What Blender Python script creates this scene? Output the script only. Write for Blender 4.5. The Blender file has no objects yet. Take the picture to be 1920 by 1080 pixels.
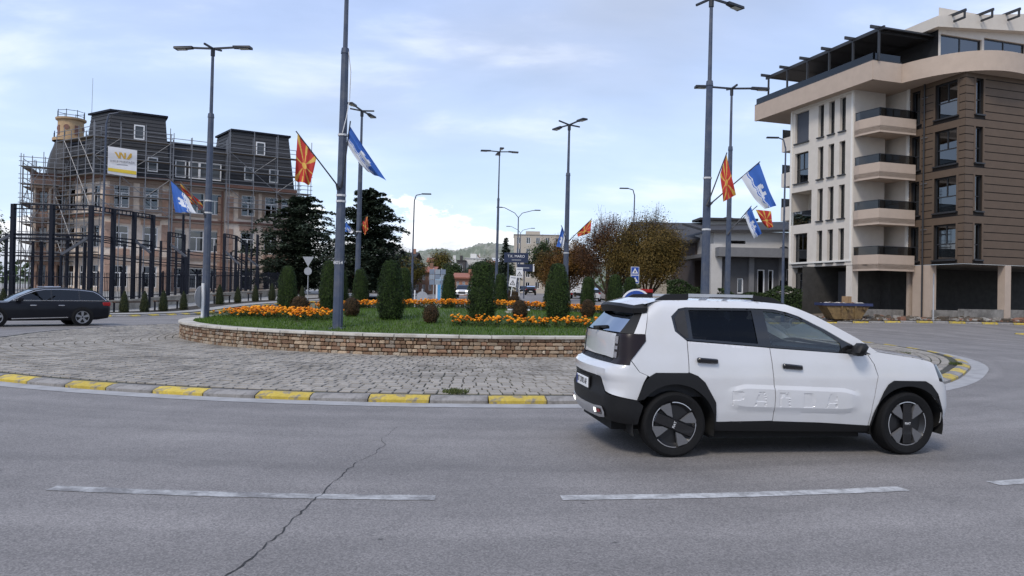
import bpy, bmesh, math, random
from mathutils import Vector, Matrix
from mathutils.geometry import delaunay_2d_cdt
R_ = math.radians
PI = math.pi
SC = bpy.context.scene
COL = SC.collection
random.seed(7)
RND = random.Random(11)

# ------------------------------------------------------------------ camera, sky, sun, exposure
CAM_H = 1.6
cam_data = bpy.data.cameras.new('camera')
cam_data.sensor_width = 36.0
cam_data.lens = 36.0 * 1400.0 / 1920.0
cam_data.clip_start = 0.05
cam_data.clip_end = 6000
cam = bpy.data.objects.new('camera', cam_data)
COL.objects.link(cam)
_p, _r = R_(0.58), R_(1.1)
_f = Vector((0, math.cos(_p), math.sin(_p)))
_u0 = Vector((0, -math.sin(_p), math.cos(_p)))
_rt = Vector((1, 0, 0)) * math.cos(_r) + _u0 * math.sin(_r)
_up = _u0 * math.cos(_r) - Vector((1, 0, 0)) * math.sin(_r)
cam.matrix_world = Matrix(((_rt.x, _up.x, -_f.x, 0), (_rt.y, _up.y, -_f.y, 0), (_rt.z, _up.z, -_f.z, CAM_H), (0, 0, 0, 1)))
SC.camera = cam

SUN_EL, SUN_AZ = R_(50), R_(210)      # azimuth measured clockwise from +Y: from the left, a little behind the camera
world = bpy.data.worlds.new('World')
SC.world = world
world.use_nodes = True
wn, wl = world.node_tree.nodes, world.node_tree.links
wn.clear()
def wnode(t, **kw):
    n = wn.new(t)
    for k, v in kw.items():
        setattr(n, k, v)
    return n
def wmath(op, a, b=None, clamp=False):
    n = wnode('ShaderNodeMath', operation=op, use_clamp=clamp)
    for i, q in enumerate((a, b)):
        if q is None: continue
        if isinstance(q, (int, float)): n.inputs[i].default_value = q
        else: wl.new(q, n.inputs[i])
    return n.outputs[0]
def wmix(fac, a, b):
    n = wnode('ShaderNodeMix', data_type='RGBA')
    for s, q in ((n.inputs[0], fac), (n.inputs[6], a), (n.inputs[7], b)):
        if isinstance(q, tuple): s.default_value = q
        elif isinstance(q, (int, float)): s.default_value = q
        else: wl.new(q, s)
    return n.outputs[2]
def wmap(val, a, b, c=0.0, d=1.0, smooth=True):
    n = wnode('ShaderNodeMapRange', interpolation_type='SMOOTHSTEP' if smooth else 'LINEAR')
    wl.new(val, n.inputs[0])
    for i, q in enumerate((a, b, c, d)): n.inputs[1 + i].default_value = q
    return n.outputs[0]
def wnoise(vec, scale, detail=6, rough=.55, dist=0.0):
    n = wnode('ShaderNodeTexNoise')
    n.inputs['Scale'].default_value = scale; n.inputs['Detail'].default_value = detail
    n.inputs['Roughness'].default_value = rough; n.inputs['Distortion'].default_value = dist
    wl.new(vec, n.inputs['Vector'])
    return n.outputs['Fac']
sky = wnode('ShaderNodeTexSky', sky_type='NISHITA', sun_disc=False)
sky.sun_elevation = SUN_EL; sky.sun_rotation = SUN_AZ; sky.air_density = 1.0; sky.dust_density = 1.5; sky.ozone_density = 1.5
tc = wnode('ShaderNodeTexCoord')
sep = wnode('ShaderNodeSeparateXYZ'); wl.new(tc.outputs['Generated'], sep.inputs[0])
zc = wmath('MAXIMUM', sep.outputs['Z'], 0.0)
zz = wmath('ADD', zc, 0.22)
cx_, cy_ = wmath('DIVIDE', sep.outputs['X'], zz), wmath('DIVIDE', sep.outputs['Y'], zz)
cmb = wnode('ShaderNodeCombineXYZ'); wl.new(cx_, cmb.inputs[0]); wl.new(wmath('MULTIPLY', cy_, 1.7), cmb.inputs[1])
hi = wnoise(cmb.outputs[0], 1.25, 8, .54, .25)        # high thin layer
hi2 = wnoise(cmb.outputs[0], 0.5, 5, .5, .2)          # larger grey banks
veil = wmap(hi, .25, .75, .62, .98)
grey = wmap(hi2, .46, .70)
low = wmix(wmap(sep.outputs['Z'], .02, .42), (5.7, 7.0, 8.8, 1), (4.0, 5.0, 7.6, 1))
cloud_hi = wmix(wmath('MULTIPLY', grey, wmap(sep.outputs['Z'], .05, .3)), low, (4.1, 4.6, 5.8, 1))
wisp = wmap(hi, .50, .74)
base0 = wmix(veil, sky.outputs['Color'], cloud_hi)
base = wmix(wmath('MULTIPLY', wisp, .8), base0, (6.9, 7.4, 8.3, 1))
# cumulus bank low over the horizon, seen in azimuth / elevation
az = wmath('ARCTAN2', sep.outputs['X'], sep.outputs['Y'])
cm2 = wnode('ShaderNodeCombineXYZ'); wl.new(wmath('SUBTRACT', az, .18), cm2.inputs[0]); wl.new(wmath('MULTIPLY', sep.outputs['Z'], 1.9), cm2.inputs[1])
cu = wnoise(cm2.outputs[0], 7.0, 10, .6, .15)
cu_big = wnoise(cm2.outputs[0], 3.1, 2, .4)
ridge = wmath('SUBTRACT', wmath('ADD', wmath('MULTIPLY', cu, .24), wmath('MULTIPLY', cu_big, .12)), sep.outputs['Z'])
cmask = wmap(ridge, .100, .113)
shade_n = wnoise(cm2.outputs[0], 14.0, 6, .6, .3)
shade_h = wmath('ADD', wmath('MULTIPLY', sep.outputs['Z'], 9.0), shade_n)
ccol = wmix(wmap(shade_h, .62, 1.35), (3.7, 4.1, 5.0, 1), (8.8, 8.8, 8.8, 1))
full = wmix(wmath('MULTIPLY', cmask, .93), base, ccol)
bg = wnode('ShaderNodeBackground'); bg.inputs['Strength'].default_value = 0.09
wl.new(full, bg.inputs['Color'])
wo = wnode('ShaderNodeOutputWorld'); wl.new(bg.outputs[0], wo.inputs['Surface'])

sun_data = bpy.data.lights.new('sun', 'SUN')
sun_data.energy = 1.3; sun_data.angle = R_(14); sun_data.color = (1.0, .93, .84)
sun = bpy.data.objects.new('sun', sun_data); COL.objects.link(sun)
_sd = Vector((math.sin(SUN_AZ) * math.cos(SUN_EL), math.cos(SUN_AZ) * math.cos(SUN_EL), math.sin(SUN_EL)))
sun.rotation_euler = _sd.to_track_quat('Z', 'Y').to_euler()
SC.view_settings.view_transform = 'Standard'
SC.view_settings.look = 'None'
SC.view_settings.gamma = 1.0
SC.view_settings.exposure = 0.72
SC.cycles.max_bounces = 6
SC.cycles.transparent_max_bounces = 12

# ------------------------------------------------------------------ helpers
def link(o):
    COL.objects.link(o); return o
MATS = {}
def mat(name, col, rough=.7, var=.12, scale=6.0, bump=0.0, bscale=None, metal=0.0, spec=.5, coat=0.0, col2=None, c2=(.45, .6), c2scale=1.5, detail=5, stretch=None, rand=0.0, emit=None):
    if name in MATS: return MATS[name]
    m = bpy.data.materials.new(name); MATS[name] = m
    m.use_nodes = True
    nt = m.node_tree; N, L = nt.nodes, nt.links
    b = N['Principled BSDF']
    b.inputs['Roughness'].default_value = rough
    b.inputs['Metallic'].default_value = metal
    b.inputs['Specular IOR Level'].default_value = spec
    if coat: b.inputs['Coat Weight'].default_value = coat; b.inputs['Coat Roughness'].default_value = .04
    t = N.new('ShaderNodeTexCoord'); vec = t.outputs['Object']
    if stretch:
        mp = N.new('ShaderNodeMapping'); mp.inputs['Scale'].default_value = stretch; L.new(vec, mp.inputs[0]); vec = mp.outputs[0]
    no = N.new('ShaderNodeTexNoise'); no.inputs['Scale'].default_value = scale; no.inputs['Detail'].default_value = detail; no.inputs['Roughness'].default_value = .6
    L.new(vec, no.inputs['Vector'])
    mr = N.new('ShaderNodeMapRange'); L.new(no.outputs['Fac'], mr.inputs[0])
    mr.inputs[1].default_value = .3; mr.inputs[2].default_value = .7; mr.inputs[3].default_value = 1 - var; mr.inputs[4].default_value = 1 + var
    fac = mr.outputs[0]
    if rand:
        oi = N.new('ShaderNodeObjectInfo'); r2 = N.new('ShaderNodeMapRange'); L.new(oi.outputs['Random'], r2.inputs[0])
        r2.inputs[3].default_value = 1 - rand; r2.inputs[4].default_value = 1 + rand
        mu = N.new('ShaderNodeMath'); mu.operation = 'MULTIPLY'; L.new(fac, mu.inputs[0]); L.new(r2.outputs[0], mu.inputs[1]); fac = mu.outputs[0]
    rgb = N.new('ShaderNodeRGB'); rgb.outputs[0].default_value = (*col, 1); csock = rgb.outputs[0]
    if col2:
        n2 = N.new('ShaderNodeTexNoise'); n2.inputs['Scale'].default_value = c2scale; n2.inputs['Detail'].default_value = 6; n2.inputs['Roughness'].default_value = .65
        L.new(vec, n2.inputs['Vector'])
        m2 = N.new('ShaderNodeMapRange'); L.new(n2.outputs['Fac'], m2.inputs[0]); m2.inputs[1].default_value = c2[0]; m2.inputs[2].default_value = c2[1]
        mx = N.new('ShaderNodeMix'); mx.data_type = 'RGBA'; L.new(m2.outputs[0], mx.inputs[0]); L.new(csock, mx.inputs[6]); mx.inputs[7].default_value = (*col2, 1); csock = mx.outputs[2]
    sc = N.new('ShaderNodeVectorMath'); sc.operation = 'SCALE'; L.new(csock, sc.inputs[0]); L.new(fac, sc.inputs['Scale'])
    L.new(sc.outputs[0], b.inputs['Base Color'])
    if bump:
        bn = N.new('ShaderNodeTexNoise'); bn.inputs['Scale'].default_value = bscale or scale * 4; bn.inputs['Detail'].default_value = 4
        L.new(vec, bn.inputs['Vector'])
        bp = N.new('ShaderNodeBump'); bp.inputs['Strength'].default_value = bump; bp.inputs['Distance'].default_value = .02
        L.new(bn.outputs['Fac'], bp.inputs['Height']); L.new(bp.outputs[0], b.inputs['Normal'])
    if emit:
        b.inputs['Emission Color'].default_value = (*emit[0], 1); b.inputs['Emission Strength'].default_value = emit[1]
    return m
def glass_mat(name, tint=(.25, .28, .28), refl=(.9, .95, 1), rough=.02, base=.05):
    """thin pane: tinted see-through plus a mirror-like sheen that grows at grazing angles"""
    if name in MATS: return MATS[name]
    m = bpy.data.materials.new(name); MATS[name] = m; m.use_nodes = True
    N, L = m.node_tree.nodes, m.node_tree.links; N.clear()
    tr = N.new('ShaderNodeBsdfTransparent'); tr.inputs[0].default_value = (*tint, 1)
    gl = N.new('ShaderNodeBsdfGlossy'); gl.inputs[0].default_value = (*refl, 1); gl.inputs['Roughness'].default_value = rough
    fr = N.new('ShaderNodeFresnel'); fr.inputs[0].default_value = 1.5
    ad = N.new('ShaderNodeMath'); ad.operation = 'ADD'; ad.use_clamp = True; L.new(fr.outputs[0], ad.inputs[0]); ad.inputs[1].default_value = base
    mx = N.new('ShaderNodeMixShader'); L.new(ad.outputs[0], mx.inputs[0]); L.new(tr.outputs[0], mx.inputs[1]); L.new(gl.outputs[0], mx.inputs[2])
    o = N.new('ShaderNodeOutputMaterial'); L.new(mx.outputs[0], o.inputs[0])
    return m
def leaf_mat(name, col, col2, var=.35, trans=.25, rough=.55, scale=1.2):
    if name in MATS: return MATS[name]
    m = bpy.data.materials.new(name); MATS[name] = m; m.use_nodes = True
    N, L = m.node_tree.nodes, m.node_tree.links
    b = N['Principled BSDF']; b.inputs['Roughness'].default_value = rough; b.inputs['Specular IOR Level'].default_value = .12
    g = N.new('ShaderNodeNewGeometry'); t = N.new('ShaderNodeTexCoord'); oi = N.new('ShaderNodeObjectInfo')
    no = N.new('ShaderNodeTexNoise'); no.inputs['Scale'].default_value = scale; no.inputs['Detail'].default_value = 4; L.new(t.outputs['Object'], no.inputs['Vector'])
    ad = N.new('ShaderNodeMath'); ad.operation = 'MULTIPLY_ADD'; L.new(g.outputs['Random Per Island'], ad.inputs[0]); ad.inputs[1].default_value = .6
    sb = N.new('ShaderNodeMath'); sb.operation = 'SUBTRACT'; L.new(no.outputs['Fac'], sb.inputs[0]); sb.inputs[1].default_value = .3
    L.new(sb.outputs[0], ad.inputs[2])
    mx = N.new('ShaderNodeMix'); mx.data_type = 'RGBA'; L.new(ad.outputs[0], mx.inputs[0]); mx.inputs[6].default_value = (*col, 1); mx.inputs[7].default_value = (*col2, 1)
    mr = N.new('ShaderNodeMapRange'); L.new(g.outputs['Random Per Island'], mr.inputs[0]); mr.inputs[3].default_value = 1 - var; mr.inputs[4].default_value = 1 + var
    sc = N.new('ShaderNodeVectorMath'); sc.operation = 'SCALE'; L.new(mx.outputs[2], sc.inputs[0]); L.new(mr.outputs[0], sc.inputs['Scale'])
    L.new(sc.outputs[0], b.inputs['Base Color'])
    if trans:
        tl = N.new('ShaderNodeBsdfTranslucent'); L.new(sc.outputs[0], tl.inputs[0])
        ms = N.new('ShaderNodeMixShader'); ms.inputs[0].default_value = trans; L.new(b.outputs[0], ms.inputs[1]); L.new(tl.outputs[0], ms.inputs[2])
        L.new(ms.outputs[0], N['Material Output'].inputs[0])
    return m

class MB:
    """collects faces, then links them as ONE mesh object"""
    def __init__(s): s.v, s.f, s.m = [], [], []
    def poly(s, pts, mi=0):
        n = len(s.v); s.v += [tuple(p) for p in pts]; s.f.append(tuple(range(n, n + len(pts)))); s.m.append(mi); return s
    def mesh(s, vs, fs, mi=0):
        n = len(s.v); s.v += [tuple(p) for p in vs]
        for f in fs: s.f.append(tuple(i + n for i in f)); s.m.append(mi)
        return s
    def box(s, x0, x1, y0, y1, z0, z1, mi=0, T=None):
        vs = [Vector(q) for q in ((x0, y0, z0), (x1, y0, z0), (x1, y1, z0), (x0, y1, z0), (x0, y0, z1), (x1, y0, z1), (x1, y1, z1), (x0, y1, z1))]
        if T is not None: vs = [T @ v for v in vs]
        return s.mesh(vs, ((0, 3, 2, 1), (4, 5, 6, 7), (0, 1, 5, 4), (1, 2, 6, 5), (2, 3, 7, 6), (3, 0, 4, 7)), mi)
    def cbox(s, x0, x1, y0, y1, z0, z1, c=.01, mi=0, T=None):
        """box with chamfered edges"""
        bm = bmesh.new(); bmesh.ops.create_cube(bm, size=1)
        for v in bm.verts: v.co = Vector(((x0 + x1) / 2 + v.co.x * (x1 - x0), (y0 + y1) / 2 + v.co.y * (y1 - y0), (z0 + z1) / 2 + v.co.z * (z1 - z0)))
        bmesh.ops.bevel(bm, geom=bm.edges[:], offset=c, segments=1, affect='EDGES')
        bm.verts.index_update()
        vs = [(T @ v.co if T is not None else v.co.copy()) for v in bm.verts]; fs = [[v.index for v in f.verts] for f in bm.faces]; bm.free()
        return s.mesh(vs, fs, mi)
    def tube(s, p0, p1, r0, r1=None, n=8, mi=0, caps=True):
        p0, p1 = Vector(p0), Vector(p1); r1 = r0 if r1 is None else r1
        d = (p1 - p0)
        if d.length < 1e-6: return s
        q = d.to_track_quat('Z', 'Y'); vs = []
        for p, r in ((p0, r0), (p1, r1)):
            for i in range(n):
                a = 2 * PI * i / n; vs.append(p + q @ Vector((r * math.cos(a), r * math.sin(a), 0)))
        fs = [(i, (i + 1) % n, n + (i + 1) % n, n + i) for i in range(n)]
        if caps: fs += [tuple(range(n - 1, -1, -1)), tuple(range(n, 2 * n))]
        return s.mesh(vs, fs, mi)
    def path(s, pts, r, n=6, mi=0):
        for i in range(len(pts) - 1):
            ra = r[i] if isinstance(r, (list, tuple)) else r; rb = r[i + 1] if isinstance(r, (list, tuple)) else r
            s.tube(pts[i], pts[i + 1], ra, rb, n, mi)
        return s
    def bar(s, p0, p1, w, h, mi=0, up=(0, 0, 1)):
        """rectangular bar from p0 to p1, w across, h along up"""
        p0, p1 = Vector(p0), Vector(p1); d = (p1 - p0).normalized(); u = Vector(up)
        x = d.cross(u)
        if x.length < 1e-4: x = Vector((1, 0, 0))
        x.normalize(); u = x.cross(d).normalized()
        vs = []
        for p in (p0, p1):
            for a, b in ((-1, -1), (1, -1), (1, 1), (-1, 1)): vs.append(p + x * (a * w / 2) + u * (b * h / 2))
        return s.mesh(vs, ((3, 2, 1, 0), (4, 5, 6, 7), (0, 1, 5, 4), (1, 2, 6, 5), (2, 3, 7, 6), (3, 0, 4, 7)), mi)
    def lathe(s, prof, n=24, c=(0, 0, 0), axis='Z', mi=0, a0=0.0, a1=2 * PI, cap=False):
        vs = []; full = abs(a1 - a0 - 2 * PI) < 1e-6; m = n if full else n + 1
        for r, z in prof:
            for i in range(m):
                a = a0 + (a1 - a0) * i / n
                if axis == 'Z': vs.append((c[0] + r * math.cos(a), c[1] + r * math.sin(a), c[2] + z))
                else: vs.append((c[0] + r * math.cos(a), c[1] + z, c[2] + r * math.sin(a)))   # about Y
        fs = []
        for k in range(len(prof) - 1):
            for i in range(n):
                j = (i + 1) % m
                fs.append((k * m + i, k * m + j, (k + 1) * m + j, (k + 1) * m + i))
        if cap: fs += [tuple(range(m - 1, -1, -1)), tuple(range((len(prof) - 1) * m, len(prof) * m))]
        return s.mesh(vs, fs, mi)
    def prism(s, pts, z0, z1, mi=0, T=None):
        n = len(pts)
        vs = [Vector((x, y, z0)) for x, y in pts] + [Vector((x, y, z1)) for x, y in pts]
        if T is not None: vs = [T @ v for v in vs]
        return s.mesh(vs, [tuple(range(n - 1, -1, -1)), tuple(range(n, 2 * n))] + [(i, (i + 1) % n, n + (i + 1) % n, n + i) for i in range(n)], mi)
    def data(s, name, mats, smooth=False):
        me = bpy.data.meshes.new(name); me.from_pydata(s.v, [], s.f)
        for m in (mats if isinstance(mats, (list, tuple)) else [mats]): me.materials.append(m)
        if any(s.m): me.polygons.foreach_set('material_index', s.m)
        if smooth:
            me.polygons.foreach_set('use_smooth', [True] * len(me.polygons))
            if smooth is not True: me.set_sharp_from_angle(angle=R_(smooth))
        me.update(); return me
    def build(s, name, mats, parent=None, smooth=False, loc=None, recalc=False):
        me = s.data(name, mats, smooth)
        if recalc:
            bm = bmesh.new(); bm.from_mesh(me); bmesh.ops.remove_doubles(bm, verts=bm.verts[:], dist=1e-5); bmesh.ops.recalc_face_normals(bm, faces=bm.faces[:]); bm.to_mesh(me); bm.free()
            if smooth and smooth is not True: me.set_sharp_from_angle(angle=R_(smooth))
        o = bpy.data.objects.new(name, me)
        if loc: o.location = loc
        if parent: o.parent = parent
        return link(o)
def tag(o, label=None, cat=None, group=None, kind=None):
    if label: o['label'] = label
    if cat: o['category'] = cat
    if group: o['group'] = group
    if kind: o['kind'] = kind
    return o
def thing(name, label, cat, loc=(0, 0, 0), rotz=0.0, group=None):
    o = bpy.data.objects.new(name, None); o.empty_display_size = .3
    o.location = loc; o.rotation_euler = (0, 0, rotz); link(o)
    return tag(o, label, cat, group)
def copy_tree(o, parent=None):
    c = o.copy(); link(c); c.parent = parent
    for ch in list(o.children): copy_tree(ch, c)
    return c
def inst(me, name, parent=None, loc=(0, 0, 0), rot=(0, 0, 0), scale=(1, 1, 1)):
    o = bpy.data.objects.new(name, me); o.location = loc; o.rotation_euler = rot; o.scale = scale
    if parent: o.parent = parent
    return link(o)
def text_mesh(body, size, extrude=.004, bevel=0.0, align='CENTER', space=1.0):
    cu = bpy.data.curves.new('lettering', 'FONT'); cu.body = body; cu.size = size; cu.extrude = extrude; cu.bevel_depth = bevel; cu.resolution_u = 3
    cu.align_x = align; cu.align_y = 'CENTER'; cu.space_character = space
    o = bpy.data.objects.new('lettering', cu); link(o)
    dg = bpy.context.evaluated_depsgraph_get(); me = bpy.data.meshes.new_from_object(o.evaluated_get(dg))
    bpy.data.objects.remove(o); bpy.data.curves.remove(cu)
    return me
def lettering(body, size, m, parent, M, extrude=.004, bevel=0.0, space=1.0, name='lettering', align='CENTER'):
    me = text_mesh(body, size, extrude, bevel, align, space); me.materials.clear(); me.materials.append(m)
    o = bpy.data.objects.new(name, me); link(o)
    if parent: o.parent = parent
    o.matrix_local = M
    return o
def frame(o, x, y):
    """matrix whose local X, Y are the given directions and whose Z is their cross product"""
    x, y = Vector(x).normalized(), Vector(y).normalized(); z = x.cross(y)
    return Matrix(((x.x, y.x, z.x, o[0]), (x.y, y.y, z.y, o[1]), (x.z, y.z, z.z, o[2]), (0, 0, 0, 1)))
def inpoly(x, y, poly):
    c = False; j = len(poly) - 1
    for i in range(len(poly)):
        xi, yi = poly[i]; xj, yj = poly[j]
        if (yi > y) != (yj > y) and x < (xj - xi) * (y - yi) / (yj - yi) + xi: c = not c
        j = i
    return c
def densify(pts, step, closed=True):
    out = []; n = len(pts)
    for i in range(n if closed else n - 1):
        a, b = pts[i], pts[(i + 1) % n]; d = math.hypot(b[0] - a[0], b[1] - a[1]); k = max(1, int(math.ceil(d / step)))
        out += [(a[0] + (b[0] - a[0]) * t / k, a[1] + (b[1] - a[1]) * t / k) for t in range(k)]
    if not closed: out.append(tuple(pts[-1]))
    return out
def fill(poly, step, holes=(), loops=(), estep=None):
    """triangulate a 2-D polygon with interior grid points; holes are cut, loops are only constraint edges"""
    estep = estep or step
    P, E = [], []
    rings = [densify(poly, estep)] + [densify(h, estep) for h in holes]
    allr = rings + [densify(l, estep) for l in loops]
    for rg in allr:
        n = len(P); P += rg; E += [(n + i, n + (i + 1) % len(rg)) for i in range(len(rg))]
    xs = [p[0] for p in poly]; ys = [p[1] for p in poly]
    nb = set()
    for q in P: nb.add((int(q[0] / (step * .45)), int(q[1] / (step * .45))))
    y = min(ys) + step * .37; row = 0
    while y < max(ys):
        x = min(xs) + step * (.31 + .5 * (row % 2))
        while x < max(xs):
            if inpoly(x, y, poly):
                k = (int(x / (step * .45)), int(y / (step * .45)))
                if k not in nb: P.append((x, y))
            x += step
        y += step; row += 1
    vo, eo, fo, *_ = delaunay_2d_cdt([Vector(p) for p in P], E, [], 0, 1e-6)
    out = []
    for f in fo:
        c = sum((vo[i] for i in f), Vector((0, 0))) / len(f)
        if inpoly(c.x, c.y, poly) and not any(inpoly(c.x, c.y, h) for h in holes):
            if (vo[f[1]] - vo[f[0]]).cross(vo[f[2]] - vo[f[0]]) < 0: f = f[::-1]
            out.append(tuple(f))
    return [(v.x, v.y) for v in vo], out
def sst(a, b, x):
    t = max(0.0, min(1.0, (x - a) / (b - a))); return t * t * (3 - 2 * t)
def lerp_tab(tab, x):
    if x <= tab[0][0]: return tab[0][1]
    for i in range(len(tab) - 1):
        if x <= tab[i + 1][0]:
            a, b = tab[i], tab[i + 1]; return a[1] + (b[1] - a[1]) * (x - a[0]) / (b[0] - a[0])
    return tab[-1][1]
def gz(x, y):
    """height of the ground: level round the roundabout, rising away along the avenue and a little to the right"""
    t = max(0.0, y - 46)
    return 2.6 * (1 - math.exp(-t / 70)) * sst(0, 12, t) + .5 * sst(13, 25, x) * sst(34, 43, y)
# ------------------------------------------------------------------ ground, road, roundabout
CX, CY = -1.6, 27.0
def asphalt_mat():
    m = bpy.data.materials.new('asphalt'); m.use_nodes = True
    N, L = m.node_tree.nodes, m.node_tree.links; b = N['Principled BSDF']
    t = N.new('ShaderNodeTexCoord'); v = t.outputs['Object']
    def noise(sc, det, ro=.6, vec=v):
        n = N.new('ShaderNodeTexNoise'); n.inputs['Scale'].default_value = sc; n.inputs['Detail'].default_value = det; n.inputs['Roughness'].default_value = ro; L.new(vec, n.inputs['Vector']); return n.outputs['Fac']
    def mr(s, a, b_, c, d):
        n = N.new('ShaderNodeMapRange'); L.new(s, n.inputs[0])
        for i, q in enumerate((a, b_, c, d)): n.inputs[i + 1].default_value = q
        return n.outputs[0]
    def mul(a, c):
        n = N.new('ShaderNodeMath'); n.operation = 'MULTIPLY'; L.new(a, n.inputs[0]); L.new(c, n.inputs[1]); return n.outputs[0]
    vo = N.new('ShaderNodeTexVoronoi'); vo.inputs['Scale'].default_value = 95; L.new(v, vo.inputs['Vector'])
    sepc = N.new('ShaderNodeSeparateColor'); L.new(vo.outputs['Color'], sepc.inputs[0])
    grain = mr(sepc.outputs[0], 0, 1, .68, 1.34)
    g2 = mr(noise(60, 3, .7), .3, .7, .8, 1.2)
    big = mr(noise(.45, 7, .68), .3, .7, .78, 1.16)
    # worn wheel tracks: rings about the roundabout's centre
    mp = N.new('ShaderNodeVectorMath'); mp.operation = 'SUBTRACT'; mp.inputs[1].default_value = (CX, CY, 0); L.new(v, mp.inputs[0])
    ln = N.new('ShaderNodeVectorMath'); ln.operation = 'LENGTH'; L.new(mp.outputs[0], ln.inputs[0])
    wob = N.new('ShaderNodeMath'); wob.operation = 'MULTIPLY_ADD'; L.new(noise(.5, 3), wob.inputs[0]); wob.inputs[1].default_value = .8; L.new(ln.outputs['Value'], wob.inputs[2])
    tracks = N.new('ShaderNodeTexNoise'); tracks.noise_dimensions = '1D'; tracks.inputs['Scale'].default_value = 1.1; tracks.inputs['Detail'].default_value = 3; L.new(wob.outputs[0], tracks.inputs['W'])
    tr = mr(tracks.outputs['Fac'], .3, .7, .82, 1.14)
    st = N.new('ShaderNodeTexVoronoi'); st.inputs['Scale'].default_value = 1.9; L.new(v, st.inputs['Vector'])
    spots = mr(st.outputs['Distance'], .012, .05, .35, 1.0)
    f = mul(mul(mul(grain, g2), mul(big, tr)), spots)
    rgb = N.new('ShaderNodeVectorMath'); rgb.operation = 'SCALE'; rgb.inputs[0].default_value = (.198, .184, .174); L.new(f, rgb.inputs['Scale'])
    L.new(rgb.outputs[0], b.inputs['Base Color']); b.inputs['Roughness'].default_value = .72; b.inputs['Specular IOR Level'].default_value = .45
    bp = N.new('ShaderNodeBump'); bp.inputs['Strength'].default_value = .5; bp.inputs['Distance'].default_value = .006
    L.new(sepc.outputs[0], bp.inputs['Height']); L.new(bp.outputs[0], b.inputs['Normal'])
    return m
ASPHALT = asphalt_mat()
def grid_sheet(name, xs, ys, dz, m, kind='structure'):
    mb = MB(); n = len(xs)
    mb.mesh([(x, y, gz(x, y) + dz) for y in ys for x in xs], [(j * n + i, j * n + i + 1, (j + 1) * n + i + 1, (j + 1) * n + i) for j in range(len(ys) - 1) for i in range(n - 1)])
    return tag(mb.build(name, m, smooth=True), kind=kind)
def rng(a, b, s):
    k = max(1, int(round((b - a) / s))); return [a + (b - a) * i / k for i in range(k + 1)]
M_EARTH = mat('earth_and_scrub', (.16, .14, .09), .95, .3, .3, col2=(.06, .085, .03), c2scale=.05)
grid_sheet('ground', [-2500, -1200, -600, -300] + rng(-150, 150, 6) + [300, 600, 1200, 2500], [-60] + rng(-30, 140, 4) + [180, 260, 400, 700, 1200, 2600], -.08, M_EARTH)
grid_sheet('road', rng(-110, 110, 3.5), rng(-25, 47, 3), 0, ASPHALT)
grid_sheet('avenue', rng(-12, 11, 3.8), [47] + rng(50, 240, 6), .006, ASPHALT)
def sheet(name, poly, dz, m, step=2.5, holes=(), kind='structure', parent=None, edge=0):
    P, F = fill(poly, step, holes); mb = MB()
    mb.mesh([(x, y, gz(x, y) + dz) for x, y in P], F)
    if edge:
        q = densify(poly, step)
        for i in range(len(q)):
            a, b = q[i], q[(i + 1) % len(q)]
            mb.poly([(a[0], a[1], gz(*a) + dz - edge), (b[0], b[1], gz(*b) + dz - edge), (b[0], b[1], gz(*b) + dz), (a[0], a[1], gz(*a) + dz)])
    return tag(mb.build(name, m, parent), kind=kind)
def pol(r, a): return (CX + r * math.cos(a), CY + r * math.sin(a))
# outer radius of the paved apron, a little flattened towards the back left
def RK(a):
    d = math.degrees(a) % 360
    if 110 < d < 230: return 16.05 - 1.5 * sst(218, 196, d) * sst(120, 160, d)
    return 16.05 - .55 * sst(300, 325, d) * sst(395, 370, d) if d > 290 else (16.05 - .55 * sst(35, 10, d) if d < 40 else 16.05)
# painted lane dashes, edge line, crack
M_PAINT = mat('worn_road_paint', (.44, .44, .435), .8, .18, 40, col2=(.20, .195, .19), c2=(.42, .68), c2scale=7)
M_PAINT2 = mat('faded_road_paint', (.40, .40, .395), .8, .18, 40, col2=(.175, .17, .168), c2=(.38, .58), c2scale=4)
def arc_strip(name, r0, r1, a0, a1, dz, m, n=24, jit=0):
    mb = MB(); vs = []
    for i in range(n + 1):
        a = a0 + (a1 - a0) * i / n
        for r in (r0, r1):
            x, y = pol(r + RND.uniform(-jit, jit), a); vs.append((x, y, gz(x, y) + dz))
    mb.mesh(vs, [(2 * i, 2 * i + 1, 2 * i + 3, 2 * i + 2) for i in range(n)])
    return tag(mb.build(name, m), kind='structure')
for k, (p, q) in enumerate((((-3.63, 5.9), (-.57, 5.86)), ((.43, 5.88), (3.42, 6.39)), ((4.35, 6.66), (7.2, 7.75)), ((-7.6, 6.95), (-4.7, 6.08)), ((9.2, 8.6), (11.8, 10.1)), ((-11.6, 8.7), (-8.7, 7.35)))):
    a0 = math.atan2(p[1] - CY, p[0] - CX); a1 = math.atan2(q[1] - CY, q[0] - CX)
    arc_strip('lane_dash', 21.08, 21.22, a0, a1, .004, M_PAINT if k != 0 else M_PAINT2, 40, .006)
M_LINE = mat('pale_gutter_line', (.34, .335, .33), .8, .12, 12, col2=(.23, .225, .22), c2=(.45, .7), c2scale=3)
mb = MB(); vs = []; n = 260
for i in range(n):
    a = 2 * PI * i / n
    for dr in (.03, .40): x, y = pol(RK(a) + dr, a); vs.append((x, y, gz(x, y) + .005))
mb.mesh(vs, [(2 * i, 2 * i + 1, (2 * i + 3) % (2 * n), (2 * i + 2) % (2 * n)) for i in range(n)])
tag(mb.build('edge_line', M_LINE), kind='structure')
M_CRACK = mat('crack_dark', (.03, .029, .028), .9, .2)
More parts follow.
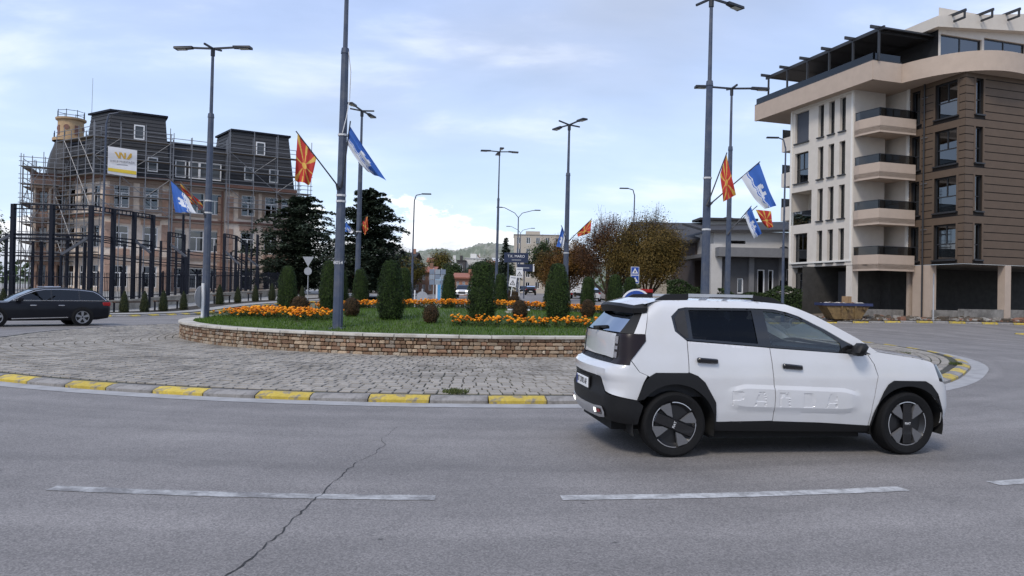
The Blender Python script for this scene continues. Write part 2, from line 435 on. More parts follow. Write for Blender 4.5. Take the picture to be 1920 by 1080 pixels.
cr = [(-1.30, 9.05), (-1.36, 8.75), (-1.40, 8.3), (-1.33, 7.9), (-1.32, 7.52), (-1.42, 7.03), (-1.45, 6.8), (-1.47, 6.57), (-1.48, 6.06), (-1.5, 5.64), (-1.5, 5.12), (-1.48, 4.95), (-1.52, 4.69), (-1.54, 4.41), (-1.56, 4.1), (-1.66, 3.5), (-1.7, 2.6), (-1.9, 1.4)]
pts = densify(cr, .07, False); mb = MB(); vs = []
ja = 0
for i, (x, y) in enumerate(pts):
    ja = ja * .55 + RND.uniform(-.018, .018); w = (.0014 + .0032 * sst(9, 5, y)) * RND.uniform(.4, 1.7)
    vs += [(x + ja - w, y, .0045), (x + ja + w, y + .004, .0045)]
mb.mesh(vs, [(2 * i, 2 * i + 1, 2 * i + 3, 2 * i + 2) for i in range(len(pts) - 1)])
tag(mb.build('road_crack', M_CRACK), kind='structure')
mb = MB()
for x, y, r in ((19.6, 27.5, .5), (23.6, 31.5, .55)):
    mb.lathe([(0, .008), (r, .008), (r, 0)], 20, (x, y, gz(x, y)))
tag(mb.build('manhole_covers', mat('cast_iron', (.035, .035, .037), .6, .3, 20)), kind='structure')

# ---- the paved apron: rings of concrete blocks, sloping up to the wall
WALL_R = 9.45
M_BLOCK = mat('concrete_block', (.315, .288, .25), .9, .30, 3.3, bump=.25, bscale=60, col2=(.15, .135, .115), c2=(.45, .75), c2scale=.9, rand=.14)
M_JOINT = mat('sandy_joint', (.045, .040, .033), .95, .3, 12, col2=(.05, .06, .03), c2scale=.8)
def apz(r, a): return .09 + .06 * max(0.0, (RK(a) - .45 - r)) / 6.3
mb = MB(); vs = []; n = 220
for k, rr in enumerate((0, .5, 1.0)):
    for i in range(n):
        a = 2 * PI * i / n; r = (WALL_R - .2) + (RK(a) - .25 - WALL_R + .2) * rr; x, y = pol(r, a); vs.append((x, y, apz(r, a) - .02))
mb.mesh(vs, [(k * n + i, k * n + (i + 1) % n, (k + 1) * n + (i + 1) % n, (k + 1) * n + i) for k in range(2) for i in range(n)])
apron = tag(mb.build('paved_apron', M_JOINT), kind='structure')
def block_mesh(l, w, h, name, m, c=.008, jit=.004):
    b = MB(); b.cbox(-l / 2, l / 2, -w / 2, w / 2, -h, 0, c)
    b.v = [(x + RND.uniform(-jit, jit), y + RND.uniform(-jit, jit), z) for x, y, z in b.v]
    return b.data(name, m)
BL = [block_mesh(.2, .2, .045, 'paver', M_BLOCK) for _ in range(5)]
blocks = []
ring = 0; d = .22
while True:
    # rings run parallel to the outer edge
    rfront = 16.05 - .34 - d
    if rfront < WALL_R + .12: break
    a = RND.uniform(0, .02)
    while a < 2 * PI:
        r = WALL_R + (RK(a) - .34 - WALL_R) * (rfront - WALL_R) / (16.05 - .34 - WALL_R)
        L_ = RND.choice((.17, .2, .2, .235)); da = L_ / r
        am = a + da / 2; x, y = pol(r, am)
        kx = (RK(a) - .34 - WALL_R) / (16.05 - .34 - WALL_R)
        if (x * x + y * y) < 46 ** 2:
            blocks.append((math.hypot(x, y), x, y, apz(r, am) + RND.uniform(-.006, .006), am, L_ - .022, .235 * kx - .028))
        a += da
    d += .235; ring += 1
blocks.sort()
mb = MB()
for k, (ds, x, y, z, a, l, w) in enumerate(blocks):
    rot = (RND.uniform(-.02, .02), RND.uniform(-.02, .02), a + PI / 2)
    if k < 300:
        inst(BL[k % 5], 'paver', apron, (x, y, z), rot, (l / .2, w / .2, 1))
    else:
        T = Matrix.Translation((x, y, z)) @ Matrix.Rotation(rot[2], 4, 'Z') @ Matrix.Rotation(rot[0], 4, 'X')
        l2, w2 = l / 2, w / 2; c = .006
        q = [T @ Vector(v) for v in ((-l2, -w2, -.035), (l2, -w2, -.035), (l2, w2, -.035), (-l2, w2, -.035), (-l2 + c, -w2 + c, 0), (l2 - c, -w2 + c, 0), (l2 - c, w2 - c, 0), (-l2 + c, w2 - c, 0))]
        mb.mesh(q, ((4, 5, 6, 7), (0, 1, 5, 4), (1, 2, 6, 5), (2, 3, 7, 6), (3, 0, 4, 7)))
tag(mb.build('paver_field', M_BLOCK, apron), kind='stuff')
# weeds and loose dirt on the apron
M_WEED = leaf_mat('weed_green', (.07, .10, .03), (.12, .13, .05))
def tuft(mb, x, y, z, r, h, n):
    for _ in range(n):
        a = RND.uniform(0, 2 * PI); q = RND.uniform(0, 1) ** .6 * r; px, py = x + q * math.cos(a), y + q * math.sin(a)
        b = RND.uniform(0, 2 * PI); w = h * .16; hh = h * RND.uniform(.5, 1.1); lx, ly = RND.uniform(-.5, .5) * hh, RND.uniform(-.5, .5) * hh
        mb.poly([(px - w * math.cos(b), py - w * math.sin(b), z), (px + w * math.cos(b), py + w * math.sin(b), z), (px + lx, py + ly, z + hh)])
mb = MB()
for a, r, s in ((-87.2, 15.5, .2), (-20, 14.0, .3), (-14, 13.2, .25), (-33, 15.2, .15)):
    x, y = pol(r, R_(a)); tuft(mb, x, y, apz(r, R_(a)), s, .07, 260)
tag(mb.build('apron_weeds', M_WEED), kind='stuff')

# ---- kerb stones, alternately yellow and bare
M_KY = mat('kerb_yellow_paint', (.50, .37, .055), .8, .16, 14, col2=(.23, .20, .15), c2=(.50, .64), c2scale=6, rand=.12)
M_KG = mat('kerb_concrete', (.27, .255, .24), .9, .15, 10, bump=.2, bscale=50, col2=(.16, .15, .14), c2scale=3)
def kerb_mesh(l, m):
    b = MB(); pr = [(0, -.04), (0, .045), (.15, .09), (.26, .09), (.26, -.04)]     # outward face at 0, depth inward
    j = .004
    vs = [(-l / 2, p, z) for p, z in pr] + [(l / 2, p, z) for p, z in pr]; k = len(pr)
    b.mesh([(x + RND.uniform(-j, j), y + RND.uniform(-j, j), z + RND.uniform(-j, j)) for x, y, z in vs], [tuple(range(k)), tuple(range(2 * k - 1, k - 1, -1))] + [(i, k + i, k + (i + 1) % k, (i + 1) % k) for i in range(k)])
    return b.data('kerb_stone', m)
KM = {True: [kerb_mesh(1.0, M_KY) for _ in range(3)], False: [kerb_mesh(1.0, M_KG) for _ in range(3)]}
a = R_(-173.7); k = 0; tot = 0
while tot < 2 * PI - .02:
    r = RK(a); l = RND.choice((.84, .87, .9)); da = l / r; am = a + da / 2; r = RK(am); x, y = pol(r, am)
    e = .02; slope = (RK(am + e) - RK(am - e)) / (2 * e * r)
    inst(KM[k % 2 == 0 and not 2.2 < (am % (2 * PI)) < 3.55][k % 3], 'kerb_stone', apron, (x, y, 0), (RND.uniform(-.012, .012), RND.uniform(-.006, .006), am + PI / 2 - math.atan(slope)), ((l - .022), 1, 1))
    a += da; tot += da; k += 1

# ---- stone wall of the planted island
wall = thing('planter_wall', 'low curved brown rubble-stone wall with pale coping round the planted island', 'wall', (CX, CY, 0))
M_MORTAR = mat('dark_mortar', (.12, .068, .04), .95, .3, 14)
WT = .64
b = MB(); b.lathe([(WALL_R - .3, .1), (WALL_R - .02, .1), (WALL_R - .02, WT - .075), (WALL_R - .3, WT - .075)], 160)
b.build('mortar_core', M_MORTAR, wall)
def stone_mat(i, c): return mat('field_stone_%d' % i, c, .9, .28, 18, bump=.6, bscale=40, rand=.3)
SM = [stone_mat(0, (.30, .20, .125)), stone_mat(1, (.40, .30, .205)), stone_mat(2, (.22, .135, .08)), stone_mat(3, (.33, .27, .21)), stone_mat(4, (.44, .36, .27)), stone_mat(5, (.27, .16, .10))]
def stone_mesh(m):
    b = MB(); b.cbox(-.5, .5, -.5, .5, -.5, .5, .14)
    b.v = [(x + RND.uniform(-.07, .07), y + RND.uniform(-.1, .1), z + RND.uniform(-.07, .07)) for x, y, z in b.v]
    return b.data('stone', m)
STM = [[stone_mesh(m) for _ in range(4)] for m in SM]
stones = []
zc = .115; courses = (.10, .092, .096, .09, .088)
for ci, chh in enumerate(courses):
    a = RND.uniform(0, .03)
    while a < 2 * PI:
        l = RND.choice((.08, .10, .13, .15, .18, .24)); da = l / WALL_R; am = a + da / 2
        x, y = WALL_R * math.cos(am), WALL_R * math.sin(am)
        stones.append((math.hypot(x + CX, y + CY), x, y, zc + chh / 2, am, l - .014, chh - .014)); a += da
    zc += chh
stones.sort()
jm = {}
for k, (ds, x, y, z, a, l, hh) in enumerate(stones):
    mi = RND.choices(range(6), (4, 4, 3, 2, 2, 3))[0]; me = RND.choice(STM[mi]); dp = RND.uniform(.06, .1)
    if k < 300:
        inst(me, 'stone', wall, (x, y, z), (0, 0, a + PI / 2), (l, dp, hh * RND.uniform(.92, 1.02)))
    else:
        T = Matrix.Translation((x, y, z)) @ Matrix.Rotation(a + PI / 2, 4, 'Z') @ Matrix.Diagonal((l, dp, hh, 1))
        jm.setdefault('m', MB()).mesh([T @ v.co for v in me.vertices], [tuple(p.vertices) for p in me.polygons], mi)
tag(jm['m'].build('stone_field', SM, wall), kind='stuff')
M_COPE = mat('pale_coping', (.50, .47, .41), .85, .12, 8, bump=.25, bscale=30, col2=(.34, .31, .26), c2scale=2)
nC = 78
for k in range(nC):
    a0, a1 = 2 * PI * k / nC + .0012, 2 * PI * (k + 1) / nC - .0012; b = MB(); vs = []
    for i in range(4):
        a = a0 + (a1 - a0) * i / 3
        for r, z in ((WALL_R - .33, WT - .072), (WALL_R + .075, WT - .072), (WALL_R + .09, WT - .058), (WALL_R + .085, WT - .008), (WALL_R + .07, WT), (WALL_R - .33, WT)): vs.append((r * math.cos(a), r * math.sin(a), z))
    fs = [(6 * i + j, 6 * i + (j + 1) % 6, 6 * i + 6 + (j + 1) % 6, 6 * i + 6 + j) for i in range(3) for j in range(6)] + [tuple(range(6)), tuple(range(23, 17, -1))]
    b.mesh(vs, fs); b.build('coping_stone', M_COPE, wall)

# ---- planted mound
def dome(x, y):
    q = min(1.0, math.hypot(x - CX, y - CY) / 9.35); return .585 + .49 * (1 - q * q)
M_TURF = mat('lawn_soil', (.05, .085, .02), .95, .3, 8, col2=(.075, .10, .03), c2scale=1.2, bump=.5, bscale=60)
mb = MB(); vs = [(CX, CY, dome(CX, CY))]; n = 72
for j in range(1, 13):
    for i in range(n):
        a = 2 * PI * i / n; r = 9.2 * j / 12; x, y = pol(r, a); vs.append((x, y, dome(x, y)))
fs = [(0, 1 + i, 1 + (i + 1) % n) for i in range(n)] + [(1 + (j - 1) * n + i, 1 + j * n + i, 1 + j * n + (i + 1) % n, 1 + (j - 1) * n + (i + 1) % n) for j in range(1, 12) for i in range(n)]
mb.mesh(vs, fs); tag(mb.build('island_mound', M_TURF, smooth=True), kind='structure')
M_GRASS = leaf_mat('lawn_grass', (.060, .125, .016), (.115, .18, .035), .3, .3)
mb = MB()
k = 0
while k < 42000:
    a = RND.uniform(-PI, 0.3) if RND.random() < .85 else RND.uniform(0, 2 * PI); r = 9.1 * math.sqrt(RND.random())
    if RND.random() > .25 + .75 * (r / 9.1) ** 2: continue
    x, y = pol(r, a); z = dome(x, y); b = RND.uniform(0, PI); w = RND.uniform(.006, .013); h = RND.uniform(.04, .1)
    mb.poly([(x - w * math.cos(b), y - w * math.sin(b), z - .01), (x + w * math.cos(b), y + w * math.sin(b), z - .01), (x + RND.uniform(-.04, .04), y + RND.uniform(-.04, .04), z + h)]); k += 1
tag(mb.build('lawn_grass', M_GRASS), 'mown green lawn covering the planted island', kind='stuff')
# ------------------------------------------------------------------ the white car in front
M_WHITE = mat('white_car_paint', (.575, .575, .583), .40, .03, 2, spec=.4, coat=1.0, col2=(.555, .55, .545), c2=(.45, .7), c2scale=1.6)
M_BLKPL = mat('black_textured_plastic', (.007, .007, .0078), .6, .15, 60, bump=.12, bscale=200, spec=.35)
M_BLKGL = mat('gloss_black_trim', (.006, .006, .007), .12, .05, 5, coat=.6)
M_TYRE = mat('tyre_rubber', (.007, .007, .0075), .85, .2, 30, bump=.1, bscale=80, spec=.25)
M_RIMDK = mat('dark_wheel', (.010, .010, .011), .35, .1, 10)
M_RIMGR = mat('grey_wheel_blade', (.115, .115, .12), .45, .1, 120)
M_SILVER = mat('satin_silver', (.52, .52, .53), .35, .05, 8, metal=.7)
M_LAMPR = mat('dark_tail_lamp', (.010, .004, .005), .35, .2, 20, spec=.3)
M_LAMPC = mat('grey_lamp_block', (.30, .29, .30), .15, .2, 30, coat=1.0)
M_PLATE = mat('number_plate_white', (.75, .75, .75), .4, .05, 8)
M_INK = mat('black_lettering', (.01, .01, .012), .6, .05)
M_SEAT = mat('grey_seat_cloth', (.05, .05, .055), .9, .2, 20)
M_CABIN = mat('dark_cabin_plastic', (.02, .02, .022), .7, .2, 20)
M_WELL = mat('wheel_well_black', (.006, .006, .006), .9, .1)
G_CAR = glass_mat('car_glass_clear', (.50, .56, .54), base=.03)
G_PRIV = glass_mat('car_glass_privacy', (.08, .085, .09), (.38, .42, .48), base=.0)
M_REFL = mat('red_reflector', (.20, .01, .012), .2, .1)
M_LIT = mat('glowing_white_lens', (.8, .8, .8), .1, .05, emit=((1, 1, .95), 1.2))  # white lens that emits by itself

def Wz(z): return lerp_tab([(.20, .80), (.30, .845), (.45, .872), (.62, .88), (.80, .878), (.95, .862), (1.06, .838), (1.12, .826), (1.20, .808), (1.35, .768), (1.47, .730), (1.52, .708), (1.555, .680), (1.58, .640), (1.595, .60)], z)
def XR(z): return lerp_tab([(.25, -.50), (.34, -.66), (.42, -.70), (.62, -.715), (.64, -.695), (.76, -.69), (.80, -.71), (.875, -.70), (.905, -.665), (.93, -.60), (.96, -.575), (1.225, -.555), (1.25, -.53), (1.50, -.30), (1.60, -.20)], z)
def XF(z): return lerp_tab([(.22, 3.05), (.34, 3.22), (.50, 3.245), (.78, 3.22), (.95, 3.13), (1.0, 3.05)], z)
def RR(z): return lerp_tab([(.3, .24), (.62, .24), (.88, .22), (.94, .13), (1.23, .12), (1.5, .16)], z)
BOW = .055
def side_boss(x, z):
    """raised moulding along the two doors, chamfered above and below"""
    zt = .735 - .034 * (x - 1.0); zb = .455 - .024 * (x - 1.0)
    e = sst(.55, .80, x) * sst(2.10, 1.82, x)
    zt -= .05 * (1 - e); zb += .03 * (1 - e)
    up = max(0.0, min(1.0, (zt - z) / .042)); dn = max(0.0, min(1.0, (z - zb) / .055))
    return .019 * min(up, dn) * min(1, e * 1.6)
def boss_loops(x0, x1, n=14):
    def zl(x):
        zt = .735 - .034 * (x - 1.0); zb = .455 - .024 * (x - 1.0); e = sst(.55, .80, x) * sst(2.10, 1.82, x); return zt - .05 * (1 - e), zb + .03 * (1 - e)
    xs = [x0 + (x1 - x0) * i / n for i in range(n + 1)]
    return [[(x, zl(x)[0]) for x in xs] + [(x, zl(x)[0] - .042) for x in xs[::-1]], [(x, zl(x)[1] + .055) for x in xs] + [(x, zl(x)[1]) for x in xs[::-1]]]
def glyph(pts, x, z, s):
    return [(x + px * s, z + pz * s) for px, pz in pts]
# blocky letters in a 1 x 1.0 cell (x right on the car's right side = towards the front)
GL = {'P': [(0, 0), (.16, 0), (.16, .34), (.62, .34), (.86, .5), (.86, .86), (.7, 1), (0, 1)],
      'A': [(0, 0), (.18, 0), (.30, .30), (.70, .30), (.72, 0), (.92, 0), (.86, .80), (.70, 1), (.42, 1), (.32, .88)],
      'N': [(0, 0), (.2, 0), (.2, .60), (.62, .58), (.66, 0), (.88, 0), (.88, 1), (.60, 1), (.52, .86), (.44, 1), (0, 1)],
      'D': [(0, 0), (.7, 0), (.88, .18), (.88, .84), (.74, 1), (0, 1)],
      'a': [(0, 0), (.18, 0), (.30, .30), (.70, .30), (.72, 0), (.92, 0), (.86, 1), (.42, 1), (.32, .88)]}
letters = []
for ch, x in (('P', .63), ('A', .86), ('N', 1.135), ('D', 1.40), ('a', 1.64)):
    letters.append(glyph(GL[ch], x, .515 - .026 * (x - 1), .155))
def inset(poly, d):
    out = []; n = len(poly)
    ar = sum(poly[i][0] * poly[(i + 1) % n][1] - poly[(i + 1) % n][0] * poly[i][1] for i in range(n))
    sg = 1 if ar > 0 else -1
    for i in range(n):
        a, b, c = Vector(poly[i - 1]), Vector(poly[i]), Vector(poly[(i + 1) % n])
        e1, e2 = (b - a).normalized(), (c - b).normalized()
        n1, n2 = Vector((-e1.y, e1.x)) * sg, Vector((-e2.y, e2.x)) * sg
        m = (n1 + n2); k = max(.35, m.length_squared / 2); q = b + m * (d / (2 * k) * 1.0) * (1.0)
        out.append((q.x, q.y))
    return out
letters_in = [inset(l, .012) for l in letters]
def SIDE(t, z, off=0.0):
    """point of the right-hand body surface; t = distance along the car on the side, wrapping round the corners beyond its ends"""
    w = Wz(z); rr = RR(z); xr = XR(z); xc = xr + BOW
    rf = .20; xf = XF(z) - .10
    if t < xc + rr:
        s = xc + rr - t
        if s < rr * PI / 2:
            ph = s / rr; return (xc + rr - (rr + off) * math.sin(ph), -(w - rr + (rr + off) * math.cos(ph)), z)
        y = -(w - rr) + (s - rr * PI / 2); return (xr - off + BOW * (y / (w - rr)) ** 2, y, z)
    if t > xf - rf:
        s = t - (xf - rf)
        if s < rf * PI / 2:
            ph = s / rf; return (xf - rf + (rf + off) * math.sin(ph), -(w - rf + (rf + off) * math.cos(ph)), z)
        y = -(w - rf) + (s - rf * PI / 2); return (xf + off + .10 * (1 - (y / (w - rf)) ** 2), y, z)
    bow = .010 * math.sin(PI * max(0, min(1, (t + .5) / 3.6))) + off
    if .5 < t < 2.15 and .40 < z < .80:
        bow += side_boss(t, z)
        for l in letters_in:
            if inpoly(t, z, l): bow -= .006; break
    return (t, -(w + bow), z)
def tR(y, z, off=0.0):
    """parameter of a point at lateral position y (negative = right) on the rear face"""
    w = Wz(z); rr = RR(z); xc = XR(z) + BOW
    return xc + rr - rr * PI / 2 - (y + (w - rr))
suv = thing('white_car', 'white compact crossover with black wheel-arch cladding driving round the roundabout', 'car')
def mesh_panel(mb, P, F, fn, off, mirror, thick=.012):
    vs = [fn(x, z, off) for x, z in P]
    if mirror: vs = [(x, -y, z) for x, y, z in vs]; F = [f[::-1] for f in F]
    mb.mesh(vs, F)
    # folded edge all round
    ed = {}
    for f in F:
        for i in range(len(f)):
            a, b = f[i], f[(i + 1) % len(f)]
            ed[(a, b)] = ed.get((a, b), 0) + 1
    for (a, b) in ed:
        if (b, a) not in ed and not (abs(vs[a][1]) < .004 and abs(vs[b][1]) < .004):
            va, vb = Vector(vs[a]), Vector(vs[b]); ia = Vector((va.x, va.y * (1 - thick / max(.1, abs(va.y))) if abs(va.y) > .1 else va.y, va.z)); ib = Vector((vb.x, vb.y * (1 - thick / max(.1, abs(vb.y))) if abs(vb.y) > .1 else vb.y, vb.z))
            if abs(va.y) < .62: ia.x += thick * (1 if va.x < 1 else -1)
            if abs(vb.y) < .62: ib.x += thick * (1 if vb.x < 1 else -1)
            mb.poly([va, ia, ib, vb])
def panel(name, poly, m, off=0.0, step=.05, parent=None, both=True, holes=(), loops=(), estep=.03, fn=SIDE, smooth=35):
    P, F = fill(poly, step, holes, loops, estep)
    res = []
    for mir in ((False, True) if both else (False,)):
        mb = MB(); mesh_panel(mb, P, F, fn, off, mir)
        o = mb.build(name, m, parent or suv, smooth=smooth); res.append(o)
    return res
g = .004
ARCH_R = [(.457, .557), (.339, .759), (.262, .825), (.19, .853), (-.173, .853), (-.24, .815), (-.297, .748), (-.366, .575)]
ARCH_F = [(2.179, .311), (2.229, .501), (2.305, .665), (2.36, .745), (2.422, .783), (2.781, .779), (2.85, .74), (2.924, .647), (2.987, .463), (3.002, .326)]
WIN = [(.168, 1.176), (.047, 1.268), (.02, 1.418), (.107, 1.499), (.181, 1.513), (.913, 1.515), (1.145, 1.508), (1.28, 1.482), (1.416, 1.439), (1.69, 1.307), (1.889, 1.195), (2.188, 1.052)]
BELT = [(.168, 1.172), (.939, 1.122), (1.054, 1.113), (1.931, 1.060), (2.142, 1.048)]
# one-piece body side: quarter panel, cant rail, windscreen pillar
panel('body_side', [(.171, .868), (.166, 1.172)] + WIN[1:] + [(2.25, 1.082), (2.05, 1.215), (1.85, 1.32), (1.60, 1.447), (1.42, 1.52), (1.298, 1.560), (1.0, 1.585), (.3, 1.588), (-.106, 1.578), (-.20, 1.53), (-.262, 1.235), (-.262, 1.165), (-.425, .975), (-.34, .86), (-.26, .825), (-.24, .815), (-.173, .853), (.165, .853)], M_WHITE, step=.045, estep=.025)
panel('rear_door', [(.178, .858), (.174, 1.168), (.939, 1.118), (1.050, 1.109), (1.075, .80), (1.086, .60), (1.078, .366), (.468, .357)] + ARCH_R[:4], M_WHITE, step=.032, loops=[letters[0], letters_in[0], letters[1], letters_in[1]] + boss_loops(.585, 1.062), estep=.012, smooth=17)
panel('front_door', [(1.058, 1.108), (1.931, 1.056), (2.142, 1.044), (2.20, .95), (2.238, .83), (2.176, .50), (2.148, .310), (1.6, .345), (1.086, .362), (1.094, .60), (1.083, .80)], M_WHITE, step=.032, loops=letters[2:] + letters_in[2:] + boss_loops(1.104, 2.07), estep=.012, smooth=17)
panel('front_fender', [(2.150, 1.046), (2.253, 1.078), (2.36, 1.062), (2.70, 1.015), (2.88, .976), (2.905, .956), (2.95, .778), (3.05, .745), (3.35, .70), (3.4, .36), (3.02, .33)] + ARCH_F[::-1] + [(2.158, .311), (2.184, .50), (2.246, .83), (2.208, .95)], M_WHITE, step=.045, estep=.025)
# headlamps and the dark nose
panel('headlamp', [(2.91, .953), (2.955, .782), (3.26, .745), (3.26, .93)], M_BLKGL, off=-.004, step=.05)
panel('grille', [(3.265, .93), (3.265, .742), (3.98, .742), (3.98, .93)], M_BLKGL, off=-.006, step=.09, both=False)
panel('front_bumper', [(3.005, .322), (3.40, .352), (3.85, .352), (3.85, .255), (3.35, .25), (3.06, .245), (2.985, .262)], M_BLKPL, off=.012, step=.06, both=True)
# glazing
panel('window_surround', [(.172, 1.178), (.05, 1.27), (.024, 1.417), (.109, 1.496), (.182, 1.509), (.913, 1.511), (1.145, 1.504), (1.28, 1.478), (1.416, 1.434), (1.69, 1.302), (1.889, 1.19), (2.18, 1.056), (1.931, 1.064), (1.054, 1.117), (.939, 1.126)], M_BLKGL, off=-.010, step=.05, estep=.03,
      holes=[[(.235, 1.195), (.215, 1.485), (.90, 1.49), (.935, 1.15)], [(1.075, 1.14), (1.03, 1.485), (1.15, 1.478), (1.28, 1.452), (1.40, 1.412), (1.66, 1.287), (1.845, 1.17), (1.86, 1.092)]])
panel('side_window', [(.228, 1.188), (.208, 1.49), (.905, 1.495), (.94, 1.145)], G_PRIV, off=-.022, step=.09)
panel('side_window', [(1.07, 1.135), (1.024, 1.49), (1.152, 1.483), (1.284, 1.457), (1.405, 1.417), (1.666, 1.291), (1.852, 1.172), (1.868, 1.087)], G_CAR, off=-.022, step=.09)
panel('quarter_vent', [(.155, 1.205), (.075, 1.275), (.055, 1.405), (.12, 1.475), (.17, 1.485), (.19, 1.20)], M_CABIN, off=-.004, step=.05)
# cladding and sill
def clad(x, z, off):
    p = SIDE(x, z, off); return p
inR = [(.03 + .425 * math.cos(R_(a)), .315 + .425 * math.sin(R_(a))) for a in range(2, 146, 6)]
inF = [(2.59 + .415 * math.cos(R_(a)), .31 + .415 * math.sin(R_(a))) for a in range(0, 178, 6)]
panel('wheel_arch_cladding', [(.468, .352)] + ARCH_R[:-1] + [(-.366, .572)] + inR[::-1] + [(.455, .27), (.475, .27)], M_BLKPL, off=.016, step=.04)
panel('wheel_arch_cladding', ARCH_F + [(3.005, .305)] + inF + [(2.172, .27), (2.165, .27)], M_BLKPL, off=.016, step=.04)
panel('sill_trim', [(.47, .352), (1.08, .36), (1.6, .341), (2.16, .306), (2.16, .24), (.47, .262)], M_BLKPL, off=.008, step=.07)
# rear bumper: white upper moulding, black lower, silver skid
tw = lambda y, z: (tR(y, z), z)
midl = lambda a, b, n: [(tR(0, a + (b - a) * i / n), a + (b - a) * i / n) for i in range(n + 1)]
panel('rear_bumper', [(-.366, .578), (-.302, .752), (-.262, .822), (-.345, .857), (-.43, .968), (-.44, .925), tw(-.74, .925), tw(-.40, .925), *midl(.925, .79, 8), tw(-.40, .79), tw(-.555, .785), tw(-.60, .715), tw(-.68, .645)], M_WHITE, step=.035, estep=.02)
panel('bumper_cladding', [(-.358, .570), tw(-.68, .635), tw(-.60, .70), tw(-.56, .775), tw(-.40, .782), *midl(.782, .40, 16), tw(-.50, .40), tw(-.64, .36), (-.40, .325), (-.345, .335), (-.335, .40), (-.30, .52)], M_BLKPL, off=.004, step=.045, estep=.025)
panel('skid_plate', [tw(-.42, .47), tw(-.655, .485), tw(-.70, .43), tw(-.66, .375), tw(-.50, .355)] + midl(.355, .47, 6), M_SILVER, off=.022, step=.05)
panel('fog_recess', [tw(-.46, .455), tw(-.62, .462), tw(-.645, .42), tw(-.61, .395), tw(-.46, .388)], M_BLKGL, off=.028, step=.05)
panel('reflector', [tw(-.53, .445), tw(-.61, .45), tw(-.625, .42), tw(-.53, .41)], M_REFL, off=.032, step=.05)
panel('reverse_lamp', [tw(-.46, .45), tw(-.505, .45), tw(-.505, .405), tw(-.46, .40)], M_LIT, off=.033, step=.05)
# tailgate, lamps, rear glass, spoiler
ygR = lambda z: -.64 - .0 * z
panel('tailgate', [tw(-.615, 1.228)] + midl(1.238, .985, 8) + [tw(-.40, .985), tw(-.615, .975)], M_WHITE, off=.006, step=.05)
panel('gate_seal', [tw(-.63, .972)] + midl(.982, .925, 6) + [tw(-.60, .925)], M_BLKPL, off=-.012, step=.05)
panel('tail_lamp', [tw(-.622, 1.23), (-.40, 1.235), (-.268, 1.230), (-.268, 1.168), (-.43, .972), (-.445, .93), tw(-.622, .93)], M_LAMPR, off=.010, step=.035, estep=.02)
for z0, z1 in ((1.13, 1.205), (1.07, 1.105), (.985, 1.045)):
    panel('lamp_block', [tw(-.632, z1), tw(-.70, z1), tw(-.70, z0), tw(-.632, z0)], M_LAMPC, off=.015, step=.03)
def REARG(y, z, off=0.0):
    x = XR(z) - off + BOW * (y / .74) ** 2; return (x, y, z)
def flat(name, poly, m, fn, off=0.0, step=.06, estep=.04, parent=None):
    P, F = fill(poly, step, estep=estep); mb = MB(); mb.mesh([fn(a, b, off) for a, b in P], F)
    return mb.build(name, m, parent or suv, smooth=40)
flat('rear_window', [(-.655, 1.245), (.655, 1.245), (.57, 1.48), (-.57, 1.48)], G_PRIV, REARG, -.004)
for s in (-1, 1):
    for nm, m_, t0, t1 in (('pillar', M_WHITE, 0, .42), ('window_edge_trim', M_BLKPL, .42, 1)):
        mb = MB(); vs = []
        for z in (1.235, 1.30, 1.40, 1.50, 1.545):
            a = SIDE(lerp_tab([(1.235, -.270), (1.50, -.21), (1.545, -.19)], z), z); yi = -.66 + (z - 1.245) * .36
            c = REARG(max(yi, -.66), z, -.002)
            for k in range(4):
                t = t0 + (t1 - t0) * k / 3; vs.append((a[0] + (c[0] - a[0]) * t, -s * (a[1] + (c[1] - a[1]) * t) * -1, z))
        mb.mesh(vs, [(4 * j + k, 4 * j + k + 1, 4 * j + k + 5, 4 * j + k + 4) for j in range(4) for k in range(3)])
        mb.build(nm, m_, suv, smooth=40)
# roof skin
def ROOF(x, y, off=0.0):
    ze = lerp_tab([(-.25, 1.535), (-.10, 1.575), (.3, 1.588), (1.0, 1.585), (1.298, 1.560), (1.36, 1.54)], x); w = Wz(ze)
    return (x - .05 * (1 - (y / w) ** 2) * (1 if x < 0 else -1), y * w / .62, ze + .030 * (1 - (y / .62) ** 2) + off)
flat('roof', [(-.235, -.62), (1.32, -.62), (1.32, .62), (-.235, .62)], M_WHITE, ROOF, step=.10)
mb = MB()
sp = [(-.215, .70, 1.50), (-.355, .645, 1.492), (-.43, .35, 1.515), (-.445, 0, 1.524)]
top = [(-.205, .66, 1.552), (-.33, .60, 1.525), (-.40, .35, 1.545), (-.415, 0, 1.552)]
inn = [(-.20, .655, 1.57), (-.20, .58, 1.578), (-.20, .35, 1.60), (-.20, 0, 1.606)]
bot = [(-.225, .71, 1.45), (-.34, .615, 1.44), (-.385, .35, 1.445), (-.39, 0, 1.45)]
def mir(l): return l + [(x, -y, z) for x, y, z in l[-2::-1]]
rows = [mir(top), mir(sp), mir(bot)]
mb.mesh([p for rw in rows for p in rw], [(j * 7 + i, j * 7 + i + 1, (j + 1) * 7 + i + 1, (j + 1) * 7 + i) for j in range(2) for i in range(6)])
o = mb.build('roof_spoiler', M_BLKPL, suv, smooth=25, recalc=True)
mb = MB(); rows = [mir(inn), mir(top)]; mb.mesh([p for rw in rows for p in rw], [(i, i + 1, i + 8, i + 7) for i in range(6)]); mb.build('spoiler_top', M_WHITE, o, smooth=25, recalc=True)
b = MB(); b.bar((-.545, .18, 1.262), (-.50, -.20, 1.285), .03, .03); b.lathe([(.0, .03), (.03, .025), (.035, 0)], 10, (-.56, -.02, 1.25)); b.build('rear_wiper', M_BLKPL, suv)
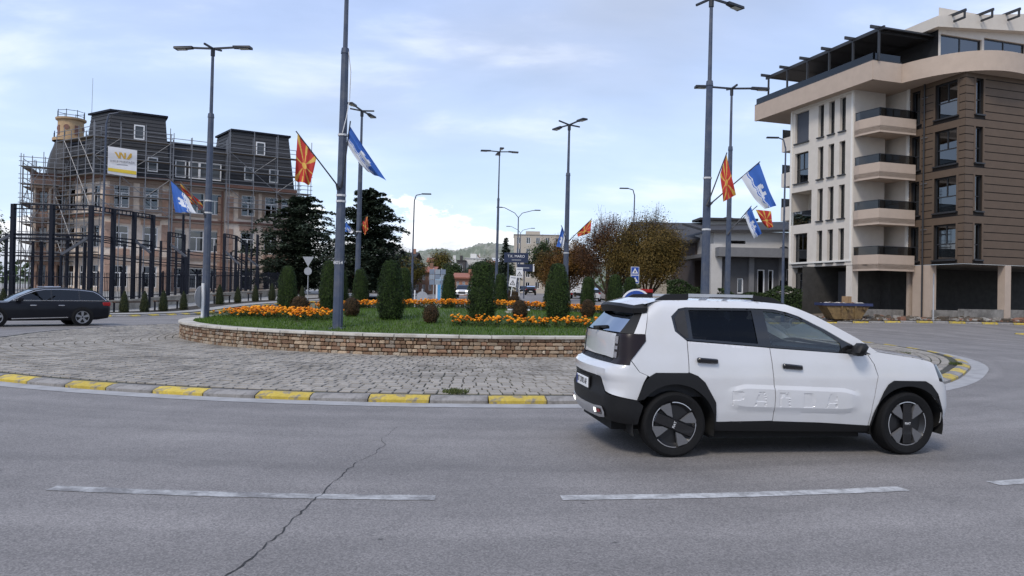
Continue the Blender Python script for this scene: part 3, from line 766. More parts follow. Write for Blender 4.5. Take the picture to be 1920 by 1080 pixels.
# bonnet, windscreen, cowl
def HOOD(x, y, off=0.0):
    ze = lerp_tab([(2.02, 1.118), (2.25, 1.083), (2.36, 1.068), (2.69, 1.021), (2.93, .974), (2.98, .96)], x)
    w = .832 if x < 2.79 else .832 - .20 + .20 * math.sqrt(max(0, 1 - ((x - 2.79) / .215) ** 2))
    q = abs(y); fr = sst(2.78, 2.97, x)
    return (x + .13 * (1 - q * q) * sst(2.55, 2.97, x), y * w, ze + .045 * (1 - q ** 4) * (1 - .5 * fr) + off)
flat('bonnet', [(2.06, -1), (2.25, -1), (2.98, -1), (2.98, 1), (2.25, 1), (2.06, 1)], M_WHITE, HOOD, .002, step=.07, estep=.04)
def WSCR(y, s, off=0.0):
    A = [(1.30, 1.556), (1.60, 1.440), (1.85, 1.312), (2.05, 1.205), (2.20, 1.11)]
    x = lerp_tab([(i / 4, p[0]) for i, p in enumerate(A)], s); z = lerp_tab([(i / 4, p[1]) for i, p in enumerate(A)], s); w = Wz(z) - .01
    q = (y / .7); return (x + .10 * (1 - q * q), y / .7 * w, z + .03 * (1 - q * q))
flat('windscreen', [(-.7, 0), (.7, 0), (.7, .97), (-.7, .97)], G_CAR, WSCR, step=.12)
b = MB(); b.box(2.02, 2.2, -.74, .74, 1.02, 1.085); b.build('cowl', M_BLKPL, suv)
# roof rails: black feet and a silver bar
for s in (-1, 1):
    y = s * .575
    b = MB(); b.box(.255, .985, y - .018, y + .018, 1.625, 1.655); rl = b.build('roof_rail', M_SILVER, suv)
    b = MB()
    b.mesh([(-.10, y - .025, 1.585), (-.10, y + .025, 1.58), (.02, y - .022, 1.645), (.02, y + .022, 1.645), (.26, y - .022, 1.655), (.26, y + .022, 1.655), (.26, y - .025, 1.595), (.26, y + .025, 1.59)],
           [(0, 1, 3, 2), (2, 3, 5, 4), (4, 5, 7, 6), (0, 2, 4, 6), (1, 7, 5, 3)]); b.build('rail_foot', M_BLKPL, rl, smooth=30)
    b = MB()
    b.mesh([(1.34, y - .025, 1.56), (1.34, y + .025, 1.555), (1.20, y - .022, 1.63), (1.20, y + .022, 1.63), (.98, y - .022, 1.652), (.98, y + .022, 1.652), (.98, y - .025, 1.60), (.98, y + .025, 1.595)],
           [(1, 0, 2, 3), (3, 2, 4, 5), (5, 4, 6, 7), (0, 6, 4, 2), (1, 3, 5, 7)]); b.build('rail_foot', M_BLKPL, rl, smooth=30)
# mirrors and handles
for s in (-1, 1):
    b = MB(); b.cbox(1.86, 1.985, .86, 1.03, 1.045, 1.175, .035); b.v = [(x + (.03 if z > 1.1 else 0) - .12 * (y - .86) + .06, s * y, z) for x, y, z in b.v]
    mo = b.build('door_mirror', M_BLKPL, suv, smooth=50)
    b = MB(); b.tube((1.93, s * .80, 1.07), (1.94, s * .90, 1.09), .03, .025, 8); b.build('mirror_arm', M_BLKPL, mo)
    for x0, x1, z0, z1 in ((.25, .475, .992, .976), (1.172, 1.392, .937, .918)):
        b = MB(); yy = s * .895
        b.cbox(x0, x1, .876, .908, -.032, .02, .012); b.v = [(x, s * y, z + z0 + (z1 - z0) * (x - x0) / (x1 - x0)) for x, y, z in b.v]
        b.build('door_handle', M_BLKGL, suv, smooth=40)
# dark lower tub, wheel wells, cabin
b = MB(); b.box(.46, 2.13, -.72, .72, .17, .60); b.box(-.55, .459, -.60, .60, .24, .80); b.box(2.131, 2.98, -.58, .58, .18, .80)  # middle pan hung low and wide to deepen the shade under the car
b.build('floor_pan', M_WELL, suv)
for xc, rr in ((.03, .43), (2.59, .42)):
    for s in (-1, 1):
        b = MB(); b.lathe([(rr, .50), (rr, .865), ], 28, (xc, 0, .315), 'Y', a0=-.25, a1=PI + .25); b.lathe([(0, .50), (rr, .50)], 28, (xc, 0, .315), 'Y', a0=-.25, a1=PI + .25)
        b.v = [(x, s * y, z) for x, y, z in b.v]; b.build('wheel_well', M_WELL, suv)
cab = MB()
cab.box(-.40, 2.10, -.77, .77, .60, .64)
cab.mesh([(1.72, -.74, 1.06), (1.72, .74, 1.06), (2.12, .72, 1.09), (2.12, -.72, 1.09), (1.76, -.74, .7), (1.76, .74, .7)], [(0, 1, 2, 3), (0, 4, 5, 1)])
for s in (-1, 1):   # inner door trim up to the belt
    cab.mesh([(-.25, s * .77, .6), (2.0, s * .79, .6), (2.0, s * .77, 1.05), (-.25, s * .72, 1.16)], [(0, 1, 2, 3)])
cab.build('cabin_trim', M_CABIN, suv)
b = MB()
def seat(b, x, y, w):
    b.cbox(x, x + .5, y - w / 2, y + w / 2, .72, .86, .04)
    T = Matrix.Translation((x + .06, y, .84)) @ Matrix.Rotation(R_(-12), 4, 'Y')
    b.cbox(-.07, .07, -w / 2, w / 2, 0, .56, .04, T=T)
    for q in ((0,) if w < .7 else (-.35, .35)):
        b.cbox(-.05, .05, q - .12, q + .12, .57, .72, .035, T=T)
for sx, sy, sw in ((1.02, -.36, .5), (1.02, .36, .5), (.18, 0, 1.2)):
    b = MB(); seat(b, sx, sy, sw); b.build('seat', M_SEAT, suv, smooth=40)
b = MB(); T = Matrix.Translation((1.62, .36, 1.03)) @ Matrix.Rotation(R_(68), 4, 'Y')
for i in range(16):
    a0, a1 = 2 * PI * i / 16, 2 * PI * (i + 1) / 16; b.tube(T @ Vector((.18 * math.cos(a0), .18 * math.sin(a0), 0)), T @ Vector((.18 * math.cos(a1), .18 * math.sin(a1), 0)), .016, n=6)
b.tube(T @ Vector((-.18, 0, 0)), T @ Vector((.18, 0, 0)), .02, n=6); b.build('steering_wheel', M_CABIN, suv)
# number plate
pl = MB(); pl.cbox(-.722, -.712, -.26, .26, .625, .735, .004); pl = pl.build('number_plate', M_PLATE, suv)
b = MB(); b.box(-.712, -.700, -.285, .285, .605, .755); b.build('plate_holder', M_BLKPL, suv)
lettering('BT 2702 AF', .085, M_INK, pl, frame((-.724, 0, .684), (0, -1, 0), (0, 0, 1)), .001, space=1.05)
b = MB(); b.box(-.7235, -.7225, .215, .256, .63, .73); b.build('plate_band', mat('plate_blue', (.02, .05, .25), .4, .05), pl)
# wheels
def suv_wheel(xc, y, s, spin, steer):
    w = bpy.data.objects.new('wheel', None); w.parent = suv; link(w); w.location = (xc, y, .33); w.rotation_euler = (0, 0, steer + (0 if s < 0 else PI))
    b = MB(); b.lathe([(.235, .0), (.255, -.012), (.30, -.018), (.322, -.006), (.33, .025), (.331, .10), (.33, .175), (.318, .205), (.25, .21)], 56, axis='Y'); b.build('tyre', M_TYRE, w, smooth=35)
    rim = bpy.data.objects.new('rim', None)
    b = MB(); b.lathe([(.0, .045), (.19, .045), (.225, .02), (.24, .0), (.245, .02), (.24, .19)], 48, axis='Y')
    rm = b.build('rim', M_RIMDK, w, smooth=35); rm.rotation_euler = (0, spin, 0); bpy.data.objects.remove(rim)
    for k in range(4):
        mx, mz = (1 if k in (0, 1) else -1), (1 if k in (0, 2) else -1)
        q = [(.062, .045), (.062, .105), (.10, .205), (.125, .197), (.185, .125), (.155, .10)]
        b = MB(); pts = [(mx * x, mz * z) for x, z in q]
        if mx * mz > 0: pts = pts[::-1]
        n = len(pts); b.mesh([(x, -.004, z) for x, z in pts] + [(x, .03, z) for x, z in pts], [tuple(range(n)), tuple(range(2 * n - 1, n - 1, -1))] + [(i, n + i, n + (i + 1) % n, (i + 1) % n) for i in range(n)])
        bo = b.build('blade', M_RIMGR, w, recalc=True); bo.rotation_euler = (0, spin, 0)
    b = MB(); b.cbox(-.052, .052, -.008, .03, -.215, .215, .006); bo = b.build('centre_bar', M_BLKGL, w); bo.rotation_euler = (0, spin, 0)
    for a0, a1 in ((62, 118), (-118, -62), (-28, 28), (152, 208)):
        n = 10; b = MB(); vs = []
        for i in range(n + 1):
            A = R_(a0 + (a1 - a0) * i / n); vs += [(.222 * math.cos(A), -.002, .222 * math.sin(A)), (.230 * math.cos(A), -.001, .230 * math.sin(A))]
        b.mesh(vs, [(2 * i, 2 * i + 2, 2 * i + 3, 2 * i + 1) for i in range(n)])
        bo = b.build('rim_edge', M_SILVER, w); bo.rotation_euler = (0, spin, 0)
    lo = lettering('FIAT', .036, M_PLATE, w, Matrix.Rotation(spin, 4, 'Y') @ frame((0, -.0095, 0), (1, 0, 0), (0, 0, 1)), .001)
    return w
for xc in (.03, 2.59):
    st = R_(5) if xc > 1 else 0
    suv_wheel(xc, -.868, -1, R_(-68) if xc < 1 else 0, st); suv_wheel(xc, .868, 1, R_(20), st)
SUV_YAW = R_(7.95)
suv.rotation_euler = (0, 0, SUV_YAW)
suv.location = (1.632 - math.sin(SUV_YAW) * .87, 7.533 + math.cos(SUV_YAW) * .87, 0)
# ------------------------------------------------------------------ planting on the island and along the pavements
def leaf_cloud(mb, pts, size, flat=0.0, aspect=1.6, quad=False):
    """small leaf faces at given (point, outward normal)"""
    for p, nrm in pts:
        d = Vector((nrm.x + RND.uniform(-.7, .7), nrm.y + RND.uniform(-.7, .7), nrm.z + RND.uniform(-.7, .7)))
        if d.length < .05: d = Vector((0, 0, 1))
        d.normalize(); u = d.orthogonal().normalized(); a = RND.uniform(0, 2 * PI); v = d.cross(u)
        e = u * math.cos(a) + v * math.sin(a); f = d.cross(e); s = size * RND.uniform(.6, 1.3)
        if quad: mb.poly([p - e * s * .5, p + f * s * .45 * aspect * .5, p + e * s * .6, p - f * s * .45 * aspect * .5])
        else: mb.poly([p - e * s * .5 * aspect, p + f * s * .5, p + e * s * .6 * aspect])
M_BARK = mat('bark', (.07, .05, .035), .95, .3, 12, bump=.6)
M_THUJA = leaf_mat('thuja_green', (.014, .030, .007), (.040, .064, .014), .5, .12)  # second, lighter green paints sunlit variation into the leaf tips
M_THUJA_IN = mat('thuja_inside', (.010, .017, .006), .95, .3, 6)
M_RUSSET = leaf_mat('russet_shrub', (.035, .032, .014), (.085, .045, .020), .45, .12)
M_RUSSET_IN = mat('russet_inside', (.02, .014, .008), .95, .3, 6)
M_YOUNG = leaf_mat('young_conifer', (.020, .032, .010), (.050, .052, .018), .45, .12)
def column_meshes(prof, n_leaf, size, M1, M2, seed):
    """prof: [(z, r)] outline of a clipped shrub -> (crown mesh, inside mesh)"""
    rn = random.Random(seed); rn2 = RND
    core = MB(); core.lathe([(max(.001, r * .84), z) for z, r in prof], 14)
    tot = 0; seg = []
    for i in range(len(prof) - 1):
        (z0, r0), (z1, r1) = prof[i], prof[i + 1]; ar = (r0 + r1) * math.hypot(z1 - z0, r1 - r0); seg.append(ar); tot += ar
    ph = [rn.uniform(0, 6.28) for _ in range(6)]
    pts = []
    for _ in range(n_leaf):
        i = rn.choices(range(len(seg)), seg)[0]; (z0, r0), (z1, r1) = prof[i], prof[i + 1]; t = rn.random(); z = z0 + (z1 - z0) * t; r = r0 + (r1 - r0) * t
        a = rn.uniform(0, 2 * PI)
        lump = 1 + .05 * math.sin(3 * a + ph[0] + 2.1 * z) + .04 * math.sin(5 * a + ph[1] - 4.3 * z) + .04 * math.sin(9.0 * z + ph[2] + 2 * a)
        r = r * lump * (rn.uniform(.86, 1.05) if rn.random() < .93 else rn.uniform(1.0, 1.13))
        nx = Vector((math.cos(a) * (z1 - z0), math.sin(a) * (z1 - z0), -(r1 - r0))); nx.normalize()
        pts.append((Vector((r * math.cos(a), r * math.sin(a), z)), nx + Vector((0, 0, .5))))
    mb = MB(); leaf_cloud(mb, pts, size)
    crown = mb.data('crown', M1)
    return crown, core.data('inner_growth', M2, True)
def trunk_mesh(h, r):
    b = MB(); b.tube((0, 0, -.1), (0, 0, h), r * 1.3, r * .7, 7); return b.data('trunk', M_BARK)
TR = trunk_mesh(.5, .05)
def shrub(name, label, cat, meshes, loc, s, group, rz=None):
    t = thing(name, label, cat, loc, RND.uniform(0, 6.28) if rz is None else rz, group); t.scale = s
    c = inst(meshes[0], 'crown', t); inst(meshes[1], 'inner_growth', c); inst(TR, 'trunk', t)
    return t
COLP = [(.02, .34), (.12, .44), (.45, .52), (.9, .51), (1.3, .46), (1.65, .39), (1.87, .32), (1.96, .22), (2.0, .02)]
CONEP = [(.02, .30), (.15, .36), (.4, .36), (.8, .27), (1.1, .16), (1.28, .05), (1.32, .005)]
BALLP = [(.01, .14), (.12, .34), (.35, .46), (.6, .46), (.85, .36), (.97, .2), (1.0, .02)]
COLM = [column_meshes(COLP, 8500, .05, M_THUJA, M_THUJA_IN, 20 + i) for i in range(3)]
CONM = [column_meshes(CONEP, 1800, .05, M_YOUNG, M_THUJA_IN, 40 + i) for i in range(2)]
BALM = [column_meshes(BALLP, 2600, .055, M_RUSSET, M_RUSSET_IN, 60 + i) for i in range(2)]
def px_at(px, Y):
    """lateral position at depth Y of a picture column, for placing by eye"""
    return (px - 960) / 1400 * Y
# (x, y, height, half width factor, where it stands)
cols = [(-8.2, 27.3, 1.72, .56, 'clipped green column shrub behind the marigolds, leftmost on the island'),
        (-6.85, 27.9, 1.85, .56, 'clipped green column shrub just left of the lamp post with the sun flag'),
        (-7.15, 31.2, 1.75, .52, 'narrow clipped green column mostly hidden behind its left neighbour by the tall post'),
        (-6.2, 30.5, 1.75, .50, 'clipped green column shrub right behind the small russet ball near the tall post'),
        (-3.42, 21.1, 1.72, .60, 'broad clipped green column shrub standing alone on the front lawn'),
        (-4.85, 33.6, 1.95, .55, 'clipped green column shrub partly hidden behind the broad lawn column'),
        (-2.75, 32.5, 1.62, .52, 'clipped green column shrub beside the oncoming white car'),
        (-.86, 21.3, 1.72, .62, 'broad clipped green column shrub at the centre front of the island'),
        (-.50, 32.5, 1.62, .52, 'clipped green column shrub right of the middle, in front of the direction signs'),
        (1.36, 22.2, 1.66, .55, 'clipped green column shrub just left of the white car, in front of a lamp post'),
        (1.75, 34.0, 1.6, .5, 'thin clipped green column half hidden at the far edge of the island'),
        (3.15, 31.0, 1.62, .52, 'clipped green column shrub above a russet ball next to the white car'),
        (4.35, 31.5, 1.85, .60, 'clipped green column shrub behind the rear window of the white car'),
        (5.1, 32.2, 1.8, .56, 'clipped green column shrub beside the blue crossing signs')]
for x, y, h, w, lab in cols:
    shrub('column_shrub', lab, 'shrub', COLM[RND.randrange(3)], (x, y, dome(x, y) - .04), (w * RND.uniform(1.1, 1.28), w * RND.uniform(1.1, 1.28), h / 2.0 * RND.uniform(.96, 1.05)), 'clipped column shrubs on the island')
balls = [(-7.4, 26.1, .62, .42, 'russet clipped ball shrub between two left columns'), (-4.75, 22.2, .62, .30, 'small russet ball shrub just right of the tall lamp post'),
         (-2.18, 20.2, .56, .27, 'small russet ball shrub on the bare front lawn'), (.24, 22.0, .62, .30, 'russet ball shrub among the centre marigolds'),
         (2.45, 24.0, .66, .30, 'russet ball shrub beside the back corner of the white car'), (-.95, 29.0, .5, .3, 'low russet shrub behind the marigold band')]
for x, y, h, w, lab in balls:
    shrub('ball_shrub', lab, 'shrub', BALM[RND.randrange(2)], (x, y, dome(x, y) - .03), (w / .46 * .78, w / .46 * .78, h * .95), 'clipped ball shrubs on the island')
# marigold beds
M_MARI = leaf_mat('marigold_petals', (.68, .13, .005), (.82, .36, .02), .35, .1)
M_MLEAF = leaf_mat('marigold_leaves', (.03, .05, .012), (.055, .07, .02), .4, .15)
ico = bmesh.new(); bmesh.ops.create_icosphere(ico, subdivisions=1, radius=1); ico.verts.index_update()
IV = [v.co.copy() for v in ico.verts]; IF = [tuple(v.index for v in f.verts) for f in ico.faces]; ico.free()
def bed(label, pts_fn, n, hmax=.30):
    fl, lf = MB(), MB()
    for _ in range(n):
        x, y = pts_fn(); z = dome(x, y); h = RND.uniform(.5, 1) * hmax; r = RND.uniform(.026, .056); o = Vector((x, y, z + h))
        sq = RND.uniform(.55, .8); tx = RND.uniform(-.4, .4)
        fl.mesh([(o.x + v.x * r, o.y + v.y * r, o.z + v.z * r * sq + v.x * r * tx) for v in IV], IF)
        for _k in range(7):
            p = Vector((x + RND.uniform(-.11, .11), y + RND.uniform(-.11, .11), z + RND.uniform(.0, .95) * h)); leaf_cloud(lf, [(p, Vector((0, 0, 1)))], .06)
    o = fl.build('marigold_flowers', M_MARI); tag(o, label, kind='stuff')
    o2 = lf.build('marigold_leaves', M_MLEAF, o); tag(o2, kind='stuff')
def along(curve, width):
    q = densify(curve, .1, False)
    def fn():
        i = RND.randrange(len(q) - 1); a, b = Vector(q[i]), Vector(q[i + 1]); d = (b - a).normalized(); n = Vector((-d.y, d.x)); p = a + (b - a) * RND.random() + n * RND.gauss(0, width * .38)
        return p.x, p.y
    return fn
bed('orange marigolds in a curved bed at the left end of the island', along([(-9.3, 25.6), (-8.2, 23.8), (-6.6, 22.2), (-5.1, 20.9)], 1.0), 620)
bed('orange marigolds in a thin row along the front lawn', along([(-1.6, 19.75), (-.6, 19.9), (.6, 20.1), (1.6, 20.4), (2.5, 20.9), (3.4, 21.6)], .55), 300, .26)
bed('orange marigolds in a wide band across the middle of the island', along([(-7.6, 29.9), (-5.0, 29.0), (-2.5, 28.6), (0, 28.6), (2.2, 29.0), (4.4, 29.8)], 1.35), 1900, .36)
# small conifers in the left planting strip
cone_pts = [(-29.0, 42.6, 'furthest left, at the picture edge'), (-27.5, 42.6, 'second from the left picture edge'), (-25.5, 43.1, 'behind the roof of the dark estate car'), (-24.6, 43.7, 'behind the tail of the dark estate car'),
            (-23.5, 45.3, 'first right of the dark estate car'), (-23.1, 47.0, 'second right of the dark estate car'), (-22.8, 48.9, 'third right of the dark estate car'), (-22.4, 51.0, 'fourth right of the dark estate car'),
            (-22.3, 57.0, 'first right of the left double lamp post'), (-21.9, 59.7, 'second right of the left double lamp post'), (-21.7, 63.2, 'third right of the left double lamp post'), (-21.2, 66.0, 'next to the leftmost column shrub'),
            (-19.8, 70.5, 'below the back of the yield sign'), (-18.6, 73.0, 'just right of the back of the yield sign')]
for i, (x, y, lab) in enumerate(cone_pts):
    k = RND.uniform(.9, 1.12)
    shrub('young_conifer', 'small conical conifer in the planting strip, ' + lab, 'conifer', CONM[i % 2], (x, y, gz(x, y) + .10), (k * .82, k * .82, k * 1.08), 'small conifers along the left pavement')

# ---- big trees
def limb(mb, p, d, L, r, depth, tips, spread=.6, up=.15, shrink=.72, n=3, seg=3):
    q = p.copy()
    for k in range(seg):
        d2 = (d + Vector((RND.uniform(-.18, .18), RND.uniform(-.18, .18), RND.uniform(-.06, .18) + up * .2))).normalized(); e = q + d2 * (L / seg); r2 = r * (1 - .28 / seg * (1 + k * .2))
        mb.tube(q, e, r, r2, 6 if r > .04 else 4, caps=False); q, r, d = e, r2, d2
        if depth <= 2: tips.append((q.copy(), d.copy()))
    if depth == 0: return
    for _ in range(n):
        a = Vector((RND.gauss(0, 1), RND.gauss(0, 1), RND.gauss(0, .6))).normalized(); nd = (d * (1 - spread * .5) + a * spread + Vector((0, 0, up))).normalized()
        limb(mb, q, nd, L * shrink * RND.uniform(.8, 1.15), r * .68, depth - 1, tips, spread, up, shrink, n, seg)
def broadleaf(name, label, loc, h, wid, trunk_h, M1, n_leaf, size, group=None, density_top=1.0, cat='tree', seed=1, depth=4):
    RND.seed(seed)
    t = thing(name, label, cat, loc, 0, group)
    mb = MB(); tips = []; r0 = h * .022
    mb.tube((0, 0, -.2), (0, 0, trunk_h), r0 * 1.35, r0, 8, caps=False)
    for k in range(9):
        a = 2 * PI * k / 9 * 2 + RND.uniform(-.4, .4); el = RND.uniform(.05, .6) if k < 5 else RND.uniform(.6, 1.25)
        limb(mb, Vector((0, 0, trunk_h * RND.uniform(.7, 1.0))), Vector((math.cos(a) * math.cos(el), math.sin(a) * math.cos(el), math.sin(el))), h * .25, r0 * .6, depth - 1, tips, .62, .12, .74, 3)
    # fit the branches into the crown's size
    mx = max(max(abs(p.x), abs(p.y)) for p, _ in tips); mz = max(p.z for p, _ in tips)
    sx, sz = wid / 2 / mx, (h - trunk_h) / max(.1, mz - trunk_h)
    def fit(v): return Vector((v[0] * (sx if v[2] > trunk_h * .6 else 1 + (sx - 1) * .3), v[1] * (sx if v[2] > trunk_h * .6 else 1 + (sx - 1) * .3), v[2] if v[2] < trunk_h else trunk_h + (v[2] - trunk_h) * sz))
    mb.v = [tuple(fit(v)) for v in mb.v]
    for p, d in tips:
        q = fit(p)
        if q.z > trunk_h + (h - trunk_h) * .6 and RND.random() < .5:
            e = q + Vector((RND.gauss(0, .12), RND.gauss(0, .12), RND.uniform(.25, .7))) + d * .2; mb.tube(q, e, .014, .006, 3, caps=False)
    mb.build('trunk', M_BARK, t)
    pts = []
    for _ in range(n_leaf):
        p, d = RND.choice(tips); q = fit(p)
        if q.z > trunk_h + (h - trunk_h) * .72 and RND.random() > density_top: continue
        g_ = wid * .06; q = q + Vector((RND.gauss(0, g_), RND.gauss(0, g_), RND.gauss(0, g_ * .9) - g_ * .4))
        c = Vector((0, 0, trunk_h + (h - trunk_h) * .45)); pts.append((q, (q - c).normalized() + Vector((0, 0, .3))))
    lf = MB(); leaf_cloud(lf, pts, size, quad=True); lf.build('crown', M1, t)
    return t
M_RED = leaf_mat('plum_leaves', (.062, .030, .016), (.125, .062, .026), .4, .25)
M_RUST = leaf_mat('autumn_rust_leaves', (.085, .048, .014), (.17, .085, .022), .4, .25)
M_OLIVE = leaf_mat('autumn_olive_leaves', (.060, .052, .014), (.15, .095, .026), .4, .25)
M_DKGRN = leaf_mat('dark_green_leaves', (.018, .034, .010), (.045, .068, .020), .45, .2)
M_GRNYL = leaf_mat('yellowing_leaves', (.07, .075, .018), (.16, .12, .03), .4, .25)
def gp3(x, y, dz=0): return (x, y, gz(x, y) + dz)
broadleaf('plum_tree', 'tall autumn tree with sparse twiggy dark red crown beside the avenue', gp3(8.4, 66), 8.4, 6.8, 1.4, M_RED, 40000, .115, 'autumn trees along the avenue', .28, seed=3)
broadleaf('plum_tree', 'autumn tree with olive brown leaves behind the blue crossing signs', gp3(11.2, 62), 8.3, 7.4, 1.2, M_OLIVE, 52000, .12, 'autumn trees along the avenue', .5, seed=5)
broadleaf('plum_tree', 'smaller rust brown autumn tree between the lamp post and the direction signs', gp3(6.4, 84), 7.2, 6.2, 1.5, M_RUST, 24000, .15, 'autumn trees along the avenue', .8, seed=8)
broadleaf('plum_tree', 'pale olive autumn tree right beside the street name signs', gp3(4.8, 104), 6.4, 5.0, 1.8, M_OLIVE, 18000, .17, 'autumn trees along the avenue', .8, seed=9)
broadleaf('broadleaf_tree', 'dark green tree rising below the far apartment block', gp3(6.6, 140), 10.2, 9.5, 2.5, M_DKGRN, 8000, .34, 'green trees in the distance', 1.0, seed=12)
broadleaf('broadleaf_tree', 'dark green tree in front of the hill, left of the central lamp post', gp3(-4.5, 150), 7.0, 9, 1.5, M_DKGRN, 6000, .32, 'green trees in the distance', 1.0, seed=14)
broadleaf('broadleaf_tree', 'yellowing tree in front of the far white house', gp3(-12.4, 130), 7.4, 6, 1.5, M_GRNYL, 5000, .28, 'green trees in the distance', 1.0, seed=15)
broadleaf('broadleaf_tree', 'dark green round tree right of the second cedar', gp3(-16.4, 110), 6.8, 6.4, 1.4, M_DKGRN, 6000, .25, 'green trees in the distance', 1.0, seed=16)
broadleaf('broadleaf_tree', 'dark green tree at the left picture edge behind the steel frames', gp3(-57, 78), 9.5, 9, 1.8, M_DKGRN, 8000, .26, 'green trees in the distance', 1.0, seed=18)
broadleaf('broadleaf_tree', 'brownish tree behind the blue booth beside the far lamp post', gp3(-13.4, 100), 5.2, 5, 1.2, M_GRNYL, 4500, .22, 'green trees in the distance', 1.0, seed=19)
# cedars: level tiers of drooping sprays
M_CEDAR = leaf_mat('cedar_needles', (.013, .022, .012), (.052, .068, .046), .5, .1)
def cedar(label, loc, h, wid, seed, lean=0.0):
    RND.seed(seed); t = thing('cedar_tree', label, 'tree', loc, 0, 'dark cedars beside the avenue')
    mb = MB(); mb.path([(0, 0, -.2), (.1, 0, h * .4), (lean * .6, 0, h * .75), (lean, 0, h)], [h * .028, h * .02, h * .011, .03], 8)
    sprays = []
    nb = 120
    for k in range(nb):
        f = (k + RND.random()) / nb; z = h * (.09 + .89 * f); reach = wid / 2 * (1.0 - .80 * f ** 2.0) * RND.uniform(.55, 1.15)
        if f < .12: reach *= .8
        a = k * 2.399 + RND.uniform(-.5, .5); dx, dy = math.cos(a), math.sin(a); rise = reach * (.10 + .42 * f)
        P = []; x0 = lean * max(0, z / h - .3)
        for i in range(7):
            s = i / 6; P.append(Vector((x0 + dx * reach * s, dy * reach * s, z + rise * math.sin(s * 1.9) * .9 - .10 * reach * s * s)))
        mb.path(P, [max(.012, .055 * (1 - s / 7) * (1.2 - f)) for s in range(7)], 4)
        side = Vector((-dy, dx, 0))
        for i in range(1, 7):
            s = i / 6; wdt = reach * .42 * (1.15 - s * .75)
            for _ in range(int(24 + 40 * (1 - f))):
                q = P[i] + (P[i] - P[i - 1]) * RND.uniform(-.9, .25) + side * RND.gauss(0, .5) * wdt + Vector((0, 0, RND.gauss(-.10, .16) * (1.4 - f)))
                sprays.append((q, Vector((0, 0, 1.2)) + side * RND.uniform(-.6, .6)))
    for _ in range(260):
        sprays.append((Vector((lean + RND.gauss(0, .12), RND.gauss(0, .12), h - RND.uniform(-.2, 1.3))), Vector((RND.uniform(-1, 1), RND.uniform(-1, 1), .4))))
    mb.build('trunk', M_BARK, t)
    lf = MB(); leaf_cloud(lf, sprays, .33, quad=True); lf.build('crown', M_CEDAR, t)
    return t
cedar('broad dark cedar in front of the right end of the scaffolded building', gp3(-25.2, 88), 11.4, 13.5, 31)
cedar('dark cedar behind the tall lamp post, its branch tips curling up', gp3(-15.6, 80), 11.6, 10.6, 33, .3)
# slim spruce in the distance
def spruce(label, loc, h, wid, seed):
    RND.seed(seed); t = thing('spruce_tree', label, 'tree', loc)
    mb = MB(); mb.tube((0, 0, -.2), (0, 0, h), h * .02, .02, 6); mb.build('trunk', M_BARK, t); pts = []
    for k in range(26):
        f = k / 26; z = h * (.12 + .86 * f); reach = wid / 2 * (1 - f) ** .8
        for j in range(9):
            a = RND.uniform(0, 6.28); 
            for _ in range(14): s = RND.random(); pts.append((Vector((math.cos(a) * reach * s + RND.gauss(0, .1), math.sin(a) * reach * s + RND.gauss(0, .1), z - .35 * reach * s + RND.gauss(0, .06))), Vector((0, 0, 1))))
    lf = MB(); leaf_cloud(lf, pts, .34, quad=True); lf.build('crown', M_CEDAR, t)
spruce('slim dark spruce between the far hill and the pale apartment block', gp3(-1.2, 130), 10.2, 5.2, 41)
RND.seed(99)
# hedge along the grey house
M_HEDGE = leaf_mat('hedge_leaves', (.016, .030, .010), (.04, .060, .018), .45, .15)
def hedge(label, pts, w, h, n, size=.14):
    t = thing('hedge', label, 'hedge', gp3(*pts[0]), 0); o = Vector(t.location)
    q = densify(pts, .25, False); lf = MB(); pt = []; core = MB()
    for i in range(len(q) - 1):
        a, b = q[i], q[i + 1]; core.bar(Vector(gp3(*a, h * .45)) - o, Vector(gp3(*b, h * .45)) - o, w * .8, h * .85)
    for _ in range(n):
        i = RND.randrange(len(q) - 1); a, b = Vector(q[i]), Vector(q[i + 1]); d = (b - a).normalized(); nn = Vector((-d.y, d.x)); c = a + (b - a) * RND.random()
        hh = h * (1 + .10 * math.sin(c.x * 1.3 + c.y) + .06 * math.sin(c.x * 3.1)); u = RND.random()
        if u < .4: p = Vector((*(c + nn * RND.uniform(-.5, .5) * w), gz(c.x, c.y) + hh * RND.uniform(.92, 1.03))); nr = Vector((0, 0, 1))
        else:
            s = -1 if RND.random() < .75 else 1; s = s if nn.y > 0 else -s
            p = Vector((*(c + nn * (s * w * RND.uniform(.44, .56))), gz(c.x, c.y) + hh * RND.random())); nr = Vector((nn.x * s, nn.y * s, .3))
        pt.append((p - o, nr))
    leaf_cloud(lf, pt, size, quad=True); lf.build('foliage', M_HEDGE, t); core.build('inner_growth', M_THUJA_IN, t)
hedge('dark leafy hedge in front of the grey house', [(14.6, 52.5), (17.5, 52.3), (20.0, 52.0)], 1.6, 1.95, 5200)
hedge('dark leafy hedge below the brown house, left of the tall right lamp post', [(11.6, 56), (14.2, 55.5)], 1.6, 2.5, 2600)
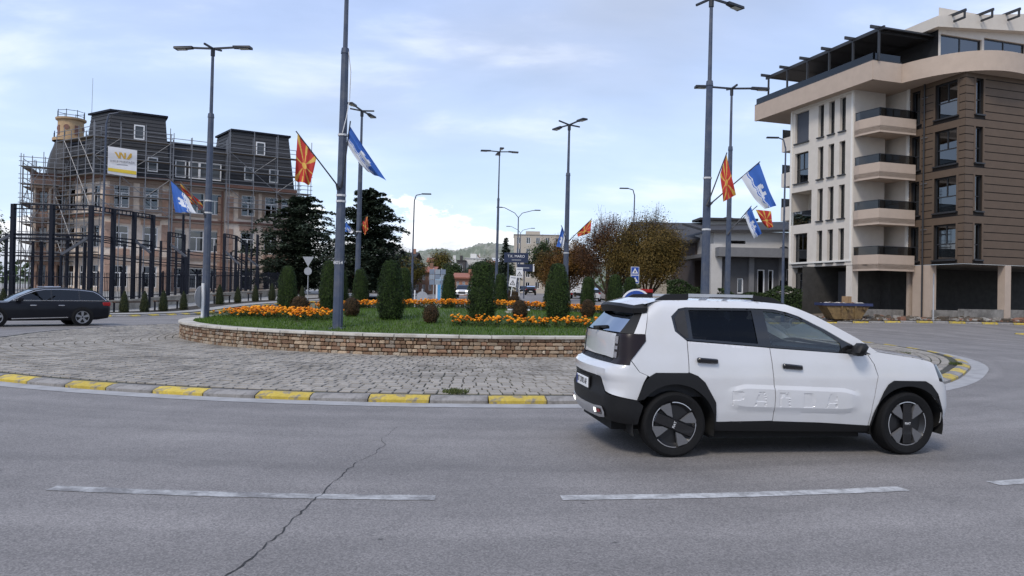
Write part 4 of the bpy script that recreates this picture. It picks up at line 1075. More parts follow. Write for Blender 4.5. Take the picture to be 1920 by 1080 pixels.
# ------------------------------------------------------------------ facade tools
def T2(o, u):
    """frame: x along u (2-D), y outwards (to the right of u seen from above is out), z up"""
    u = Vector((u[0], u[1], 0)).normalized(); n = Vector((u.y, -u.x, 0))
    return Matrix(((u.x, n.x, 0, o[0]), (u.y, n.y, 0, o[1]), (0, 0, 1, o[2] if len(o) > 2 else 0), (0, 0, 0, 1)))
def holed(mb, T, s0, s1, z0, z1, holes, depth=.3, n=0.0, mi=0, back=True):
    """wall face with rectangular openings and their reveals; holes = (a, b, c, d)"""
    xs = sorted({s0, s1} | {v for h in holes for v in h[:2] if s0 < v < s1}); zs = sorted({z0, z1} | {v for h in holes for v in h[2:4] if z0 < v < z1})
    for i in range(len(xs) - 1):
        for j in range(len(zs) - 1):
            cx, cz = (xs[i] + xs[i + 1]) / 2, (zs[j] + zs[j + 1]) / 2
            if any(h[0] < cx < h[1] and h[2] < cz < h[3] for h in holes): continue
            mb.poly([T @ Vector(q) for q in ((xs[i], n, zs[j]), (xs[i + 1], n, zs[j]), (xs[i + 1], n, zs[j + 1]), (xs[i], n, zs[j + 1]))], mi)
    for a, b, c, d in [h[:4] for h in holes]:
        for q in (((a, n, c), (a, n, d), (a, n - depth, d), (a, n - depth, c)), ((b, n, d), (b, n, c), (b, n - depth, c), (b, n - depth, d)), ((a, n, d), (b, n, d), (b, n - depth, d), (a, n - depth, d)), ((b, n, c), (a, n, c), (a, n - depth, c), (b, n - depth, c))):
            mb.poly([T @ Vector(v) for v in q], mi)
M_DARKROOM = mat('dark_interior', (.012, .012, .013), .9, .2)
G_WIN = glass_mat('window_glass', (.16, .18, .19), (.85, .92, 1), base=.06)
def window(parent, T, a, b, c, d, m_frame, style='cross', n=-.18, fw=.07, glass=None, sill=None, open_back=.5):
    """frame (part) > pane, room behind; style: cross | two | plain | tilt"""
    f = MB()
    def bar(x0, x1, z0, z1, y0=n - .05, y1=n + .02): f.box(x0, x1, y0, y1, z0, z1, T=T)
    bar(a, a + fw, c, d); bar(b - fw, b, c, d); bar(a + fw, b - fw, d - fw, d); bar(a + fw, b - fw, c, c + fw)
    zm = c + (d - c) * .66; xm = (a + b) / 2
    if style == 'cross': bar(a + fw, b - fw, zm - fw / 2, zm + fw / 2); bar(xm - fw / 2, xm + fw / 2, c + fw, zm - fw / 2)
    if style == 'two': bar(xm - fw / 2, xm + fw / 2, c + fw, d - fw)
    if style == 'tee': zt = c + (d - c) * .45; bar(a + fw, b - fw, zt - fw / 2, zt + fw / 2); bar(xm - fw / 2, xm + fw / 2, zt + fw / 2, d - fw)
    if style == 'half': zt = c + (d - c) * .42; bar(a + fw, b - fw, zt - fw / 2, zt + fw / 2)
    w = f.build('window', m_frame, parent)
    g_ = MB(); g_.poly([T @ Vector(q) for q in ((a, n - .02, c), (b, n - .02, c), (b, n - .02, d), (a, n - .02, d))]); g_.build('pane', glass or G_WIN, w)
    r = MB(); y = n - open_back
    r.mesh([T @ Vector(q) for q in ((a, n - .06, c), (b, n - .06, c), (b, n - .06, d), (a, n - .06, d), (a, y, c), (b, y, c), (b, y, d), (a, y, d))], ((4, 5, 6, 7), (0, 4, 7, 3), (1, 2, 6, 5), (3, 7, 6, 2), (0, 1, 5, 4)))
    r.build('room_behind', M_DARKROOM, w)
    if sill:
        s = MB(); s.box(a - .08, b + .08, -.02, .12, c - .09, c - .005, T=T); s.build('sill', sill, w)
    return w

# ------------------------------------------------------------------ pavement, fence and steel frames on the left
M_PAVE = mat('pavement_concrete', (.33, .32, .30), .9, .12, 3, bump=.15, bscale=30, col2=(.24, .235, .22), c2scale=.6)
M_SOIL = mat('planting_soil', (.035, .028, .02), .95, .4, 8, bump=.6, bscale=30)
LK = [(-100, 37.6), (-45, 38.0), (-30, 38.6), (-24.5, 39.8), (-21.4, 42.0), (-20.6, 46.0), (-20.3, 52), (-19.4, 60), (-17.0, 70), (-14, 82), (-12, 96), (-12, 230)]
LKi = [(-100, 38.0), (-45, 38.4), (-30, 39.0), (-24.8, 40.2), (-21.8, 42.2), (-21.0, 46.0), (-20.7, 52), (-19.8, 60), (-17.4, 70), (-14.4, 82), (-12.4, 96), (-12.4, 230)]
sheet('left_pavement', [(p[0], p[1]) for p in LKi] + [(-60, 230), (-100, 120)], .12, M_PAVE, 3)
strip = [(-100, 39.6), (-45, 40.0), (-30, 41.2), (-26, 42.0), (-23.6, 43.6), (-22.6, 46.2), (-21.9, 52), (-21.3, 60), (-19.2, 70), (-16, 82)]
stripo = [(x - (1.7 if y > 45 else .6), y + (0 if y > 45 else 2.4)) for x, y in strip]
sheet('planting_strip', strip + stripo[::-1], .135, M_SOIL, 1.5)
def kerb_line(name, pts, parent_name, zoff=0.0, first=0, L=1.0, gate=None):
    root = tag(MB().box(pts[0][0] - .01, pts[0][0] + .01, pts[0][1] - .01, pts[0][1] + .01, gz(*pts[0]) - .03, gz(*pts[0]) - .02).build(name, M_KG), kind='structure')
    q = densify(pts, L, False); k = first
    for i in range(len(q) - 1):
        a, b = Vector(q[i]), Vector(q[i + 1]); d = b - a; l = d.length; c = (a + b) / 2; ang = math.atan2(d.y, d.x)
        if c.length > 95: continue
        inst(KM[k % 2 == 0][k % 3], 'kerb_stone', root, (c.x, c.y, gz(c.x, c.y) + zoff), (RND.uniform(-.01, .01), 0, ang + (0 if True else PI)), (l - .02, 1, 1)); k += 1
    return root
kerb_line('left_kerb', LK[2:9], 'kerb', L=.98)
# low wall with railings
M_CREAMW = mat('cream_render_wall', (.36, .32, .26), .9, .12, 4, col2=(.25, .22, .18), c2scale=1.5)
M_STEEL = mat('dark_steel', (.006, .008, .016), .6, .2, 10, spec=.22)
FL = [(-62, 47.6), (-26.4, 47.6), (-25.3, 60), (-24.9, 85)]
fence = thing('railing_fence', 'black spiked railing fence on a low pale wall round the scaffolded building', 'fence', gp3(-26.4, 47.6)); fo = Vector(fence.location)
npk = 0; stuffp = MB()
for i in range(len(FL) - 1):
    a, b = Vector(FL[i]), Vector(FL[i + 1]); d = (b - a); L_ = d.length; d.normalize()
    zz = lambda p: gz(p.x, p.y) + .1
    q = densify([FL[i], FL[i + 1]], 3.0, False)
    for j in range(len(q) - 1):
        p0, p1 = Vector(q[j]), Vector(q[j + 1])
        P0, P1 = Vector((p0.x, p0.y, zz(p0))) - fo, Vector((p1.x, p1.y, zz(p1))) - fo
        m = MB(); m.bar(P0 + Vector((0, 0, .29)), P1 + Vector((0, 0, .29)), .35, .58); m.bar(P0 + Vector((0, 0, .62)), P1 + Vector((0, 0, .62)), .43, .08); m.build('low_wall', M_CREAMW, fence)
        for hz in (.85, 2.15):
            m = MB(); m.bar(P0 + Vector((0, 0, hz)), P1 + Vector((0, 0, hz)), .04, .06); m.build('rail', M_STEEL, fence)
        m = MB(); m.bar(P0 + Vector((0, 0, .8)), P0 + Vector((0, 0, 2.55)), .09, .09, up=(1, 0, 0)); m.build('post', M_STEEL, fence)
        nn = int((p1 - p0).length / .16)
        for k in range(1, nn):
            t = k / nn; P = P0 + (P1 - P0) * t
            vis = (p0.x > -34)
            m = stuffp if (npk >= 300 or not vis) else MB()
            m.bar(P + Vector((0, 0, .7)), P + Vector((0, 0, 2.35)), .026, .026, up=(1, 0, 0)); m.tube(P + Vector((0, 0, 2.35)), P + Vector((0, 0, 2.5)), .03, .002, 4)
            if m is not stuffp: m.build('picket', M_STEEL, fence); npk += 1
tag(stuffp.build('picket_row', M_STEEL, fence), kind='stuff')
# steel portal frames: a tall row that turns the corner and runs away, a lower row behind
def sframe(label, px, Y, ztop, strut=None, w=.34, twin=True):
    x = px_at(px, Y); t = thing('steel_post', label, 'steel frame', gp3(x, Y), 0, 'bare dark steel frames behind the railing')
    h = ztop - t.location.z
    m = MB(); m.box(-w / 2, w / 2, -.14, .14, 0, h); m.build('post', M_STEEL, t)
    m = MB(); m.box(-w / 2 - .16, w / 2 + .16, -.2, .2, 0, .1); m.build('base_plate', M_STEEL, t)
    if strut:
        dx, za, zb = strut; m = MB(); m.bar((0, 0, za - t.location.z), (dx, 0, zb - t.location.z), .12, .16, up=(0, 0, 1)); m.build('raking_strut', mat('grey_steel', (.06, .065, .08), .5, .15), t)
        m = MB(); m.box(dx - .06, dx + .06, -.06, .06, 0, zb - t.location.z); m.build('strut_leg', M_STEEL, t)
    return t
fr = [(22, 48.6, 6.95, (-2.3, 5.0, 3.7), 'at the left picture edge'), (95, 48.6, 6.95, None, 'second from the left picture edge'), (168, 48.6, 6.95, (-1.9, 4.95, 3.7), 'where the tall row turns its corner'),
      (210, 50.5, 6.95, None, 'first after the corner, beside the slim lamp post'), (249, 52.3, 6.95, (1.2, 5.0, 4.1), 'second after the corner'), (284, 54.2, 6.95, None, 'last of the tall row'),
      (315, 57.5, 6.0, (1.35, 5.1, 4.1), 'first of the lower row right of the tall frames'), (343, 60, 6.0, None, 'beside the small square lamp'), (419, 68, 6.75, (1.35, 5.2, 4.0), 'right of the left double lamp post'), (441, 70.5, 6.75, None, 'slim, second right of the left double lamp post'), (461, 74, 6.3, (1.2, 4.9, 4.0), 'third right of the left double lamp post'), (481, 77, 7.4, None, 'last, against the cedar')]
for i, px in enumerate((10, 60, 76, 125, 143, 158, 190, 232, 262, 300, 329, 352, 401, 432, 452, 470)):
    Y = 50.4 if px < 170 else 50.4 + (px - 170) * .098
    x = px_at(px, Y); t = thing('steel_post', 'slim inner steel post ' + ('at the left picture edge', 'left of the second tall frame', 'nearly touching the second tall frame from the left', 'halfway between second and third tall frames', 'right of centre between second and third tall frames', 'just left of the corner frame', 'just left of the slim street light', 'between the two frames right of the slim light', 'right of the second frame past the corner', 'right of the last tall frame', 'under the blue flag', 'left of the left double lamp post', 'just right of the left double lamp post', 'between the lower frames past the double lamp post', 'second last before the cedar', 'last before the cedar')[i], 'steel frame', gp3(x, Y), 0, 'slim inner steel posts')
    m = MB(); m.box(-.075, .075, -.075, .075, 0, 4.6 if i % 3 else 5.1); m.build('post', M_STEEL, t); m = MB(); m.box(-.2, .2, -.16, .16, 0, .08); m.build('base_plate', M_STEEL, t)
for i, (pa, pb) in enumerate(((2, 170), (170, 300), (300, 400), (400, 482))):
    Ya, Yb = [50.2 if q < 171 else 50.2 + (q - 170) * .098 for q in (pa, pb)]
    A = Vector((px_at(pa, Ya), Ya, 5.05)); B = Vector((px_at(pb, Yb), Yb, 5.05))
    t = thing('steel_girder', 'low twin steel rails on the inner posts, ' + ('left of the slim lamp post', 'right of the slim lamp post', 'behind the left double lamp post', 'ending at the cedar')[i], 'girder', tuple(A), 0, 'low twin rails on the inner posts')
    for dz in (0, -.28, -1.2, -1.42): m = MB(); m.bar((0, 0, dz), B - A + Vector((0, 0, dz)), .06, .07); m.build('rail', M_STEEL, t)
prev = None
for px, Y, zt, st, lab in fr:
    sframe('dark bare steel post, ' + lab, px, Y, zt, st, .23 if Y < 56 else .19)
for (a, b) in ((0, 1), (1, 2), (2, 3), (3, 4), (4, 5), (6, 7), (8, 9), (9, 10)):
    (pa, Ya, za, _, _), (pb, Yb, zb, _, _) = fr[a], fr[b]
    A = Vector((px_at(pa, Ya), Ya, za)); B = Vector((px_at(pb, Yb), Yb, zb))
    t = thing('steel_girder', 'twin-chord dark steel girder ' + ['spanning the two leftmost frames', 'between the second and third left frames', 'bending round the corner of the tall row', 'sloping away behind the slim lamp post', 'at the right end of the tall row', '', 'joining the two lower frames', '', 'just right of the left double lamp post', 'nearest the cedar'][a], 'girder', tuple(A), 0, 'twin-chord steel girders on the frames')
    D = B - A
    for dz, nm in ((-.02, 'upper_chord'), (-.30, 'lower_chord'), (-1.95, 'upper_chord'), (-2.2, 'lower_chord')):
        m = MB(); m.bar((0, 0, dz), D + Vector((0, 0, dz)), .07, .08); m.build(nm, M_STEEL, t)
    for k in range(1, 5):
        m = MB(); p = D * (k / 5); m.bar(p + Vector((0, 0, -.3)), p + Vector((0, 0, -.02)), .05, .05, up=(1, 0, 0)); m.build('batten', M_STEEL, t)
# low tube benches by the kerb
for x, y, rz, lab in ((-23.9, 46.6, 1.4, 'just right of the dark estate car'), (-23.3, 50.4, 1.45, 'behind the third and fourth small conifers'), (-22.7, 58.5, 1.5, 'right of the left double lamp post'), (-22.2, 64.5, 1.5, 'far end of the conifer row')):
    t = thing('tube_barrier', 'low dark tube bench rail ' + lab, 'barrier', gp3(x, y, .12), rz, 'low tube rails by the left kerb')
    for s in (-1.3, 1.3): m = MB(); m.box(s - .04, s + .04, -.04, .04, 0, .62); m.build('leg', M_STEEL, t)
    m = MB(); m.box(-1.34, 1.34, -.12, .12, .58, .66); m.build('rail', mat('brown_timber', (.09, .05, .03), .8, .2), t)

# ------------------------------------------------------------------ the scaffolded building
M_STUCCO = mat('pink_cream_stucco', (.68, .575, .48), .92, .10, 3, bump=.15, bscale=20, col2=(.60, .485, .395), c2scale=.7)
M_PINK = mat('rose_stucco', (.42, .275, .21), .92, .12, 3, col2=(.36, .23, .17), c2scale=.9)
M_TRIM = mat('stone_trim', (.30, .225, .18), .9, .12, 5)
M_CORN = mat('red_brown_cornice', (.19, .10, .075), .85, .15, 6)
M_SLATE = mat('slate_roof', (.028, .028, .031), .6, .3, 8, bump=.5, bscale=14, stretch=(1, 1, 2.5))
M_WFR = mat('white_window_frame', (.72, .72, .72), .5, .05)
M_SCAF = mat('galvanised_tube', (.19, .195, .21), .5, .2, 20, metal=.4)
M_DECK = mat('scaffold_deck', (.16, .13, .10), .85, .3, 6)
BO = (-46.0, 84.0); BU = (.858, .513)
GB = gz(-40, 88)
bld = thing('mansard_building', 'three-storey pink stucco building with dark slate mansard roof under scaffolding', 'building', (BO[0], BO[1], 0), 0)
def TB(off=(0, 0, 0), u=BU): return T2((off[0], off[1], off[2]), u)
FT = T2((0, 0, 0), BU)                       # front: s 0..21.2 along, n outwards, origin at left corner
ZS = [GB, 5.3, 9.7, 14.2]                   # storey lines; cornice at 16
secs = [(0.0, 6.7, 0.0), (6.7, 12.9, -1.3), (12.9, 21.2, 0.0)]   # left block, recessed middle, right block
winS = [(1.62, 1), (4.65, 1), (7.75, 0), (9.85, 0), (11.85, 0), (15.5, 1), (18.3, 1), (20.3, 1)]
rows = [(1.7, 4.2), (6.2, 8.75), (10.75, 13.3)]
for s0, s1, n in secs:
    T = FT @ Matrix.Translation((0, n, 0))
    holes = [(s - .80, s + .80, c, d) for s, _ in winS if s0 < s < s1 for c, d in rows]
    m = MB(); holed(m, T, s0, s1, GB - .5, 13.7, holes, .25, mi=0); m.build('wall', M_STUCCO, bld)
    for (a, b, c, d) in holes:
        window(bld, T, a, b, c, d, M_WFR, 'cross', -.16, .11)
        m = MB()
        if c > 10: m.box(a - .38, a - .02, .0, .1, c - .35, d + .45, T=T); m.box(b + .02, b + .38, .0, .1, c - .35, d + .45, T=T); m.box(a - .02, b + .02, .0, .1, d + .02, d + .45, T=T); m.box(a - .02, b + .02, .0, .12, c - .4, c - .02, T=T); mt = M_TRIM
        elif c > 6:
            m.box(a - .2, b + .2, .0, .1, d + .2, d + .75, T=T); m.build('lintel', M_PINK, bld); m = MB(); m.box(a - .3, b + .3, .0, .16, d + .77, d + .86, T=T); m.build('hood_mould', M_TRIM, bld); m = MB(); m.box(a - .15, b + .15, .0, .08, c - .85, c - .15, T=T); mt = M_PINK
        else: m.box(a - .25, b + .25, 0, .08, d + .08, d + .45, T=T); mt = M_TRIM
        m.build('window_surround', mt, bld)
    # horizontal courses
    for z0, z1, pr, mt in ((5.05, 5.3, .14, M_TRIM), (9.75, 10.0, .18, M_CORN), (13.7, 14.05, .25, M_TRIM), (14.05, 14.4, .55, M_CORN)):
        m = MB(); m.box(s0 - (.1 if n == 0 else 0), s1 + (.1 if n == 0 else 0), .0, pr, z0, z1, T=T); m.build('cornice' if z0 > 13 else 'string_course', mt, bld)
    # grooved piers
    for s in ([s0 + .45, s1 - .45] if n == 0 else [s0 + .3, s1 - .3]):
        for j in range(14):
            z0 = GB + .1 + j * .98
            if z0 + .95 > 13.65: break
            if -.97 < z0 - 5.3 < 0 or -.97 < z0 - 10.0 < 0: continue
            m = MB(); m.cbox(s - .42, s + .42, .01, .09, z0, z0 + .93, .03, T=T); m.build('rusticated_block', M_PINK if (s < 1 or 6 < s < 7.5 or 12.5 < s < 14.2) else M_STUCCO, bld)
for n0, s in ((-1.3, 6.7), (-1.3, 12.9)):
    m = MB(); m.mesh([FT @ Vector(q) for q in ((s, 0, GB - .5), (s, n0, GB - .5), (s, n0, 13.7), (s, 0, 13.7))], [(0, 1, 2, 3)]); m.build('wall', M_STUCCO, bld)
m = MB(); m.box(12.55, 12.7, -1.25, -1.1, GB, 13.7, T=FT); m.build('downpipe', M_CORN, bld)
# left flank, running back, and right flank
FD = Vector((-.85, .53)); FLN = 8.6
BL_ = T2((FD.x * FLN, FD.y * FLN, 0), (.85, -.53))     # flank: s 0..8.6, ends at the corner
hol = [(s - .7, s + .7, c, d) for s in (1.6, 4.2, 6.8) for c, d in rows]
m = MB(); holed(m, BL_, 0, FLN, GB - .5, 13.7, hol, .25); m.build('wall', M_STUCCO, bld)
for a, b, c, d in hol: window(bld, BL_, a, b, c, d, M_WFR, 'cross', -.16, .10)
for z0, z1, pr, mt in ((5.05, 5.3, .14, M_TRIM), (9.75, 10.0, .18, M_CORN), (13.7, 14.05, .25, M_TRIM), (14.05, 14.4, .55, M_CORN)):
    m = MB(); m.box(0, FLN, .003, pr, z0 + .002, z1 - .002, T=BL_); m.build('cornice' if z0 > 13 else 'string_course', mt, bld)
m = MB(); m.mesh([FT @ Vector(q) for q in ((21.2, 0, GB - .5), (21.2, -16, GB - .5), (21.2, -16, 14.2), (21.2, 0, 14.2), (0, -18, GB - .5), (0, -18, 14.2))], [(0, 1, 2, 3)]); m.build('wall', M_STUCCO, bld)
m = MB(); m.mesh([FT @ Vector(q) for q in ((21.2, -16, GB - .5), (0, -18, GB - .5), (0, -18, 14.2), (21.2, -16, 14.2))], [(0, 1, 2, 3)]); m.build('wall', M_STUCCO, bld)
# roofs: two pavilion mansards and the lower slope between
def mansard(s0, s1, n0, n1, z0, z1, ins, cap):
    m = MB(); a = [(s0, n0), (s1, n0), (s1, n1), (s0, n1)]; b = [(s0 + ins, n0 - ins), (s1 - ins, n0 - ins), (s1 - ins, n1 + ins), (s0 + ins, n1 + ins)]
    vs = [FT @ Vector((*p, z0)) for p in a] + [FT @ Vector((*p, z1)) for p in b]
    m.mesh(vs, [(0, 1, 5, 4), (1, 2, 6, 5), (2, 3, 7, 6), (3, 0, 4, 7), (4, 5, 6, 7)]); ro = m.build('roof', M_SLATE, bld)
    nrow = int((z1 - z0) / .42)
    for k in range(nrow):      # slate courses
        t = (k + .15) / nrow; i = ins * t; z = z0 + (z1 - z0) * t
        m = MB(); m.mesh([FT @ Vector(q) for q in ((s0 + i - .02, n0 - i + .05, z), (s1 - i + .02, n0 - i + .05, z), (s1 - i, n0 - i + .01, z + .34), (s0 + i, n0 - i + .01, z + .34))], [(0, 1, 2, 3)]); m.build('slate_course', M_SLATE, ro)
        m = MB(); m.mesh([FT @ Vector(q) for q in ((s0 + i - .05, n1 + i, z), (s0 + i - .05, n0 - i + .02, z), (s0 + i - .01, n0 - i, z + .34), (s0 + i - .01, n1 + i, z + .34))], [(0, 1, 2, 3)]); m.build('slate_course', M_SLATE, ro)
    m = MB(); m.box(s0 + ins - cap, s1 - ins + cap, n1 + ins - cap, n0 - ins + cap, z1, z1 + .25, T=FT); m.build('roof_edge', M_STEEL, ro)
    return ro
def inset2(poly, d):
    n = len(poly); ar = sum(poly[i][0] * poly[(i + 1) % n][1] - poly[(i + 1) % n][0] * poly[i][1] for i in range(n)); sg = 1 if ar > 0 else -1; out = []
    for i in range(n):
        p0, p1, p2 = Vector(poly[i - 1]), Vector(poly[i]), Vector(poly[(i + 1) % n]); e1, e2 = (p1 - p0).normalized(), (p2 - p1).normalized()
        mm = (Vector((-e1.y, e1.x)) + Vector((-e2.y, e2.x))) * sg; q = p1 + mm * (2 * d / mm.length_squared); out.append((q.x, q.y))
    return out
def mansard_poly(pts, z0, z1, ins, cap, edges):
    top = inset2(pts, ins); n = len(pts); m = MB(); m.mesh([FT @ Vector((*p, z0)) for p in pts] + [FT @ Vector((*p, z1)) for p in top], [(i, (i + 1) % n, n + (i + 1) % n, n + i) for i in range(n)] + [tuple(range(n, 2 * n))]); ro = m.build('roof', M_SLATE, bld)
    nr = int((z1 - z0) / .42)
    for e in edges:
        a0, a1, b0, b1 = [Vector(q) for q in (pts[e], pts[(e + 1) % n], top[e], top[(e + 1) % n])]; dd = (a1 - a0).normalized(); nn = Vector((dd.y, -dd.x)) * (1 if (Vector((dd.y, -dd.x)).dot(a0 - b0) > 0) else -1)
        for k in range(nr):
            t0, t1 = (k + .1) / nr, (k + .95) / nr; q = [a0.lerp(b0, t0) + nn * .06, a1.lerp(b1, t0) + nn * .06, a1.lerp(b1, t1) + nn * .01, a0.lerp(b0, t1) + nn * .01]; zq = [z0 + (z1 - z0) * t for t in (t0, t0, t1, t1)]
            m = MB(); m.mesh([FT @ Vector((v.x, v.y, z)) for v, z in zip(q, zq)], [(0, 1, 2, 3)]); m.build('slate_course', M_SLATE, ro)
    cp = inset2(top, -cap); m = MB(); m.prism(cp, z1, z1 + .22, T=FT); m.build('roof_edge', M_STEEL, ro)
    return ro
r1 = mansard_poly([(.1, -.1), (6.6, -.1), (6.6, -5.2), (-2.3, -4.9)], 14.4, 21.7, .55, .25, (0, 3)); r3 = mansard_poly([(13.0, -.1), (21.1, -.1), (21.1, -9), (12.0, -7)], 14.4, 21.2, .7, .25, (0, 3)); r2 = mansard(5.8, 14.0, -1.4, -12, 14.4, 19.0, .8, .15)
r4 = mansard_poly([(-1.9, -4.2), (6.0, -4.6), (3.0, -12), (-5.2, -10.5)], 14.38, 18.6, .6, .15, (3,))
def dormer(ro, s, z, w, h, ins0):
    T = FT @ Matrix.Translation((0, ins0, 0)); m = MB()
    m.box(s - w / 2 - .12, s - w / 2, -.4, .12, z, z + h, T=T); m.box(s + w / 2, s + w / 2 + .12, -.4, .12, z, z + h, T=T); m.box(s - w / 2 - .12, s + w / 2 + .12, -.4, .12, z + h, z + h + .14, T=T); m.box(s - w / 2 - .12, s + w / 2 + .12, -.4, .12, z - .14, z, T=T)
    d = m.build('dormer_window', M_WFR, ro)
    m = MB(); m.box(s - w / 2, s + w / 2, -.3, .02, z, z + h, T=T); m.build('pane', mat('dormer_pane', (.06, .065, .07), .15, .1), d)
for s, z, n in ((3.3, 18.9, -.42), (4.75, 15.3, -.15), (1.8, 15.3, -.15)): dormer(r1, s, z, .85, 1.4, n)
for s, z, n in ((16.9, 18.6, -.5), (15.5, 15.3, -.15), (18.5, 15.3, -.15)): dormer(r3, s, z, .85, 1.4, n)
for s in (7.9, 9.4, 10.6, 11.9): dormer(r2, s, 15.1, .95, 1.8, -1.5)
# rear-left wing with the bell roof and round turret
WG = thing('turret_wing', 'projecting wing of the scaffolded building with bell roof and round ochre turret', 'building', (px_at(96, 88), 88, 0))
WT_ = T2((0, 0, 0), (.93, .37))
hw = [(-1.5, -.6, 6.2, 8.6), (.5, 1.4, 6.2, 8.6), (-1.5, -.6, 10.4, 12.8), (.5, 1.4, 10.4, 12.8), (-1.5, -.6, 1.8, 4.2), (.5, 1.4, 1.8, 4.2)]
m = MB(); holed(m, WT_, -2.1, 2.0, 0, 14, hw, .5); m.build('wall', M_PINK, WG)
for h_ in hw: window(WG, WT_, *h_, M_TRIM, 'two', -.4, .1)
m = MB(); m.mesh([WT_ @ Vector(q) for q in ((-2.1, 0, 0), (-2.1, -7, 0), (-2.1, -7, 14), (-2.1, 0, 14), (2.0, 0, 0), (2.0, -7, 0), (2.0, -7, 14), (2.0, 0, 14))], [(1, 0, 3, 2), (4, 5, 6, 7), (3, 7, 6, 2)]); m.build('wall', M_PINK, WG)
for s in (-1.85, -.3, .25, 1.75):
    m = MB(); m.tube(WT_ @ Vector((s, .2, 9.6)), WT_ @ Vector((s, .2, 13.2)), .19, .16, 12); m.build('column', M_STUCCO, WG)
    m = MB(); m.box(s - .2, s + .2, .0, .36, 5.1, 9.4, T=WT_); m.build('pilaster', M_STUCCO, WG)
for z0, z1, pr, mt in ((9.3, 9.65, .5, M_TRIM), (13.4, 14.5, .3, M_PINK), (13.1, 13.4, .55, M_TRIM), (14.5, 14.85, .7, M_CORN), (4.7, 5.05, .45, M_TRIM)):
    m = MB(); m.box(-2.3, 2.2, .0, pr, z0, z1, T=WT_); m.build('cornice', mt, WG)
m = MB(); prof = [(2.6, 14.8), (2.55, 15.5), (2.4, 16.7), (2.15, 17.8), (1.85, 18.6), (1.7, 19.1), (1.66, 19.3)]
c_ = WT_ @ Vector((1.2, -2.6, 0)); m.lathe(prof, 8, c_, a0=.3, a1=.3 + 2 * PI); m.build('bell_roof', M_SLATE, WG, smooth=30)
M_OCHRE = mat('ochre_stucco', (.42, .29, .165), .9, .14, 3)
m = MB(); m.lathe([(1.95, 19.2), (1.95, 19.55), (1.42, 19.6), (1.40, 21.7), (1.65, 21.85), (1.68, 22.05), (0, 22.1)], 20, c_); tu = m.build('turret', M_OCHRE, WG, smooth=30)
for k in range(8):
    a = k * PI / 4 + .2; T = Matrix.Translation(c_) @ Matrix.Rotation(a, 4, 'Z'); T2_ = Matrix.Translation(c_) @ Matrix.Rotation(a + PI / 4, 4, 'Z')
    m = MB()
    if k % 2: m.box(1.38, 1.43, -.24, .24, 19.95, 21.1, T=T)
    else: m.tube(T @ Vector((1.37, 0, 20.85)), T @ Vector((1.44, 0, 20.85)), .32, n=12)
    m.build('turret_opening', M_CORN, tu)
    m = MB(); m.tube(T @ Vector((1.5, 0, 22.05)), T @ Vector((1.5, 0, 23.0)), .04, n=5); m.build('baluster', M_STEEL, tu)
    for zz_ in (22.35, 22.9): m = MB(); m.tube(T @ Vector((1.5, 0, zz_)), T2_ @ Vector((1.5, 0, zz_)), .03, n=4); m.build('ring_rail', M_STEEL, tu)
    m = MB(); m.tube(T @ Vector((1.85, 0, 19.5)), T @ Vector((1.85, 0, 20.3)), .05, n=5); m.build('finial', M_STEEL, tu)
t = thing('antenna_mast', 'thin antenna rod rising beside the round turret', 'antenna', (px_at(163, 90), 90, 14)); m = MB(); m.tube((0, 0, 0), (.1, 0, 12.9), .045, .02, 5); m.build('rod', M_SCAF, t)
m = MB(); m.bar((-.4, 0, 6.6), (.2, 0, 6.7), .04, .04); m.build('cross_rod', M_SCAF, t)

# ---- scaffolding: each bay's standards, ledgers and decks
def scaffold(label, T, org, s0, s1, zlist, ztop, bays, n0=.5, n1=1.3, diag=True, decks=None):
    t = thing('scaffolding', label, 'scaffold', org, 0, 'tube scaffolding round the building'); o = Vector(org)
    xs = [s0 + (s1 - s0) * i / bays for i in range(bays + 1)]
    W = lambda s, n, z: T @ Vector((s, n, z)) - o
    for i, s in enumerate(xs):
        for n in (n0, n1):
            m = MB(); m.tube(W(s, n, GB), W(s, n, ztop + RND.uniform(-.6, .6)), .045, n=5); m.build('standard', M_SCAF, t)
        for z in zlist: m = MB(); m.tube(W(s, n0, z), W(s, n1, z), .04, n=4); m.build('transom', M_SCAF, t)
    for z in zlist:
        for n in (n1,):
            for dz in (0, .55, 1.05): m = MB(); m.tube(W(s0 - .2, n, z + dz), W(s1 + .2, n, z + dz), .04, n=5); m.build('ledger', M_SCAF, t)
        if decks is None or z in decks:
            m = MB(); m.mesh([W(s0, n0, z), W(s1, n0, z), W(s1, n1, z), W(s0, n1, z), W(s0, n0, z - .08), W(s1, n0, z - .08), W(s1, n1, z - .08), W(s0, n1, z - .08)], [(0, 1, 2, 3), (7, 6, 5, 4), (3, 2, 6, 7), (0, 4, 5, 1)]); m.build('deck', M_DECK, t)
    if diag:
        for i in range(bays):
            for j in range(len(zlist) - 1):
                if (i + j) % 3 == 1: continue
                a, b = (xs[i], xs[i + 1]) if (i + j) % 2 else (xs[i + 1], xs[i])
                m = MB(); m.tube(W(a, n1, zlist[j]), W(b, n1, zlist[j + 1]), .035, n=4); m.build('brace', M_SCAF, t)
    return t
WO = Matrix.Translation((BO[0], BO[1], 0))
scaffold('tube scaffolding across the left block, behind the white banner', WO @ FT, (BO[0], BO[1], GB), -1.2, 6.5, [9.9, 12.0, 14.2, 16.2, 18.4], 19.9, 3)
scaffold('tube scaffolding across the middle roof of the building', WO @ FT, (BO[0] + 7, BO[1] + 4, GB), 6.8, 12.7, [13.8, 16.0, 18.0], 19.3, 3, diag=False)
scaffold('tube scaffolding across the right block above the cedar', WO @ FT, (BO[0] + 12, BO[1] + 7, GB), 13.0, 21.4, [11.6, 13.8, 16.0, 18.2], 20.6, 3)
